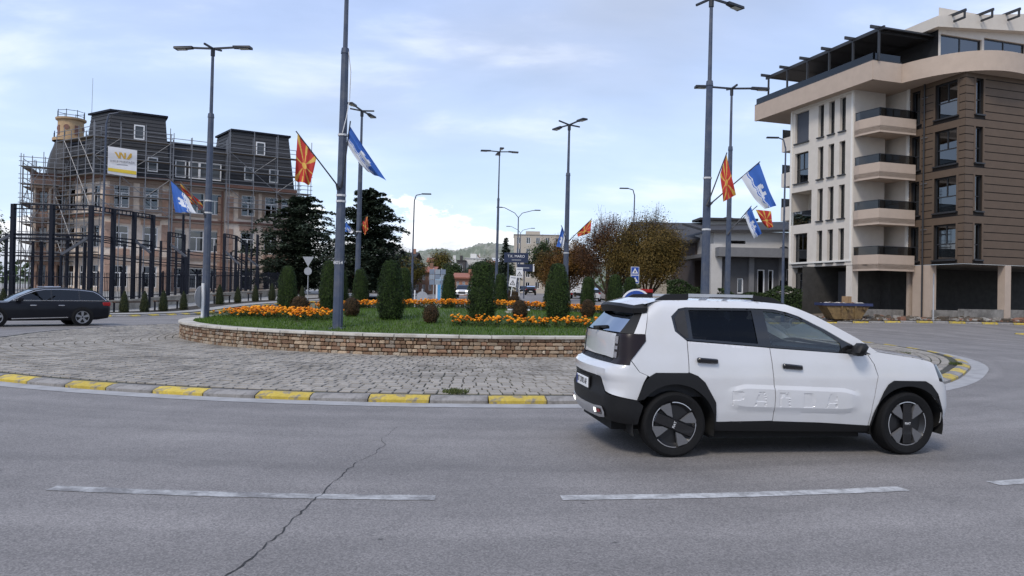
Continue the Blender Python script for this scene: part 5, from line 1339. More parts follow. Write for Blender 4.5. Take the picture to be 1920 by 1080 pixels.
scaffold('narrow tube scaffold tower at the right end of the building', WO @ FT, (BO[0] + 18, BO[1] + 11, GB), 21.8, 23.4, [12.0, 14.2, 16.4, 18.6], 20.4, 1, -2.2, -.8)
scaffold('tube scaffolding along the left flank under the turret', WO @ BL_, (BO[0] - 1, BO[1] + 1, GB), .5, 8.4, [5.6, 7.8, 10, 12.2, 14.4, 16.6, 18.6], 19.8, 5)
WP = Matrix.Translation(WG.location)
scaffold('tube scaffolding wrapped round the projecting wing', WP @ WT_, tuple(WG.location), -3.0, 2.6, [4.6, 6.8, 9.0, 11.2, 13.4, 15.4], 16.6, 5, .8, 1.7)
scaffold('stepped tube scaffolding left of the projecting wing', WP @ T2((0, 0, 0), (.37, -.93)) @ Matrix.Translation((-10, 0, 0)), (WG.location.x - 4, WG.location.y, GB), 0, 8.5, [4.6, 6.8, 9.0, 11.2, 13.4, 15.6], 17.0, 4, 2.5, 3.4)
# banner hung on the scaffold
M_BANN = mat('white_banner', (.62, .61, .62), .7, .06, 3)
M_GOLD = mat('gold_print', (.55, .33, .05), .7, .1); M_GREYP = mat('grey_print', (.13, .13, .16), .7, .1); M_YELP = mat('yellow_print', (.65, .47, .04), .7, .1)
ban = thing('banner', 'white builder banner with gold emblem hung on the left scaffold', 'banner', (0, 0, 0)); BT = WO @ FT
P, F = fill([(.1, 14.3), (3.0, 14.1), (3.0, 17.2), (.1, 17.35)], .3); m = MB()
bn = lambda s, z: (.1 + (s - .1) * .83, 14.1 + (z - 15.8) * .905)
bw = lambda s, z: BT @ Vector((s, 1.42 + .05 * math.sin(s * 2.2 + z) + .04 * math.sin(z * 3.1), z))
m.mesh([bw(*p) for p in P], F); m.build('sheet', M_BANN, ban)
def onban(name, mt, poly, n=.02):
    P, F = fill([bn(*q) for q in poly], .2); m = MB(); m.mesh([bw(*p) + (BT.to_3x3() @ Vector((0, n, 0))) for p in P], F); m.build(name, mt, ban)
for k, dx in enumerate((0, .62)):
    onban('emblem_stroke', M_GOLD, [(.85 + dx, 18.75), (1.10 + dx, 18.75), (1.42 + dx, 18.25), (1.42 + dx, 18.75), (1.62 + dx, 18.75), (1.62 + dx, 18.0), (1.36 + dx, 18.0)])
onban('emblem_stroke', M_GOLD, [(2.3, 18.0), (2.75, 18.75), (2.95, 18.75), (2.95, 18.3), (2.6, 17.95)])
onban('yellow_strip', M_YELP, [(.15, 16.35), (3.55, 16.15), (3.55, 16.6), (.15, 16.75)])
bx = BT.to_3x3() @ Vector((1, 0, 0))
lettering('SHELB MONTAŽA', .31, M_GREYP, ban, frame(bw(*bn(1.85, 17.6)) + (BT.to_3x3() @ Vector((0, .09, 0))), bx, (0, 0, 1)), .004)
onban('small_print', M_GREYP, [(1.2, 17.22), (2.5, 17.22), (2.5, 17.28), (1.2, 17.28)])
bld.location.z = 0
# ------------------------------------------------------------------ right-hand side: pavement, apartment block, houses
M_DIRT = mat('trodden_dirt', (.12, .095, .072), .95, .3, 3, bump=.6, bscale=18, col2=(.20, .17, .14), c2scale=1.2)
RKL = [(11.2, 230), (11.2, 70), (12.0, 58), (14.2, 50.5), (17.5, 46.6), (22, 44.0), (27, 42.8), (34, 42.4), (46, 43.0), (100, 47)]
RKi = [(11.6, 230), (11.6, 70), (12.4, 58.2), (14.6, 50.8), (17.8, 46.95), (22.1, 44.4), (27, 43.2), (34, 42.8), (46, 43.4), (100, 47.4)]
sheet('right_pavement', RKi + [(100, 120), (60, 230)], .12, M_DIRT, 3)
kerb_line('right_kerb', RKL[1:9], 'kerb', first=1)
# splitter island on the right exit
tag(sheet('splitter_island', [(25.2, 37.2), (27.5, 36.6), (34, 36.9), (44, 37.6), (44, 38.4), (34, 38.3), (27.5, 37.9)], .11, M_PAVE, 1.5), kind='structure')
kerb_line('splitter_kerb', [(25.1, 37.1), (27.5, 36.45), (34, 36.7), (44, 37.4)], 'kerb', L=1.0)
# rubble along the building site
mb = MB(); rub = [(.24, .22, .20), (.30, .17, .11), (.12, .10, .08)]
RM = [mat('rubble_grey', (.27, .25, .22), .95, .3, 8), mat('rubble_brick', (.22, .11, .07), .95, .3, 8), mat('rubble_soil', (.09, .07, .05), .95, .3, 8)]
for _ in range(2600):
    x = RND.uniform(18, 44); y = 43.6 + RND.random() ** 1.3 * (3.4 if x > 27 else 7)
    if y < lerp_tab([(17, 47.6), (22, 44.6), (27, 43.4), (44, 43.4)], x): continue
    s = RND.uniform(.03, .13) * (1 if RND.random() < .93 else 2.2); T = Matrix.Translation((x, y, gz(x, y) + .12 + s * .25)) @ Matrix.Rotation(RND.uniform(0, 6.3), 4, 'Z') @ Matrix.Rotation(RND.uniform(-.5, .5), 4, 'X')
    mb.box(-s, s, -s * RND.uniform(.5, 1), s * .8, -s * .4, s * RND.uniform(.3, .7), RND.choices((0, 1, 2), (4, 2, 5))[0], T=T)
tag(mb.build('rubble', RM), 'broken rubble strewn on the dirt in front of the apartment block', kind='stuff')

M_CRM = mat('cream_facade', (.60, .545, .475), .88, .05, 2, bump=.08, bscale=60)
M_TAN = mat('tan_facade', (.46, .365, .29), .88, .05, 2, bump=.08, bscale=60)
M_BRN = mat('brown_cladding', (.108, .073, .048), .7, .08, 2, bump=.05, bscale=40)
M_GRV = mat('groove_dark', (.02, .015, .012), .9, .1)
M_ANTH = mat('anthracite_frame', (.022, .023, .026), .45, .1)
M_CONC = mat('raw_concrete', (.24, .225, .205), .95, .2, 3, bump=.3, bscale=20, col2=(.15, .14, .125), c2scale=1)
G_APT = glass_mat('apartment_glass', (.10, .11, .12), (.85, .92, 1), base=.10)
G_RAIL = glass_mat('smoked_balcony_glass', (.10, .10, .10), (.8, .85, .9), base=.02)
M_BLIND = mat('grey_roller_shutter', (.055, .06, .075), .6, .06, 3, stretch=(1, 1, 20))
A_ = Vector((20.85, 56.4)); B_ = Vector((23.2, 48.9)); D_ = Vector((27.65, 45.77)); uF = Vector((.301, -.954)); uR = Vector((.954, .301))
C_ = B_ + uR * 3.3
apt = thing('apartment_block', 'new five-storey apartment block, cream with brown grooved cladding and roof terrace', 'building', (B_.x, B_.y, 0))
def TW(p, u): return T2((p.x - B_.x, p.y - B_.y, 0), u)
F0, FH = 4.1, 3.0
FZ = [F0 + FH * i for i in range(5)]        # slab lines 4.1 .. 16.1
GZ0 = .55
# cream facade (seen from its left end A to the corner B): s runs from A towards the camera
TA = TW(A_, uF); LA = (B_ - A_).length
cols3 = [(3.05, 3.62), (4.12, 4.69), (5.19, 5.76)]
holes = []
for i, z in enumerate(FZ[:4]):
    for a, b in cols3: holes.append((a, b, z + .25, z + 2.55))
    if i != 1: holes.append((.55, 2.05, z + .25, z + 2.5))
log1 = (.15, 2.45, FZ[1] + .15, FZ[1] + 2.6)
m = MB(); holed(m, TA, 0, 6.55, F0, 16.1, holes + [log1], .28); m.build('wall', M_CRM, apt)
for a, b, c, d in holes:
    w = window(apt, TA, a, b, c, d, M_ANTH, 'half' if b - a < 1 else 'tee', -.24, .06, G_APT, M_ANTH)
    if b - a > 1 and c > 13:
        s = MB(); s.box(a + .02, b - .02, -.2, -.17, c, d, T=TA); s.build('roller_shutter', M_BLIND, w)
# small loggia on the second floor
m = MB(); y = -1.6; a, b, c, d = log1
m.mesh([TA @ Vector(q) for q in ((a, -.28, c), (b, -.28, c), (b, -.28, d), (a, -.28, d), (a, y, c), (b, y, c), (b, y, d), (a, y, d))], ((4, 5, 6, 7), (0, 4, 7, 3), (1, 2, 6, 5), (3, 7, 6, 2), (0, 1, 5, 4))); lg = m.build('loggia', M_CRM, apt)
m = MB(); m.box(a, b, -.08, -.05, c, c + 1.0, T=TA); m.build('railing_glass', G_RAIL, lg)
m = MB(); m.box(.9, 1.5, y + .01, y + .06, c, c + 1.9, T=TA); m.build('balcony_door', M_ANTH, lg)
# raised white frame round the cream field
for q in ((.12, .26, 4.35, 15.95), (6.33, 6.47, 4.35, 15.95), (.26, 6.33, 15.81, 15.95), (.26, 6.33, 4.35, 4.47)):
    m = MB(); m.box(q[0], q[1], .0, .06, q[2], q[3], T=TA); m.build('raised_band', mat('white_band', (.72, .69, .63), .85, .04), apt)
# left end wall of the cream block, small balconies beyond
m = MB(); TL = TW(A_ + Vector((-.954, -.301)) * 0 + uR * 10, -uR); m.mesh([TL @ Vector(q) for q in ((0, 0, 0), (10, 0, 0), (10, 0, 16.1), (0, 0, 16.1))], [(0, 1, 2, 3)]); m.build('wall', M_CRM, apt)
for i, z in enumerate((FZ[0] - 2.7, FZ[1] + .6, FZ[2] + .2, FZ[3] - .1)):
    m = MB(); m.box(7.0, 10.0, 0, 1.0, z, z + 1.05, T=TL); bb = m.build('balcony', M_CRM, apt); m = MB(); m.box(7.0, 10.0, .92, .96, z + 1.05, z + 1.75, T=TL); m.build('railing_glass', G_RAIL, bb)
# corner loggias with balconies: the corner B is cut away
TBf = TW(B_, uR)                              # front direction, s from the corner B
for i, z in enumerate(FZ[:4]):
    bal = bpy.data.objects.new('balcony', None); bal.parent = apt; link(bal); bal.location = TBf @ Vector((1.5, 0, z))
    off = Vector(bal.location)
    m = MB(); pr = [TA @ Vector((6.6, -2.6, 0)), TA @ Vector((6.6, .0, 0)), TA @ Vector((7.1, .06, 0)), TBf @ Vector((.22, .75, 0)), TBf @ Vector((3.18, .75, 0)), TBf @ Vector((3.18, -2.2, 0))]
    pr2 = [(v.x - off.x, v.y - off.y) for v in pr]
    m.prism(pr2[::-1] if True else pr2, -.30 if i else -.30, .02); m.build('slab', M_TAN, bal)
    # parapet: three facets
    for j in (1, 2, 3):
        p, q = Vector((*pr2[j], 0)), Vector((*pr2[j + 1], 0)); d_ = (q - p).normalized(); nn = Vector((d_.y, -d_.x, 0))
        m = MB(); m.mesh([p + Vector((0, 0, -.42)), q + Vector((0, 0, -.42)), q + Vector((0, 0, .62)), p + Vector((0, 0, .62)), p - nn * .16 + Vector((0, 0, -.42)), q - nn * .16 + Vector((0, 0, -.42)), q - nn * .16 + Vector((0, 0, .62)), p - nn * .16 + Vector((0, 0, .62))], [(0, 1, 2, 3), (5, 4, 7, 6), (3, 2, 6, 7), (1, 0, 4, 5)]); m.build('parapet', M_TAN, bal)
        m = MB(); m.mesh([p - nn * .06 + Vector((0, 0, .62)), q - nn * .06 + Vector((0, 0, .62)), q - nn * .06 + Vector((0, 0, 1.15)), p - nn * .06 + Vector((0, 0, 1.15))], [(0, 1, 2, 3)]); m.build('railing_glass', G_RAIL, bal)
        m = MB(); m.bar(p - nn * .06 + Vector((0, 0, 1.17)), q - nn * .06 + Vector((0, 0, 1.17)), .05, .04); m.build('handrail', M_ANTH, bal)
# loggia back walls, with dark doors, ceilings formed by slabs above
bk = TBf @ Matrix.Translation((0, -2.0, 0)); m = MB()
hb = [(.5, 1.25, z + .02, z + 2.25) for z in FZ[:4]] + [(2.45, 3.0, z + .02, z + 2.25) for z in FZ[:4]]
holed(m, bk, .02, 3.36, F0, 16.1, hb, .15); m.build('loggia_wall', M_CRM, apt)
for a, b, c, d in hb: window(apt, bk, a, b, c, d, M_ANTH, 'plain', -.1, .09, G_APT)
m = MB(); m.mesh([TA @ Vector(q) for q in ((6.55, 0, F0), (6.55, -2.6, F0), (6.55, -2.6, 16.1), (6.55, 0, 16.1))], [(0, 1, 2, 3)]); m.build('loggia_wall', M_CRM, apt)
m = MB(); m.box(3.3, 3.55, -2.4, -.02, F0, 16.1, T=TBf); m.build('loggia_wall', M_CRM, apt)
m = MB(); m.box(3.2, 3.36, -.1, .1, F0, 16.1, T=TBf); m.build('corner_strip', mat('white_band', (1, 1, 1)), apt)
# brown part: left face (C to D) and right face (D onwards)
TC = TW(C_, uF); LC = (D_ - C_).length; TD = TW(D_, uR)
def brown(T, s0, s1, holes, nm):
    m = MB(); holed(m, T, s0, s1, F0, 16.1, holes, .22, n=-.035, mi=0); m.build('backing', M_GRV, apt)
    # boards between the grooves: split at openings
    zs = [F0 + .02]
    while zs[-1] < 16.05: zs.append(zs[-1] + .5)
    for z in zs[:-1]:
        z1 = min(z + .445, 16.05)
        segs = [(s0, s1)]
        for a, b, c, d in holes:
            if c - .02 < z1 and d + .02 > z:
                ns = []
                for p, q in segs:
                    if a - .14 > p: ns.append((p, min(q, a - .14)))
                    if b + .14 < q: ns.append((max(p, b + .14), q))
                segs = [s for s in ns if s[1] - s[0] > .05]
        for p, q in segs:
            m = MB(); m.box(p, q, -.03, .0, z, z1, T=T); m.build('cladding_board', M_BRN, apt)
    for a, b, c, d in holes:     # smooth reveals
        m = MB(); m.box(a - .13, a, -.03, .012, c - .02, d + .02, T=T); m.build('window_jamb', M_BRN, apt); m = MB(); m.box(b, b + .13, -.03, .012, c - .02, d + .02, T=T); m.build('window_jamb', M_BRN, apt)
        window(apt, T, a, b, c, d, M_ANTH, 'tee' if b - a > 1 else 'half', -.2, .065, G_APT, M_ANTH)
hC = [(.28, .95, z + .28, z + 2.5) for z in FZ[:4]] + [(2.1, 3.75, z + .28, z + 2.5) for z in FZ[:4]]
brown(TC, 0, LC, hC, 'left')
hD = [(.85, 1.45, z + .28, z + 2.5) for z in FZ[:4]] + [(6.2, 7.8, z + .28, z + 2.5) for z in FZ[:4]]
brown(TD, 0.0, 14, hD, 'right')
m = MB(); p = TC @ Vector((1.35, .09, 0)); m.tube((p.x, p.y, .6), (p.x, p.y, 16.6), .055, n=8); dp = m.build('downpipe', M_ANTH, apt)
for z in (6.4, 9.4, 12.4, 15): m = MB(); m.bar(TC @ Vector((1.1, .06, z)), TC @ Vector((1.6, .06, z)), .03, .04); m.build('pipe_clip', M_SCAF, dp)
# ground floor: open bays with piers and a raw plinth
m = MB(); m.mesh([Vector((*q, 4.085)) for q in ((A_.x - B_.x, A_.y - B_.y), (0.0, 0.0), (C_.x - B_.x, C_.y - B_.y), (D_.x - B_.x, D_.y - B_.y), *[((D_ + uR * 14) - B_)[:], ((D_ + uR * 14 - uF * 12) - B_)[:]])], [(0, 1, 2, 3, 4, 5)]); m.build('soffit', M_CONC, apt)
def pier(T, a, b, mt, n0=-.5, n1=-.003, z1=F0 - .01):
    m = MB(); m.box(a, b, n0, n1, .4, z1, T=T); m.build('pier', mt, apt)
for T, l in ((TA, [(0, .45), (2.55, 2.85), (6.0, 6.55)]), (TC, [(.0, .2), (.5, 1.9)]), (TD, [(3.4, 3.9), (8.6, 9.1), (13, 13.9)])):
    for a, b in l: pier(T, a, b, M_TAN if T is not TA else M_CRM)
m = MB(); m.box(-.9, 3.2, -.9, -.1, .4, 1.15, T=TBf); m.build('plinth', M_CONC, apt)
m = MB(); m.box(.0, 13, -.35, -.05, .4, 1.3, T=TD); m.build('plinth', M_CONC, apt)
m = MB(); m.box(1.95, LC, -.5, -.1, .4, 1.2, T=TC); m.build('plinth', M_CONC, apt)
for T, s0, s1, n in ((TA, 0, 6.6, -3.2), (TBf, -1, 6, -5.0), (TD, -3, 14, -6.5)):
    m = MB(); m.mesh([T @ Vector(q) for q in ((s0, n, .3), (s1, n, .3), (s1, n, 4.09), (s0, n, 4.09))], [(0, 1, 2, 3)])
    m.build('back_wall', mat('shade_toned_rear_wall', (.05, .047, .043), .95, .2, 3), apt)  # rear walls coloured dark so the shade of the open bays reads black
m = MB(); m.mesh([Vector((*q, .45)) for q in ((A_.x - B_.x, A_.y - B_.y), (0.0, 0.0), (C_.x - B_.x, C_.y - B_.y), (D_.x - B_.x, D_.y - B_.y), *[((D_ + uR * 14) - B_)[:], ((D_ + uR * 14 - uF * 12) - B_)[:]])], [(0, 1, 2, 3, 4, 5)]); m.build('floor_slab', M_CONC, apt)
for q in ((.45, 2.55),):
    window(apt, TA, q[0], q[1], .75, 3.7, M_ANTH, 'two', -.35, .07, G_APT, open_back=2)
m = MB(); m.box(2.85, 4.6, -2.2, -2.1, .45, 3.8, T=TA); m.build('partition', mat('grey_board', (.12, .12, .125), .8, .1), apt)
# roof: projecting band round the terrace, then the curved balcony band over the brown part
BZ0, BZ1 = 15.9, 17.1
def band_path(): 
    pts = [A_ + Vector((-.954, -.301)) * 1.1 - uF * 3.2 , A_ + Vector((-.954, -.301)) * 1.1 + uF * (LA + .6)]
    p = B_ + Vector((-.954, -.301)) * 1.1 + uF * .6
    return pts
P0 = A_ + Vector((-.954, -.301)) * .75 - uF * 3.4
P1 = B_ + Vector((-.954, -.301)) * .75 + uF * 1.1
P2 = P1 + uR * 2.3
arcp = []
e0 = P1 + uR * 2.35 - uF * 0.0; e1 = D_ + uR * 5.2 + uF * .5
ctl = D_ + uF * 2.5 + uR * -.6
for i in range(29):
    t = i / 28; q = e0 * (1 - t) ** 2 + ctl * (2 * t * (1 - t)) + e1 * t * t; arcp.append(q)
E1 = D_ + uR * 14 + uF * .5
outer = [P0, P1] + arcp + [E1]
innr = [E1 - uF * 9, P0 + uR * 5]
poly = [((v - B_).x, (v - B_).y) for v in outer + innr]
m = MB(); m.prism(poly, BZ0, BZ0 + .25); m.build('roof_slab', M_TAN, apt)
def ring_wall(name, pts, z0, z1, th, mt):
    for i in range(len(pts) - 1):
        p, q = (pts[i] - B_), (pts[i + 1] - B_); d_ = (q - p).normalized(); nn = Vector((d_.y, -d_.x)); e = d_ * (.02 if 0 < i < len(pts) - 2 else 0)
        m = MB(); p, q = p + nn * .03, q + nn * .03; o = [p - e, q + e, q - nn * th + e, p - nn * th - e]; m.prism([(v.x, v.y) for v in o], z0, z1); m.build(name, mt, apt)
ring_wall('parapet_band', [P0, P1, P2], BZ0 - .03, BZ1, .2, M_TAN)
ring_wall('curved_parapet_band', arcp + [E1], BZ0 - .025, BZ1 + .0, .2, M_TAN)
ring_wall('parapet_coping', [P0, P1, P2], BZ1, BZ1 + .07, .24, M_ANTH)
ring_wall('terrace_glass', [P0 + uR * .15, P1 + uR * .15 - uF * .15, P2 - uF * .15], BZ1 + .07, BZ1 + .55, .03, G_RAIL)
# pergola: dark louvred roof on slim posts
PZ = 19.1
for k in range(6):
    q = P0 + uF * (1.2 + 2.25 * k) + uR * .35
    if k < 5 or True:
        m = MB(); v = q - B_; m.box(v.x - .06, v.x + .06, v.y - .06, v.y + .06, BZ1, PZ); m.build('pergola_post', M_ANTH, apt)
    m = MB(); v0 = q - uR * .7 - B_; v1 = q + uR * 5.5 - B_; m.bar((v0.x, v0.y, PZ + .1), (v1.x, v1.y, PZ + .1), .1, .2); m.build('pergola_beam', M_ANTH, apt)
v0 = P0 + uF * .9 + uR * .35 - B_; v1 = P0 + uF * 12.9 + uR * .35 - B_
m = MB(); m.bar((v0.x, v0.y, PZ), (v1.x, v1.y, PZ), .12, .22); m.build('pergola_beam', M_ANTH, apt)
for k in range(26):
    a = P0 + uR * (.55 + .19 * k) - B_; m = MB(); m.bar((a + uF * .9).to_3d() + Vector((0, 0, PZ + .02)), (a + uF * 12.7).to_3d() + Vector((0, 0, PZ + .02)), .17, .04); m.build('pergola_slat', M_ANTH, apt)
m = MB(); v1 = P1 + uR * .35 - uF * .2 - B_; v2 = v1 + uR * 6; m.bar((v1.x, v1.y, PZ), (v2.x, v2.y, PZ), .12, .22); m.build('pergola_beam', M_ANTH, apt)
# dark glazed wall behind the terrace, penthouse with sloped fascia on the right
m = MB(); a = P0 + uR * 5.2 - uF * -.5 - B_; b = P1 + uR * 5.2 - uF * 3.5 - B_; m.mesh([(a.x, a.y, 16), (b.x, b.y, 16), (b.x, b.y, PZ), (a.x, a.y, PZ)], [(0, 1, 2, 3)]); m.build('terrace_wall', M_ANTH, apt)
TP = TW(D_ - uF * 2.6 + uR * .6, uR)
a = P1 + uR * 5.2 - uF * 3.5 - B_; b = D_ - uF * 2.6 + uR * .62 - B_; m = MB(); m.mesh([(a.x, a.y, 16), (b.x, b.y, 16), (b.x, b.y, 19.7), (a.x, a.y, 19.7)], [(0, 1, 2, 3)]); m.build('terrace_wall', M_ANTH, apt)
hp = [(.2, 3.7, 16.6, 19.2), (3.9, 7.6, 16.6, 19.4), (8.2, 12.6, 17.0, 20.3)]
m = MB(); holed(m, TP, 0, 13.4, 16.0, 20.9, hp, .2); m.build('penthouse_wall', M_CRM, apt)
for h_ in hp: window(apt, TP, *h_, M_ANTH, 'two', -.15, .08, G_APT)
m = MB(); m.mesh([TP @ Vector(q) for q in ((-.6, .5, 19.4), (13.6, .5, 20.6), (13.6, .5, 22.2), (-.6, .5, 20.1), (-.6, -6, 19.4), (13.6, -6, 20.6), (13.6, -6, 22.2), (-.6, -6, 20.1))], [(0, 1, 2, 3), (3, 2, 6, 7), (0, 4, 5, 1), (4, 0, 3, 7)]); m.build('penthouse_fascia', M_CRM, apt)
for k in range(6):
    s = .6 + 2.3 * k; z = 20.2 + s * .148; m = MB(); m.bar(TP @ Vector((s, -.5, z)), TP @ Vector((s, 1.5, z)), .12, .16); bk_ = m.build('roof_bracket', M_ANTH, apt)
    m = MB(); m.bar(TP @ Vector((s, 1.4, z - .5)), TP @ Vector((s, 1.4, z)), .1, .1, up=(1, 0, 0)); m.build('bracket_drop', M_ANTH, bk_)
    m = MB(); m.bar(TP @ Vector((s, .6, z - .45)), TP @ Vector((s, 1.4, z - .45)), .1, .12); m.build('bracket_foot', M_ANTH, bk_)

# ------------------------------------------------------------------ skip of rubble, box
M_SKIP = mat('ochre_skip_paint', (.15, .095, .035), .75, .25, 5, col2=(.075, .042, .018), c2=(.5, .62), c2scale=3)
M_SKIPB = mat('blue_skip_rim', (.02, .03, .09), .6, .2, 6)
sk = thing('skip_container', 'ochre rubble skip with dark blue rim in front of the apartment block', 'skip', gp3(20.6, 46.5, .12), R_(-4))
sk.scale = (.9, .9, .85)
prof = [(-1.45, 1.15), (-.85, .08), (.9, .08), (1.55, 1.15)]
for y0, y1 in ((-.85, -.80), (.80, .85)):
    m = MB(); n = 4; m.mesh([(x, y0, z) for x, z in prof] + [(x, y1, z) for x, z in prof], [(0, 1, 2, 3), (7, 6, 5, 4), (0, 4, 5, 1), (1, 5, 6, 2), (2, 6, 7, 3), (3, 7, 4, 0)]); m.build('side_plate', M_SKIP, sk)
for i in range(3):
    (x0, z0), (x1, z1) = prof[i], prof[i + 1]; m = MB(); m.mesh([(x0, -.8, z0), (x1, -.8, z1), (x1, .8, z1), (x0, .8, z0)], [(0, 1, 2, 3)]); m.build('end_plate', M_SKIP, sk)
for y in (-.88, .88): m = MB(); m.box(-1.6, 1.68, y - .06, y + .06, 1.05, 1.25); m.build('rim', M_SKIPB, sk)
for x in (-1.56, 1.64): m = MB(); m.box(x - .05, x + .05, -.83, .83, 1.06, 1.24); m.build('rim', M_SKIPB, sk)
for x in (-.35, .55): m = MB(); m.box(x - .05, x + .05, -.93, -.85, .1, 1.05); m.build('rib', M_SKIP, sk)
for x, z in ((.0, .86), (1.1, .88)): m = MB(); m.tube((x, -.86, z), (x, -1.0, z), .09, n=10); m.build('lug', M_SKIP, sk)
mb = MB()
for _ in range(260):
    x, y = RND.uniform(-1.3, 1.4), RND.uniform(-.72, .72); s = RND.uniform(.04, .14); z = 1.12 + .16 * (1 - (y / .75) ** 2) * RND.random()
    mb.box(-s, s, -s * .7, s * .7, -s * .4, s * .4, RND.choices((0, 1, 2), (6, 1, 1))[0], T=Matrix.Translation((x, y, z)) @ Matrix.Rotation(RND.uniform(0, 6), 4, 'Z') @ Matrix.Rotation(RND.uniform(-.6, .6), 4, 'X'))
o = mb.build('skip_rubble', [mat('pale_rubble', (.45, .43, .40), .95, .2, 8), RM[1], RM[2]], sk); tag(o, kind='stuff')
cb = thing('cardboard_box', 'brown cardboard box lying on top of the rubble skip', 'box', gp3(20.85, 46.5, 1.17), .3)
m = MB(); m.cbox(-.22, .22, -.18, .18, 0, .42, .01); m.build('carton', mat('cardboard', (.30, .19, .10), .9, .12, 5), cb)
m = MB(); m.box(-.03, .03, -.183, .183, .1, .424); m.build('tape', mat('brown_tape', (.22, .13, .06), .5, .1), cb)

# ------------------------------------------------------------------ houses between the avenue and the apartment block
M_GREY = mat('grey_render', (.16, .16, .165), .9, .08, 3); M_GREYD = mat('dark_grey_render', (.075, .075, .08), .9, .08, 3)
M_BRWN = mat('brown_render', (.085, .066, .060), .9, .1, 3); M_WHT = mat('white_render', (.50, .48, .455), .9, .05, 3)
M_ROOFD = mat('dark_roof_tiles', (.035, .033, .034), .8, .2, 8, bump=.4, bscale=12)
M_PALE = mat('pale_cream_render', (.50, .46, .39), .9, .07, 3)
def house(name, label, org, u, secs, cat='house'):
    """secs: dict rows of (kind, args) built in a facade frame"""
    t = thing(name, label, cat, org); return t, T2((0, 0, 0), u)
h, T = house('grey_house', 'low grey house with flat canopy roof and white-framed windows behind the hedge', (px_at(1375, 58), 58, .9), (1, .06), None)
S0 = 0
m = MB(); hl = [(1.9, 2.5, .9, 3.1), (2.75, 3.2, .9, 3.1), (4.2, 5.4, .6, 3.2), (.3, .8, 1.2, 2.4)]; holed(m, T, -2.2, 6.8, -.6, 4.0, hl, .2); m.build('wall', M_GREYD, h)
for w_ in hl: window(h, T, *w_, M_WFR, 'two' if w_[1] - w_[0] > 1 else 'plain', -.12, .09)
m = MB(); m.box(-1.6, 6.9, 0.01, 1.2, 4.0, 4.7, T=T); m.build('canopy', M_GREY, h)
m = MB(); m.box(-2.2, 6.8, -7, -.01, 4.02, 4.3, T=T); m.build('terrace_slab', M_GREY, h)
for s in (-1.5, 1.35, 3.75, 6.3): m = MB(); m.box(s - .2, s + .2, .02, .22, -.6, 3.99, T=T); m.build('pilaster', M_GREY, h)
m = MB(); m.box(-1.9, -1.05, .03, .35, -.6, 5.0, T=T); m.build('white_pier', M_WHT, h)
m = MB(); hl = [(.4, 1.6, 5.2, 5.45)]; holed(m, T, -1.0, 8.5, 4.3, 6.2, hl, .2, n=-1.8); m.build('upper_wall', M_WHT, h)
m = MB(); m.mesh([T @ Vector(q) for q in ((-1.0, -1.8, 4.3), (-1, -7, 4.3), (-1, -7, 6.2), (-1, -1.8, 6.2), (8.5, -1.8, 4.3), (8.5, -7, 4.3), (8.5, -7, 6.2), (8.5, -1.8, 6.2))], [(1, 0, 3, 2), (4, 5, 6, 7), (1, 2, 6, 5)]); m.build('upper_wall', M_WHT, h)
m = MB(); m.mesh([T @ Vector(q) for q in ((-1.8, -1.2, 6.0), (9.2, -1.2, 6.3), (9.2, -8, 7.6), (-1.8, -8, 7.2), (-1.8, -1.2, 6.2), (9.2, -1.2, 6.5), (9.2, -8, 7.8), (-1.8, -8, 7.4))], [(3, 2, 1, 0), (4, 5, 6, 7), (0, 1, 5, 4), (1, 2, 6, 5), (2, 3, 7, 6), (3, 0, 4, 7)]); m.build('roof', M_ROOFD, h)
m = MB(); m.tube(T @ Vector((4.6, -1.2, 4.75)), T @ Vector((4.6, -1.75, 4.75)), .3, n=14); m.build('air_unit_fan', M_ANTH, h)
h, T = house('brown_house', 'brown two-storey house with dark overhanging roof and white dormer', (px_at(1302, 64), 64, -.75), (1, .04), None)
m = MB(); hl = [(1.25, 2.15, 3.6, 5.5), (1.2, 2.1, .8, 2.1)]; holed(m, T, 0, 4.6, -.6, 7.2, hl, .2); m.build('wall', M_BRWN, h)
for w_ in hl: window(h, T, *w_, M_WFR, 'plain', -.05, .1, mat('white_blind', (.6, .6, .6), .6, .05))
m = MB(); m.mesh([T @ Vector(q) for q in ((0, 0, -.6), (0, -8, -.6), (0, -8, 7.2), (0, 0, 7.2), (4.6, 0, -.6), (4.6, -8, -.6), (4.6, -8, 7.2), (4.6, 0, 7.2))], [(1, 0, 3, 2), (4, 5, 6, 7), (1, 2, 6, 5)]); m.build('wall', M_BRWN, h)
m = MB(); m.mesh([T @ Vector(q) for q in ((-.9, .7, 7.1), (5.4, .7, 8.6), (5.4, -8, 10.2), (-.9, -8, 8.2), (-.9, .7, 7.3), (5.4, .7, 8.8), (5.4, -8, 10.4), (-.9, -8, 8.4))], [(3, 2, 1, 0), (4, 5, 6, 7), (0, 1, 5, 4), (1, 2, 6, 5), (2, 3, 7, 6), (3, 0, 4, 7)]); ro = m.build('roof', M_ROOFD, h)
m = MB(); m.box(1.0, 4.4, -1.4, .2, 7.25, 9.1, T=T); dm = m.build('dormer', M_WHT, ro); m = MB(); m.box(.2, 5.2, -1.8, .7, 9.1, 9.3, T=T); m.build('dormer_roof', M_ROOFD, dm)
h, T = house('cream_house', 'pale cream house front half hidden by the olive autumn tree', (px_at(1225, 72), 72, 1.0), (1, .02), None)
m = MB(); hl = [(1.6, 2.4, 3.6, 5.3), (2.9, 3.7, 3.6, 5.3), (1.6, 2.4, .6, 2.2), (2.9, 3.7, .6, 2.2), (.2, 1.0, 3.6, 5.3)]; holed(m, T, -1.2, 4.6, -.6, 7.0, hl, .2); m.build('wall', M_PALE, h)
for w_ in hl: window(h, T, *w_, M_BRWN, 'two', -.12, .08)
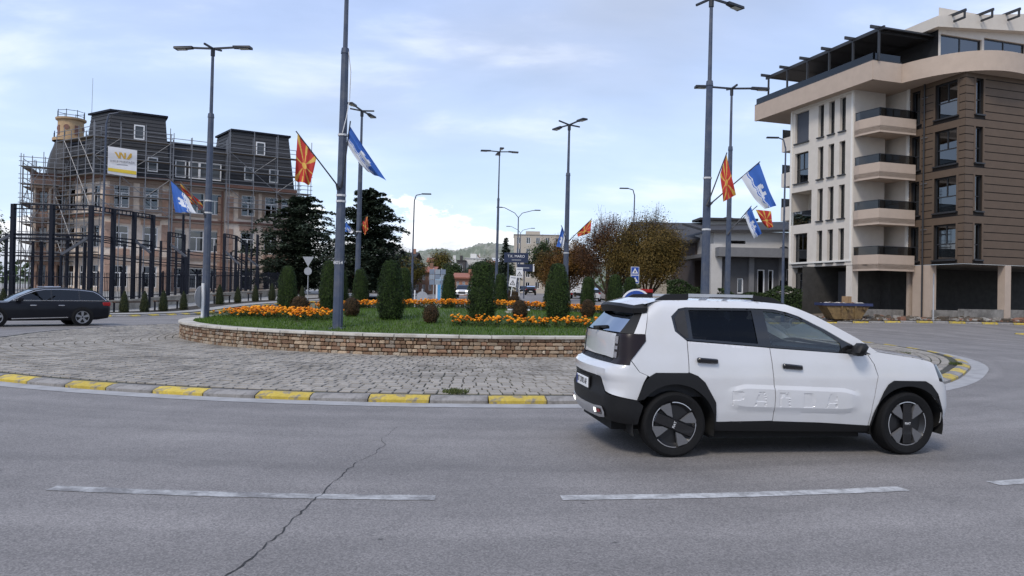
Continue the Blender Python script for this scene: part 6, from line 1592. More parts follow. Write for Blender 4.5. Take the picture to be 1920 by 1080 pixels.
m = MB(); m.box(-1.4, 4.8, -8, .4, 7.0, 7.25, T=T); m.build('eaves', M_PALE, h); m = MB(); m.mesh([T @ Vector(q) for q in ((-1.6, .5, 7.25), (5, .5, 7.25), (5, -3.5, 8.3), (-1.6, -3.5, 8.3), (-1.6, -8, 7.25), (5, -8, 7.25))], [(0, 1, 2, 3), (3, 2, 5, 4)]); m.build('roof', M_ROOFD, h)
m = MB(); m.box(2.5, 2.7, .0, .08, -.6, 7.0, T=T); m.build('pilaster', M_WHT, h)
# ------------------------------------------------------------------ lamp posts and flags
M_POST = mat('slate_blue_post_paint', (.044, .060, .100), .5, .15, 4, col2=(.07, .08, .105), c2scale=2)
M_HEAD = mat('lamp_head_dark', (.012, .014, .02), .5, .1)
M_LENS = mat('lamp_lens', (.55, .56, .55), .25, .05)
M_STRAP = mat('white_tape', (.6, .6, .6), .7, .1)
def ray_px(px, py):
    """direction of a picture point, to read positions off the photograph"""
    u, v = (px - 960) / 1400, (540 - py) / 1400; c, s = math.cos(_r), math.sin(_r); ut, vt = c * u - s * v, s * u + c * v
    return Vector((ut, math.cos(_p) - vt * math.sin(_p), math.sin(_p) + vt * math.cos(_p)))
def at_px(px, py, Y):
    d = ray_px(px, py); return Vector((0, 0, CAM_H)) + d * (Y / d.y)
def lamp_post(label, x, y, z0, zs, zt, rot, heads=(0, 2), r=.135, arm=1.15, lean=.006, group='double lamp posts with crossed arms'):
    t = thing('lamp_post', label, 'lamp post', (x, y, z0), 0, group); t.rotation_euler = (0, R_(lean * 57.3), 0)
    h1, h2 = zs - z0, zt - z0
    m = MB(); m.tube((0, 0, 0), (0, 0, h1), r, r * .70, 10); m.build('lower_shaft', M_POST, t, smooth=30)
    m = MB(); m.tube((0, 0, h1 + .04), (0, 0, h2), r * .46, r * .36, 8); m.build('upper_shaft', M_POST, t, smooth=30)
    m = MB(); m.tube((0, 0, h1 - .08), (0, 0, h1 + .06), r * .82, r * .70, 10); m.build('collar', M_POST, t)
    m = MB(); m.lathe([(r * 1.9, 0), (r * 1.9, .03), (r * 1.05, .05), (r * 1.02, .5)], 4, a0=PI / 4, a1=PI / 4 + 2 * PI); m.build('base_plate', M_POST, t)
    m = MB(); m.tube((0, 0, h2 - .25), (0, 0, h2 + .02), r * .55, r * .55, 8); m.build('top_socket', M_HEAD, t)
    for k in range(4):
        a = rot + k * PI / 2; d = Vector((math.cos(a), math.sin(a), 0)); L = arm * (.62 if k in heads else .5); tip = d * L + Vector((0, 0, h2 + (.03 if k in heads else .12 * (1 if k == 1 else -.2))))
        m = MB(); m.bar((0, 0, h2), tip, .05, .06); ar = m.build('arm', M_HEAD, t)
        if k in heads:
            e = tip + d * .62; m = MB(); s = Vector((-d.y, d.x, 0)) * .14; u = Vector((0, 0, .05))
            m.mesh([tip - s * .5 - u * .6, tip + s * .5 - u * .6, e + s - u, e - s - u, tip - s * .5 + u, tip + s * .5 + u, e + s * .9 + u * .5, e - s * .9 + u * .5], [(3, 2, 1, 0), (4, 5, 6, 7), (0, 1, 5, 4), (1, 2, 6, 5), (2, 3, 7, 6), (3, 0, 4, 7)]); hd = m.build('lamp_head', M_HEAD, ar)
            m = MB(); c = tip + d * .38; s2 = s * .7; w = d * .16; z = Vector((0, 0, -.058)); m.mesh([c - s2 - w + z, c + s2 - w + z, c + s2 + w + z, c - s2 + w + z], [(3, 2, 1, 0)]); m.build('lens', M_LENS, hd)
    return t
def dz(x, y): return dome(x, y) - .02
P1 = lamp_post('tall near lamp post with sun flag and blue flag, left of centre', -4.44, 19.1, dz(-4.44, 19.1), 7.8, 10.4, .2)
P2 = lamp_post('left double lamp post standing in front of the scaffolded building', -10.25, 25.0, dz(-10.25, 25), 7.45, 9.7, -.10)
P3 = lamp_post('lamp post before the second cedar, with a folded sun flag', -6.93, 33.4, dz(-6.93, 33.4), 7.5, 9.75, R_(78), (0, 2))
P5 = lamp_post('lamp post right of centre with a sun flag against the autumn trees', 2.47, 34.7, dz(2.47, 34.7), 7.3, 9.6, R_(118))
P6 = lamp_post('slimmer double lamp post left of the apartment block', 7.72, 26.8, dz(7.72, 26.8), 7.05, 9.2, R_(2), r=.11)
P7 = lamp_post('tall near lamp post right of centre, its top cut by the picture edge', 5.6, 21.7, dz(5.6, 21.7), 7.9, 10.38, R_(215), (0, 2))
P4 = lamp_post('central slim lamp post with four short arms on the avenue', -1.0, 46.5, gz(-1, 46.5), 7.6, 10.55, R_(8), (0, 1, 2, 3), r=.10, arm=.9, group=None)
for t, zs_ in ((P1, (3.9, 4.05, 5.6)), (P2, (4.55, 4.15)), (P3, (4.3,)), (P5, (3.6,)), (P7, (5.1, 3.6))):
    for z in zs_: m = MB(); m.lathe([(.128, z - t.location.z), (.132, z + .05 - t.location.z)], 10); m.build('tape_wrap', M_STRAP, t)
M_INKW = mat('white_print', (.7, .7, .7), .6, .05)
lettering('8054', .12, M_INKW, P1, frame((0, -.133, 2.35 - P1.location.z), (1, 0, 0), (0, 0, 1)), .002)
def cable(t, pts, r=.012):
    m = MB(); m.path(pts, r, 4); m.build('loose_cable', M_STRAP, t)
cable(P1, [(.1, -.05, 7.1), (.17, -.05, 6.6), (.16, -.05, 5.9), (.1, -.1, 5.4), (.02, -.13, 5.0)])
def slim_lamp(label, px, Y, ptop, arm_dx, zs=None, r=.085):
    p = at_px(px, ptop, Y); z0 = gz(p.x, Y) + .1; t = thing('street_light', label, 'street light', (p.x, Y, z0), 0, 'single-arm street lights'); h = p.z - z0; s = 1 if arm_dx > 0 else -1
    m = MB(); m.tube((0, 0, 0), (0, 0, h * .42), r * 1.25, r, 8); m.build('lower_shaft', M_POST, t)
    m = MB(); m.path([(0, 0, h * .42), (.05, 0, h * .95), (.05 + s * .15, 0, h), (.05 + arm_dx, 0, h + .12)], [r * .8, r * .6, r * .5, r * .45], 8); m.build('curved_arm', M_POST, t)
    m = MB(); m.cbox(-.4, .4, -.1, .1, -.05, .05, .03, T=Matrix.Translation((.05 + arm_dx + s * .35, 0, h + .12))); m.build('lamp_head', M_HEAD, t)
slim_lamp('slim street light before the banner on the scaffolded building', 198, 45.2, 214, .8)
slim_lamp('slim street light against the cumulus clouds, right of the second cedar', 776, 62, 366, .65)
slim_lamp('slim street light behind the blue crossing signs', 1189, 66, 356, -.6)
slim_lamp('slim street light at the left edge of the apartment block', 1472, 47.8, 262, -.5)
for i, (px, Y, yt) in enumerate(((972, 98, 408), (976, 150, 437))):
    p = at_px(px, yt, Y); z0 = gz(p.x, Y); t = thing('street_light', ('nearer', 'farther')[i] + ' grey twin-arm street light on the median of the avenue', 'street light', (p.x, Y, z0), 0, 'twin-arm street lights on the median'); h = p.z - z0
    m = MB(); m.tube((0, 0, 0), (0, 0, h), .11, .07, 8); m.build('shaft', M_POST, t)
    for s, e in ((-1, 1.25), (1, .95)):
        m = MB(); m.path([(0, 0, h), (s * .5, 0, h + .6), (s * 1.8, 0, h + e), (s * 2.2, 0, h + e + .05)], .05, 6); ar = m.build('curved_arm', M_POST, t)
        m = MB(); m.cbox(-.4, .4, -.12, .12, -.06, .06, .03, T=Matrix.Translation((s * 2.5, 0, h + e + .06))); m.build('lamp_head', M_HEAD, ar)
# small square lamp on a post behind the fence
t = thing('garden_lamp', 'short post lamp with small flat head among the steel frames', 'street light', gp3(px_at(341, 62), 62)); h = at_px(341, 402, 62).z - t.location.z
m = MB(); m.tube((0, 0, 0), (0, 0, h), .12, .1, 8); m.build('shaft', M_STEEL, t); m = MB(); m.bar((-.8, 0, h + .1), (.5, 0, h - .05), .12, .1); m.build('lamp_head', M_HEAD, t)

# flags: cloth hung from slanted poles
M_FR = mat('flag_red', (.42, .026, .018), .75, .06, 3); M_FY = mat('flag_yellow', (.58, .36, .07), .75, .06, 3)
M_FB = mat('flag_blue', (.035, .12, .42), .75, .06, 3); M_FW = mat('flag_white', (.62, .64, .68), .75, .06, 3)
def pat_sun(s, t):
    x, y = (s - .5) * 2, (t - .5); r = math.hypot(x, y)
    if r < .155: return 1
    if r < .185: return 0
    a = math.degrees(math.atan2(abs(y), abs(x)))
    return 1 if (a < 3.6 or abs(a - 26.6) < 4.6 or a > 84) else 0
def pat_city(s, t):
    wv = .62 + .035 * math.sin(s * 26)
    if t > wv: return 1 if (t > wv + .10 or t < wv + .055) else 0
    for x0, x1, y0, y1 in ((.38, .46, .30, .56), (.46, .58, .38, .58), (.58, .66, .26, .58), (.62, .74, .40, .60), (.42, .50, .24, .34)):
        if x0 < s < x1 and y0 < t < y1: return 1
    return 0
def flag(name, label, Y, pole, A, B, C, D, pat, dY=(0, 0, 0, 0), fold=.05, seed=0):
    """A, B = hoist top and bottom on the pole, C, D = fly ends below B and A (picture points read at depth Y + dY)"""
    p0, p1 = at_px(*pole[0], Y), at_px(*pole[1], Y + dY[0]); rn = random.Random(seed)
    t = thing(name, label, 'flag', tuple(p0), 0)
    o = p0
    m = MB(); m.tube((0, 0, 0), p1 - o, .022, .016, 6); m.build('pole', M_HEAD, t)
    m = MB(); m.tube((-.03, 0, -.06), (p1 - o) * .06, .035, .03, 6); m.build('bracket', M_HEAD, t)
    a, b, c, d = [at_px(*q, Y + e) - o for q, e in zip((A, B, C, D), dY)]
    nrm = (d - a).cross(b - a).normalized(); NS, NT = 60, 40; vs = []; ph = [rn.uniform(0, 6.28) for _ in range(4)]
    for j in range(NT + 1):
        for i in range(NS + 1):
            s, q = i / NS, j / NT; p = (a * (1 - q) + b * q) * (1 - s) + (d * (1 - q) + c * q) * s
            f = s * fold * (math.sin(q * 9 + ph[0] + s * 2) + .6 * math.sin(q * 17 + ph[1] - s * 3) + .5 * math.sin(s * 7 + ph[2])) + fold * .25 * math.sin(q * 13 + ph[3])
            vs.append(p + nrm * f + Vector((0, 0, -.05 * math.sin(PI * s) * (.4 + q))))
    m = MB(); W = NS + 1
    for j in range(NT):
        for i in range(NS):
            m.f.append((j * W + i, j * W + i + 1, (j + 1) * W + i + 1, (j + 1) * W + i)); m.m.append(pat((i + .5) / NS, (j + .5) / NT))
    m.v = [tuple(v) for v in vs]; m.build('cloth', [M_FR, M_FY] if pat is pat_sun else [M_FB, M_FW], t, smooth=True)
    return t
flag('sun_flag', 'large red flag with yellow sun hanging left of the tall near lamp post', 18.95, ((636, 352), (555, 246)), (558, 251), (593, 298), (580, 346), (553, 338), pat_sun, (0, 0, -.1, -.15), .06, 1)
flag('city_flag', 'large blue and white flag drooping right of the tall near lamp post', 18.95, ((641, 348), (657, 227)), (656, 236), (651, 270), (690, 322), (725, 338), pat_city, (0, 0, .2, .25), .06, 2)
flag('city_flag', 'blue flag with white emblem on the left double lamp post', 24.9, ((387, 404), (312, 329)), (320, 339), (352, 368), (368, 399), (329, 398), pat_city, (0, 0, -.1, -.1), .05, 3)
flag('sun_flag', 'folded red and yellow flag behind the blue flag on the left double lamp post', 25.15, ((387, 402), (338, 340)), (339, 344), (381, 384), (374, 392), (345, 366), pat_sun, (.2, .1, .3, .4), .07, 4)
flag('city_flag', 'small drooping white and blue flag half hidden by the tall near post', 33.3, ((668, 440), (646, 412)), (648, 414), (664, 433), (655, 436), (647, 434), pat_city, (0, 0, 0, 0), .05, 5)
flag('sun_flag', 'small folded red flag before the second cedar', 33.3, ((671, 436), (690, 401)), (689, 403), (678, 420), (684, 441), (690, 430), pat_sun, (0, 0, 0, 0), .08, 6)
flag('city_flag', 'narrow blue flag hanging limp left of the post right of centre', 34.6, ((1062, 451), (1052, 422)), (1054, 424), (1060, 440), (1055, 465), (1043, 462), pat_city, (0, 0, 0, 0), .05, 7)
flag('sun_flag', 'small red and yellow flag against the autumn trees', 34.6, ((1066, 452), (1110, 410)), (1109, 412), (1082, 437), (1084, 444), (1107, 437), pat_sun, (0, 0, 0, 0), .05, 8)
flag('sun_flag', 'red flag with yellow sun on the tall near post right of centre', 21.5, ((1327, 382), (1363, 286)), (1362, 289), (1350, 327), (1357, 378), (1379, 366), pat_sun, (0, 0, -.1, 0), .06, 9)
flag('city_flag', 'large blue and white flag flying just left of the apartment block', 21.6, ((1330, 384), (1425, 303)), (1424, 305), (1390, 333), (1434, 392), (1454, 386), pat_city, (.2, .1, .2, .3), .05, 10)
flag('city_flag', 'smaller blue flag on the slimmer double lamp post', 26.7, ((1366, 437), (1409, 386)), (1408, 388), (1396, 403), (1414, 447), (1428, 438), pat_city, (0, 0, 0, 0), .05, 11)
flag('sun_flag', 'smaller red and yellow flag below the large blue flag', 26.9, ((1367, 432), (1420, 386)), (1446, 396), (1417, 393), (1440, 428), (1449, 426), pat_sun, (.2, .2, .2, .2), .05, 12)

# ------------------------------------------------------------------ signs
M_SBACK = mat('sign_back_grey', (.33, .34, .36), .5, .1, metal=.3); M_SPOST = mat('galvanised_post', (.42, .43, .44), .5, .1, metal=.3)
M_SBLUE = mat('sign_blue', (.012, .055, .28), .4, .05); M_SWHITE = mat('sign_white', (.70, .70, .70), .4, .04); M_SRED = mat('sign_red', (.45, .02, .02), .4, .05); M_BOARD = mat('board_navy', (.012, .022, .06), .5, .1); M_SBLK = mat('sign_black', (.012, .012, .014), .5, .05)
def sign_root(label, px, Y, z0=None, x=None):
    x = px_at(px, Y) if x is None else x; return thing('road_sign', label, 'sign', (x, Y, gz(x, Y) + .1 if z0 is None else z0))
def post(t, h, r=.035, mt=None, dx=0, dy=.03): m = MB(); m.tube((dx, dy, 0), (dx, dy, h), r, n=8); m.build('post', mt or M_SPOST, t)
def plate(t, poly, z, mt, y0=-.012, y1=.0, name='plate'):
    m = MB(); T = Matrix(((1, 0, 0, 0), (0, 0, -1, y1), (0, 1, 0, z), (0, 0, 0, 1))); m.prism(poly, 0, y1 - y0, T=T); return m.build(name, mt, t)
def disc(r, n=24): return [(r * math.cos(2 * PI * i / n), r * math.sin(2 * PI * i / n)) for i in range(n)]
tri = lambda r, s=1: [(r * math.cos(R_(a)), s * r * math.sin(R_(a))) for a in ((90, 210, 330) if s > 0 else (330, 210, 90))]
t = sign_root('back of a yield sign and a round sign on one post, before the first cedar', 577, 66); h = at_px(577, 482, 66).z - t.location.z
post(t, h); plate(t, [(-.5, .45), (0, -.42), (.5, .45)][::1], h - .42, M_SBACK, -.05, -.04, 'yield_plate'); plate(t, disc(.34), h - 1.25, M_SBACK, -.05, -.04, 'round_plate')
t = sign_root('back of a round sign on a pale post at the left edge of the island', 380, 24.6, dome(-10.2, 24.6) - .03); h = at_px(380, 531, 24.6).z - t.location.z
post(t, h, .05, M_SWHITE); m = MB(); m.prism(disc(.36), 0, .015, T=Matrix.Translation((-.07, .05, h - .45)) @ Matrix.Rotation(R_(80), 4, 'Z') @ Matrix.Rotation(R_(90), 4, 'X')); m.build('round_plate', M_SBACK, t)
t = sign_root('pair of blue crossing signs with white symbols on one post', 1190, 56); h = at_px(1190, 500, 56).z - t.location.z
post(t, h - .1, .04, M_SWHITE)
for k, z in enumerate((h - .32, h - .95)):
    pl = plate(t, [(-.31, -.31), (.31, -.31), (.31, .31), (-.31, .31)], z, M_SWHITE, -.03, -.01, 'sign_plate'); plate(t, [(-.28, -.28), (.28, -.28), (.28, .28), (-.28, .28)], z, M_SBLUE, -.036, -.03, 'blue_field')
    if k == 0:
        plate(t, [(-.22, -.19), (.22, -.19), (0, .22)], z, M_SWHITE, -.042, -.036, 'white_triangle'); plate(t, [(-.08, -.14), (-.02, -.14), (0, -.05), (.05, -.14), (.1, -.14), (.03, .03), (-.02, .05)], z, M_SBLK, -.048, -.042, 'walker')
    else:
        plate(t, [(-.2, -.02), (-.08, -.1), (.0, .18), (.1, .02), (.2, -.12), (.2, -.19), (-.22, -.19)], z, M_SWHITE, -.042, -.036, 'white_figures')
t = sign_root('blue round sign with white rim just behind the roof of the white car', 1193, 17.45, .15); post(t, 1.55, .04)
plate(t, disc(.36, 32), 1.30, M_SWHITE, -.03, -.015, 'rim_plate'); plate(t, disc(.32, 32), 1.30, M_SBLUE, -.036, -.03, 'blue_field'); plate(t, [(-.2, .05), (.0, -.2), (.06, -.05), (.2, -.05), (.2, .06), (.0, .06), (-.1, .18)], 1.30, M_SWHITE, -.042, -.036, 'white_arrow')
# direction boards on the median
t = sign_root('dark blue street direction boards with white lettering on a tall median post', 968, 88); h = at_px(968, 474, 88).z - t.location.z
for dx in (-1.0, .9): post(t, h, .07, M_POST, dx, .06)
pl = plate(t, [(-1.5, -.6), (1.35, -.6), (1.35, .55), (-1.5, .55)], h - .55, M_BOARD, -.03, .0, 'board'); lettering('T.K. MARO', .42, M_SWHITE, pl, frame((-.08, -.036, h - .42), (1, 0, 0), (0, 0, 1)), .004); plate(t, [(-.6, -.05), (.5, -.05), (.5, .05), (-.6, .05)], h - .85, M_SBACK, -.036, -.03, 'small_print')
pl = plate(t, [(.1, -.42), (1.9, -.42), (1.9, .42), (.1, .42)], h - 1.75, M_BOARD, -.03, .0, 'board'); plate(t, [(.45, -.07), (1.5, -.07), (1.5, .05), (.45, .05)], h - 1.75, M_SBACK, -.036, -.03, 'small_print'); plate(t, [(1.92, -.45), (2.08, -.45), (2.08, .45), (1.92, .45)], h - 1.75, M_SWHITE, -.03, .0, 'end_marker')
def warn(label, px, py, Y, tilt=0.0):
    p = at_px(px, py, Y); t = sign_root(label, px, Y); t.location.x = p.x; h = p.z - t.location.z; post(t, h + .4, .04, M_SWHITE)
    plate(t, [(-.36, -.55), (.36, -.55), (.36, .55), (-.36, .55)], h, M_SWHITE, -.03, -.01, 'sign_plate'); plate(t, tri(.34), h - .22, M_SBLK, -.036, -.03, 'triangle_rim'); plate(t, tri(.21), h - .22, M_SWHITE, -.042, -.036, 'triangle_field'); plate(t, [(-.025, -.06), (.025, -.06), (.025, .10), (-.025, .10)], h - .22, M_SBLK, -.048, -.042, 'mark')
    plate(t, [(-.26, .30), (.26, .30), (.26, .42), (-.26, .42)], h, M_SBACK, -.036, -.03, 'caption'); t.rotation_euler = (0, tilt, 0)
warn('upper white warning sign with black triangle on the median', 974, 511, 80); warn('lower tilted white warning sign on the median, left of the upper one', 957, 527, 76, .12)
t = sign_root('round sign seen from behind at the foot of the lamp near the far crossing', 792, 55); post(t, 1.6, .06, M_SPOST); plate(t, disc(.42), 1.0, M_SBACK, -.05, -.03, 'round_plate'); post(t, 1.5, .05, M_SWHITE, -.55)
t = thing('info_board', 'pale blue information board on two slim posts near the far crossing', 'sign', gp3(px_at(820, 68), 68, .1)); h = at_px(820, 503, 68).z - t.location.z
for dx in (-.35, .35): m = MB(); m.tube((dx, 0, 0), (dx, 0, h), .045, n=6); m.build('post', M_SPOST, t)
for j in range(3):
    for i in range(3): m = MB(); m.box(-.75 + .5 * i + .02, -.25 + .5 * i - .02, -.06, -.03, h - 1.5 + .48 * j, h - 1.06 + .48 * j); m.build('panel', mat('pale_blue_panel%d' % ((i + j) % 2), ((.17, .21, .27), (.25, .29, .33))[(i + j) % 2], .5, .1), t)
t = thing('booth', 'narrow light blue booth with white roof near the far crossing', 'booth', gp3(px_at(826, 72), 72, .1))
m = MB(); m.box(-.4, .4, -.4, .4, 0, 1.75); m.build('shell', mat('booth_blue', (.08, .30, .55), .5, .1), t); m = MB(); m.box(-.48, .48, -.48, .48, 1.95, 2.35); m.build('roof', mat('booth_roof', (.35, .55, .68), .5, .1), t); m = MB(); m.box(-.42, .42, -.42, .42, 1.75, 1.95); m.build('fascia', M_SBLK, t); m = MB(); m.box(-.405, -.25, -.41, -.395, .1, 1.7); m.build('side_strip', M_SWHITE, t)
t = sign_root('back of a yield sign before the tan pier of the apartment block', 1751, 43.9); h = at_px(1751, 513, 43.9).z - t.location.z
post(t, h, .035); m = MB(); m.prism([(-.42, .38), (0, -.36), (.42, .38)], 0, .012, T=Matrix.Translation((0, .02, h - .36)) @ Matrix.Rotation(R_(58), 4, 'Z') @ Matrix.Rotation(R_(90), 4, 'X')); m.build('yield_plate', M_SBACK, t)
# low pale kerbed planters by the far crossing
for px, Y, w_, lab in ((806, 62, 3.4, 'left'), (812, 58, 2.6, 'right')):
    t = thing('planter_block', 'low pale concrete planter block by the far crossing, %s one' % ('farther' if Y > 60 else 'nearer'), 'planter', gp3(px_at(px + 10, Y), Y, .05)); m = MB(); m.cbox(-w_ / 2, w_ / 2, -.4, .4, 0, .42, .04); m.build('block', M_COPE, t); m = MB(); m.box(-w_ / 2 + .1, w_ / 2 - .1, -.3, .3, .4, .44); m.build('soil', M_SOIL, t)
# median of the avenue
sheet('median', [(-1.6, 54), (.6, 54), (1.0, 58), (1.0, 240), (-2.6, 240), (-2.2, 58)], .14, M_PAVE, 4, edge=.16)
RND.seed(5)
for i, (x, y, w_) in enumerate(((-.3, 62, .5), (.3, 66, .45), (-.8, 74, .6), (.2, 82, .5), (-.6, 92, .6))):
    shrub('ball_shrub', 'clipped russet shrub on the avenue median, %s from the roundabout' % ('first', 'second', 'third', 'fourth', 'fifth')[i], 'shrub', BALM[i % 2], gp3(x, y, .12), (w_ / .46 * 1.3, w_ / .46, .9), 'clipped shrubs on the median')
t = thing('chevron_board', 'small red and white striped board at the nose of the median', 'sign', gp3(-.25, 55.5, .14))
m = MB(); m.box(-.8, .8, -.03, .0, .05, .55); m.build('board', M_SWHITE, t)
for k in range(5): m = MB(); m.box(-.78, .78, -.036, -.03, .08 + .09 * k, .12 + .09 * k); m.build('stripe', M_SRED, t)
t = thing('garden_light', 'low white box light on the island behind the centre column shrub', 'light', (.15, 24.6, dome(.15, 24.6))); m = MB(); m.box(-.35, .35, -.2, .2, .0, .06); m.build('base', M_COPE, t); m = MB(); m.box(-.28, .45, -.2, .2, .09, .13); m.build('cover', M_SWHITE, t)
t = thing('bollard_light', 'small white cone-topped bollard right of the centre column shrub', 'light', (px_at(930, 40), 40, gz(-1, 40))); m = MB(); m.tube((0, 0, 0), (0, 0, 1.1), .04, n=6); m.build('stem', M_SPOST, t); m = MB(); m.tube((0, 0, 1.1), (0, 0, 1.55), .06, .15, 8); m.build('shade', M_SWHITE, t)
# ------------------------------------------------------------------ other vehicles
G_DARK = glass_mat('dark_car_glass', (.06, .065, .07), (.8, .86, .95), base=.02)
M_CHROME = mat('chrome_trim', (.62, .62, .64), .2, .05, metal=.9)
M_ALLOY = mat('silver_alloy', (.28, .28, .29), .4, .05, metal=.5)
M_REDL = mat('red_tail_lamp', (.30, .012, .014), .2, .1); M_HLAMP = mat('clear_headlamp', (.65, .67, .70), .12, .05)
M_LITH = mat('lit_headlamp', (.9, .9, .9), .2, .02, emit=((1, .97, .9), 4))
def small_wheel(t, x, y, r, spokes, side, w=.2, detail=True):
    wh = bpy.data.objects.new('wheel', None); wh.parent = t; wh.location = (x, y, r); wh.rotation_euler = (0, 0, 0 if side < 0 else PI); link(wh)
    m = MB(); m.lathe([(r * .68, .01), (r * .72, -.012), (r * .93, -.012), (r, .025), (r, w - .03), (r * .9, w)], 32, axis='Y'); m.build('tyre', M_TYRE, wh, smooth=35)
    m = MB(); m.lathe([(0, .05), (r * .60, .06), (r * .69, .005), (r * .70, .05)], 28, axis='Y'); m.build('rim', M_RIMDK, wh, smooth=35)
    if detail:
        for k in range(spokes):
            a = 2 * PI * k / spokes + .3; d = Vector((math.cos(a), 0, math.sin(a))); n = Vector((-d.z, 0, d.x)); m = MB()
            m.mesh([d * r * .08 - n * r * .09 + Vector((0, .0, 0)), d * r * .08 + n * r * .09, d * r * .67 + n * r * .15, d * r * .67 - n * r * .15], [(0, 1, 2, 3)]); m.build('spoke', M_ALLOY, wh)
        m = MB(); m.lathe([(r * .63, -.002), (r * .70, -.006)], 28, axis='Y'); m.build('rim_lip', M_ALLOY, wh)
def gen_car(name, label, cat, loc, yaw, paint, st, roof, belt, W, wheels, r, glassm=None, group=None, rails=False, chrome=False, lit=False, scale=1.0, spokes=5):
    """st: body stations (x, z_low, z_top, half width); roof: greenhouse outline (x, z) from rear to front above the belt; belt: z"""
    t = thing(name, label, cat, loc, yaw, group); t.scale = (scale,) * 3
    def sect(x, zl, zt, w):
        zm = zl + (zt - zl) * .55
        h = [(w * .90, zl), (w * .985, zl + (zt - zl) * .15), (w, zm), (w * .985, zl + (zt - zl) * .82), (w * .94, zt - .02), (w * .80, zt + .012), (0, zt + .03)]
        return [(x, -y, z) for y, z in h] + [(x, y, z) for y, z in h[-2::-1]]
    rows = [sect(*s) for s in st]; n = len(rows[0]); m = MB()
    m.mesh([p for rw in rows for p in rw], [(i * n + j, (i + 1) * n + j, (i + 1) * n + j + 1, i * n + j + 1) for i in range(len(rows) - 1) for j in range(n - 1)] + [tuple(range(n)), tuple(range(len(rows) * n - 1, (len(rows) - 1) * n - 1, -1))])
    m.build('body', paint, t, smooth=32, recalc=True)
    # greenhouse: roof skin, side glass, screens
    wb, wt = W / 2 * .93, W / 2 * .70
    def gw(z, zt): f = (z - belt) / max(.01, zt - belt); return wb + (wt - wb) * f
    zt = max(z for _, z in roof)
    top = [(x, z) for x, z in roof if z > zt - .09]
    m = MB(); vs = []
    for x, z in top:
        w = gw(z, zt)
        for f in (-1, -.9, -.5, 0, .5, .9, 1): vs.append((x, f * w, z + .025 * (1 - f * f)))
    m.mesh(vs, [(i * 7 + j, i * 7 + j + 1, (i + 1) * 7 + j + 1, (i + 1) * 7 + j) for i in range(len(top) - 1) for j in range(6)]); m.build('roof', paint, t, smooth=40)
    rp = [(x, z) for x, z in roof]
    for s in (-1, 1):
        P, F = fill([rp[0]] + rp[1:] , .14, estep=.10); m = MB(); vs = [(x, s * (gw(max(z, belt), zt) + .001), z) for x, z in P]
        m.mesh(vs, F if s < 0 else [f[::-1] for f in F]); m.build('pillars', paint if not chrome else M_BLKGL, t)
        x0, x1 = rp[0][0], rp[-1][0]; cx = (x0 + x1) / 2; zc_ = (belt + zt) / 2
        ins = [(cx + (x - cx) * .93, zc_ + (z - zc_) * .80) for x, z in rp]
        cuts = [min(p[0] for p in ins)] + st_pillars(ins) + [max(p[0] for p in ins)]
        for k in range(len(cuts) - 1):
            a, b = cuts[k] + .03, cuts[k + 1] - .03; poly = clip_x(ins, a, b)
            if len(poly) < 3: continue
            P, F = fill(poly, .2, estep=.15); m = MB(); m.mesh([(x, s * (gw(z, zt) + .008), z) for x, z in P], F if s < 0 else [f[::-1] for f in F]); m.build('side_window', glassm or G_DARK, t)
        if chrome:
            m = MB(); q = [(x, s * (gw(z, zt) + .014), z) for x, z in ins]; m.path(q + [q[0]], .013, 5); m.build('window_trim', M_CHROME, t)
        if rails:
            m = MB(); m.path([(x, s * wt * .96, z + .05) for x, z in top[1:-1]], .018, 6); m.build('roof_rail', M_CHROME, t)
    i0 = [q for q in rp if q[0] <= top[0][0] + .01][:]; back = [q for q in rp if q[0] <= top[0][0] + .001]; front = [q for q in rp if q[0] >= top[-1][0] - .001]
    for seq, nm in ((back, 'rear_window'), (front, 'windscreen')):
        seq = sorted(seq, key=lambda q: q[1]); m = MB(); vs = []
        for x, z in seq:
            w = gw(z, zt)
            for f in (-1, -.5, 0, .5, 1): vs.append((x + (.06 if nm == 'windscreen' else -.05) * (1 - f * f), f * w, z))
        m.mesh(vs, [(i * 5 + j, i * 5 + j + 1, (i + 1) * 5 + j + 1, (i + 1) * 5 + j) for i in range(len(seq) - 1) for j in range(4)]); m.build(nm, glassm or G_DARK, t)
    m = MB(); m.box(st[1][0] + .2, st[-2][0] - .8, -W * .42, W * .42, belt - .25, belt - .02); m.build('cabin_floor', M_CABIN, t)
    for xw in wheels:
        for s in (-1, 1):
            m = MB(); m.lathe([(0, 0), (r * 1.13, 0)], 26, (xw, 0, r * 1.02), 'Y'); m.v = [(x, s * (W / 2 + .004), z) for x, y, z in m.v]; m.build('wheel_arch', M_WELL, t)
            small_wheel(t, xw, s * (W / 2 + .012), r, spokes, s, detail=cat != 'truck')
    xr, xf = st[0][0], st[-1][0]; zb = belt
    for s in (-1, 1):
        m = MB(); m.cbox(xf - .30, xf - .02, s * W * .34 - .17, s * W * .34 + .17, zb - .30, zb - .15, .03); m.build('headlamp', M_LITH if lit else M_HLAMP, t)
        m = MB(); m.cbox(xr + .0, xr + .30, s * W * .40 - .13, s * W * .40 + .13, zb - .16, zb + .02, .03); m.build('tail_lamp', M_REDL, t)
        m = MB(); m.cbox(rp[-1][0] - .42, rp[-1][0] - .24, s * (W / 2 + .10) - .08, s * (W / 2 + .10) + .08, zb + .02, zb + .16, .03); m.build('door_mirror', paint, t)
        for xh in (wheels[0] + .62, wheels[0] + 1.55):
            m = MB(); m.cbox(xh, xh + .2, s * (W / 2 + .0) - .015, s * (W / 2) + .015, zb - .15, zb - .115, .006); m.build('door_handle', M_CHROME if chrome else paint, t)
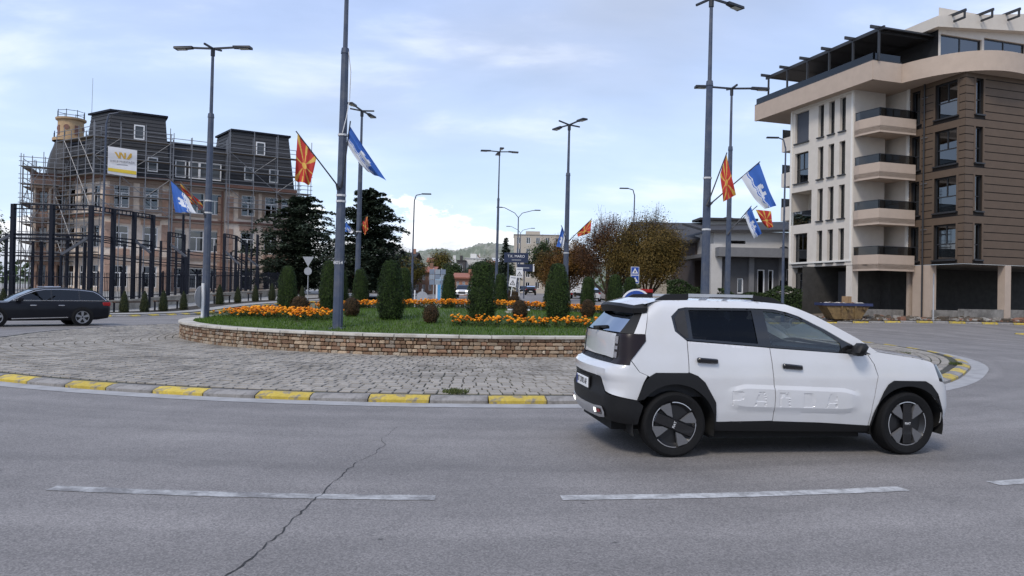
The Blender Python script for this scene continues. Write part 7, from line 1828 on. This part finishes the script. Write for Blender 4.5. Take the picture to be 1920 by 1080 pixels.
        if chrome:
            m = MB(); m.bar((wheels[0] + .5, s * (W / 2 + .004), .34), (wheels[1] - .5, s * (W / 2 + .004), .30), .02, .03); m.build('sill_trim', M_CHROME, t)
    m = MB(); m.box(xr - .012, xr + .01, -.26, .26, zb - .42, zb - .31); m.build('number_plate', M_PLATE, t)
    m = MB(); m.box(xf - .01, xf + .012, -.26, .26, .34, .45); m.build('number_plate', M_PLATE, t)
    m = MB(); m.box(xf - .03, xf + .008, -.42, .42, .48, zb - .30); m.build('grille', M_BLKPL, t)
    return t
def st_pillars(ins):
    a, b = min(p[0] for p in ins), max(p[0] for p in ins); return [a + (b - a) * .30, a + (b - a) * .60]
def clip_x(poly, a, b):
    def cl(pl, f, inside):
        out = []
        for i in range(len(pl)):
            p, q = pl[i - 1], pl[i]; ip, iq = inside(p), inside(q)
            if ip != iq:
                t = (f - p[0]) / (q[0] - p[0]); out.append((f, p[1] + (q[1] - p[1]) * t))
            if iq: out.append(q)
        return out
    return cl(cl(poly, a, lambda p: p[0] >= a), b, lambda p: p[0] <= b)
M_BLUEBLK = mat('dark_navy_car_paint', (.005, .0055, .009), .32, .03, 3, coat=.05, spec=.25)
M_BLACKC = mat('black_car_paint', (.007, .007, .008), .28, .03, 3, coat=.15, spec=.4); M_WHITEC = mat('white_van_paint', (.62, .62, .63), .35, .03, 3, coat=.3); M_REDC = mat('red_car_paint', (.35, .02, .02), .3, .03, 3, coat=.4)
estate_st = [(-1.02, .42, .86, .78), (-.95, .30, .92, .86), (-.55, .24, .96, .905), (.4, .22, .96, .925), (1.6, .22, .95, .925), (2.35, .22, .93, .92), (3.05, .24, .88, .905), (3.55, .26, .80, .86), (3.80, .32, .72, .74)]
estate_rf = [(-.98, .93), (-.72, 1.22), (-.50, 1.37), (.0, 1.44), (.7, 1.465), (1.25, 1.45), (1.6, 1.38), (2.05, 1.17), (2.42, .93)]
dirv = Vector((-.72, -.69)); eyaw = math.atan2(dirv.y, dirv.x)
gen_car('estate_car', 'dark navy estate car with chrome window trim leaving the left picture edge', 'car', (-18.44, 31.64, 0), eyaw, M_BLUEBLK, estate_st, estate_rf, .93, 1.85, (0, 2.84), .345, chrome=True, rails=True, scale=1.06)
hatch_st = [(-.68, .42, .92, .72), (-.6, .28, .98, .80), (-.2, .22, 1.0, .86), (1.2, .22, 1.0, .87), (2.1, .22, .98, .86), (2.7, .26, .92, .83), (3.05, .30, .84, .76), (3.15, .40, .74, .66)]
hatch_rf = [(-.62, .99), (-.45, 1.36), (-.2, 1.50), (.5, 1.55), (1.1, 1.54), (1.4, 1.46), (1.95, 1.12), (2.1, .99)]
gen_car('hatchback', 'white hatchback coming towards the roundabout on the avenue', 'car', gp3(px_at(869, 88), 90), R_(-92), M_WHITEC, hatch_st, hatch_rf, .99, 1.74, (0, 2.5), .30, lit=True)
gen_car('hatchback', 'small black car driving away along the avenue', 'car', gp3(px_at(995, 122), 122), R_(90), M_BLACKC, hatch_st, hatch_rf, .99, 1.76, (0, 2.5), .31)
gen_car('hatchback', 'dark car further along the avenue, left of the small black car', 'car', gp3(px_at(980, 150), 150), R_(-90), M_BLACKC, hatch_st, hatch_rf, .99, 1.76, (0, 2.5), .31)
gen_car('hatchback', 'white car parked beside the white box truck', 'car', gp3(px_at(1112, 84), 84), R_(86), M_WHITEC, hatch_st, hatch_rf, .99, 1.74, (0, 2.5), .30)
gen_car('hatchback', 'white car parked before the hedge, only its roof showing above the near car', 'car', gp3(px_at(1290, 52), 52.5), R_(178), M_WHITEC, hatch_st, hatch_rf, .99, 1.74, (0, 2.5), .30)
gen_car('hatchback', 'dark car cut off by the right picture edge', 'car', (px_at(1917, 40.6), 39.6, gz(29, 40)), R_(176), M_BLUEBLK, hatch_st, hatch_rf, .99, 1.76, (0, 2.5), .31, lit=True)
bpy.data.objects['hatchback.005'].location.x += 3.2
# box truck
t = thing('box_truck', 'white box truck parked beside the avenue, seen from behind', 'truck', gp3(px_at(1084, 96), 96), R_(84))
m = MB(); m.cbox(-.2, 3.4, -1.0, 1.0, .75, 3.0, .05); m.build('cargo_box', M_WHITEC, t); m = MB(); m.cbox(3.5, 5.1, -.95, .95, .5, 2.35, .15); cbn = m.build('cab', M_WHITEC, t); m = MB(); m.box(4.3, 5.13, -.8, .8, 1.45, 2.1); m.build('cab_glass', M_SBLK, cbn)
m = MB(); m.box(-.1, 4.9, -.5, .5, .45, .75); m.build('chassis', M_WELL, t)
for s in (-1, 1):
    m = MB(); m.box(-.22, -.195, s * .5 - .44, s * .5 + .44, .85, 2.9); m.build('rear_door', M_SWHITE, t); m = MB(); m.box(-.24, -.2, s * .8 - .12, s * .8 + .12, .55, .7); m.build('tail_lamp', M_REDL, t)
    for xw in (.7, 4.2): small_wheel(t, xw, s * .97, .40, 5, s, detail=False)
# red kiosk-like vehicle behind the signs
t = thing('red_van', 'red pickup van with dark canopy half hidden behind column shrubs', 'van', gp3(px_at(1200, 60), 60), R_(2))
m = MB(); m.cbox(-.9, .9, -.8, .8, 1.55, 1.85, .05); m.build('roof', M_REDC, t); m = MB(); m.cbox(-.15, .25, -.85, .75, .35, 1.55, .04); m.build('pillar', M_REDC, t); m = MB(); m.box(-.85, .85, -.7, .7, .8, 1.55); m.build('dark_glass', M_SBLK, t); m = MB(); m.cbox(-1.0, 1.0, -.86, .86, .35, .85, .06); m.build('body', M_REDC, t)
for x in (-.6, .6):
    for s in (-1, 1): small_wheel(t, x, s * .85, .3, 5, s, detail=False)

# ------------------------------------------------------------------ far background
M_HILL = mat('hazed_hillside_scrub', (.155, .175, .125), .95, .25, .02, col2=(.27, .265, .22), c2=(.48, .62), c2scale=.012, detail=10)  # scrub colour paled to carry the slight distance haze
def ridge_line(name, prof, Y, depth, base=-5):
    q = []
    for i in range(len(prof) - 1):
        for k in range(8):
            f = k / 8; q.append((prof[i][0] + (prof[i + 1][0] - prof[i][0]) * f, prof[i][1] + (prof[i + 1][1] - prof[i][1]) * (f * f * (3 - 2 * f))))
    q.append(prof[-1]); m = MB(); n = len(q); vs = []
    rows = 14; rn = random.Random(3)
    for j in range(rows + 1):
        f = j / rows
        for i, (px, py) in enumerate(q):
            p = at_px(px, py, Y); z = base + (p.z - base) * math.sin(f * PI / 2) ** .9
            rough = 0 if j in (0,) else (14 * math.sin(i * .9 + j * 1.7) + 10 * math.sin(i * 2.3 - j)) * f * (1 - f) + rn.uniform(-1, 1) * (.8 if j == rows else .9)
            vs.append((p.x * (1 - .38 * (1 - f)), Y - depth * (1 - f), z + rough * (.4 if j == rows else 1)))
    m.mesh(vs, [(j * n + i, j * n + i + 1, (j + 1) * n + i + 1, (j + 1) * n + i) for j in range(rows) for i in range(n - 1)])
    return tag(m.build(name, M_HILL, smooth=True), kind='structure')
ridge_line('hills', [(-500, 540), (200, 520), (560, 505), (700, 492), (760, 481), (795, 472), (825, 469), (852, 473), (875, 468), (900, 460), (925, 459), (960, 463), (1000, 471), (1060, 484), (1150, 497), (1300, 512), (1700, 530), (2400, 545)], 1900, 700)
M_RTILE = mat('red_clay_roof', (.28, .11, .07), .85, .2, 6, bump=.3, bscale=10); M_PRTILE = mat('pale_roof_sheet', (.55, .55, .54), .6, .06)
WALLS = [mat('far_wall_white', (.62, .60, .56), .9, .06), mat('far_wall_cream', (.52, .46, .37), .9, .06), mat('far_wall_brick', (.34, .17, .11), .9, .15, 6), mat('far_wall_brown', (.22, .13, .09), .9, .1), mat('far_wall_dark', (.06, .055, .055), .9, .1)]
def far_house(label, px0, px1, pyb, pyt, Y, wall, roofm, kind='gable', nw=3, nr=2, depth=8, roof_h=None, group='distant houses', name='house', cat='house'):
    a, b = at_px(px0, pyb, Y), at_px(px1, pyb, Y); zt = at_px((px0 + px1) / 2, pyt, Y).z; z0 = min(a.z, gz((a.x + b.x) / 2, Y)) - .3; w = b.x - a.x; H = zt - z0
    t = thing(name, label, cat, (a.x, Y, z0), 0, group); T = T2((0, 0, 0), (1, 0)); rh = roof_h if roof_h is not None else w * .22
    zr = [max(.6, a.z - z0) + (H - max(.6, a.z - z0)) * (i / nr) for i in range(nr + 1)]; hs = (zr[1] - zr[0])
    holes = [(w * (i + .5) / nw - w * .18 / nw * 1.2, w * (i + .5) / nw + w * .18 / nw * 1.2, zr[j] + hs * .22, zr[j] + hs * .78) for i in range(nw) for j in range(nr)]
    m = MB(); holed(m, T, 0, w, 0, H, holes, .15); m.mesh([T @ Vector(q) for q in ((0, 0, 0), (0, -depth, 0), (0, -depth, H), (0, 0, H), (w, 0, 0), (w, -depth, 0), (w, -depth, H), (w, 0, H))], [(1, 0, 3, 2), (4, 5, 6, 7), (2, 6, 5, 1)]); m.build('wall', wall, t)
    for h_ in holes: window(t, T, *h_, M_WFR, 'two', -.1, min(.09, w * .012 + .03))
    o = .35
    if kind == 'gable': q = [((-o, o, H - .1), (w + o, o, H - .1), (w + o, -depth / 2, H + rh), (-o, -depth / 2, H + rh)), ((-o, -depth / 2, H + rh), (w + o, -depth / 2, H + rh), (w + o, -depth - o, H - .1), (-o, -depth - o, H - .1))]
    elif kind == 'front': q = [((-o, o, H - .1), (w / 2, o, H + rh), (w / 2, -depth, H + rh), (-o, -depth, H - .1)), ((w / 2, o, H + rh), (w + o, o, H - .1), (w + o, -depth, H - .1), (w / 2, -depth, H + rh))]
    else: q = [((-o * .4, o * .4, H), (w + o * .4, o * .4, H), (w + o * .4, -depth, H + .02), (-o * .4, -depth, H + .02))]
    m = MB()
    for f in q: m.poly([T @ Vector(v) for v in f]); m.poly([T @ (Vector(v) + Vector((0, 0, .18))) for v in f]); m.poly([T @ Vector(f[0]), T @ Vector(f[1]), T @ (Vector(f[1]) + Vector((0, 0, .18))), T @ (Vector(f[0]) + Vector((0, 0, .18)))])
    ro = m.build('roof', roofm, t)
    if kind == 'front': m = MB(); m.poly([T @ Vector((0, .01, H)), T @ Vector((w, .01, H)), T @ Vector((w / 2, .01, H + rh))]); m.build('gable', wall, t)
    if kind != 'flat': m = MB(); m.box(w * .7, w * .7 + .5, -depth * .4, -depth * .4 + .5, H, H + rh + .7, T=T); m.build('chimney', wall, ro)
    else:
        m = MB(); m.box(w * .25, w * .55, -depth * .6, -depth * .3, H, H + 1.3, T=T); m.build('roof_box', wall, ro)
    return t
far_house('pale beige apartment block with flat roof in the far distance behind the signs', 962, 1052, 545, 441, 190, mat('far_beige', (.44, .39, .32), .9, .06), mat('far_flat_roof', (.3, .28, .25), .9, .1), 'flat', 5, 5, 12, name='far_apartment_block', cat='building', group=None)
far_house('white gabled house front in the centre distance', 818, 858, 545, 497, 140, WALLS[0], M_PRTILE, 'front', 3, 2, 9, 1.3)
far_house('blank white house with flat roof right of the white gabled house', 870, 908, 540, 485, 170, WALLS[0], M_PRTILE, 'flat', 1, 1, 10)
far_house('dark roofed pavilion between the two white houses', 856, 871, 540, 489, 165, WALLS[4], M_ROOFD, 'flat', 1, 2, 8)
far_house('brick-red low house behind the oncoming white car', 852, 886, 556, 521, 104, WALLS[2], M_RTILE, 'gable', 3, 1, 7, .6)
far_house('tiled brown house right of the second cedar', 752, 775, 545, 482, 120, WALLS[2], M_ROOFD, 'gable', 2, 3, 8, .8)
far_house('stacked terrace house with brown balconies beside the info board', 776, 812, 552, 510, 112, WALLS[3], M_RTILE, 'gable', 3, 2, 8, .8)
far_house('low dark shop building with red roof behind the cedars', 600, 762, 556, 528, 100, WALLS[4], M_RTILE, 'gable', 9, 1, 9, 1.3)
far_house('cream house on the slope right of the hill foot', 905, 925, 530, 498, 230, WALLS[1], M_RTILE, 'gable', 2, 2, 9, 1.6)
far_house('white house on the slope beside the central lamp post', 922, 945, 530, 492, 260, WALLS[0], M_PRTILE, 'gable', 2, 2, 9, 1.6)
far_house('white house on the slope above the blank white house', 884, 902, 520, 487, 300, WALLS[0], M_RTILE, 'front', 2, 2, 9, 2.0)
far_house('small red-roofed house left on the slope under the hill', 800, 818, 520, 491, 280, WALLS[1], M_RTILE, 'gable', 2, 2, 9, 1.6)
far_house('pale house low between the avenue trees and the beige block', 1010, 1040, 560, 515, 200, WALLS[1], M_RTILE, 'gable', 3, 2, 9, 1.6)
# distant greenery along the foot of the hill
RND.seed(77)
mb = MB(); pts = []
for _ in range(15000):
    x = RND.uniform(-170, 190); Y = RND.uniform(150, 330)
    if -14 < x < 13 and Y < 240: continue
    k = math.sin(x * .11 + Y * .05) + math.sin(x * .047 - Y * .09 + 2)
    if k < .15: continue
    pts.append((Vector((x, Y, gz(x, Y) + RND.random() ** .8 * (3.2 + 1.6 * k))), Vector((0, -.5, .8))))
leaf_cloud(mb, pts, 1.5, quad=True); tag(mb.build('distant_woodland', M_DKGRN), 'dark green scrub and trees at the foot of the far hill', kind='stuff')
for i, (x, y, h_, w_, M_, sd) in enumerate(((-19.5, 104, 5.5, 6, M_DKGRN, 51), (-9.6, 118, 5.0, 4.6, M_DKGRN, 52), (-6.5, 135, 5.5, 5, M_DKGRN, 53), (17, 92, 7.5, 7, M_DKGRN, 54), (22, 110, 9, 9, M_DKGRN, 55), (9.5, 112, 7.2, 6, M_RUST, 56), (-1.6, 175, 7.5, 7, M_DKGRN, 57), (8.8, 150, 8, 7, M_OLIVE, 58))):
    broadleaf('broadleaf_tree', ('low dark tree behind the second cedar', 'small dark tree beside the tiled brown house', 'small dark tree before the blank white house', 'dark tree behind the cream house', 'tall dark tree far behind the grey house', 'rust coloured tree far down the right side of the avenue', 'dark tree just left of the slim spruce', 'olive tree far down the right side of the avenue')[i], gp3(x, y), h_, w_, 1.4, M_, 4500, .27, 'trees in the far distance', 1.0, seed=sd, depth=3)
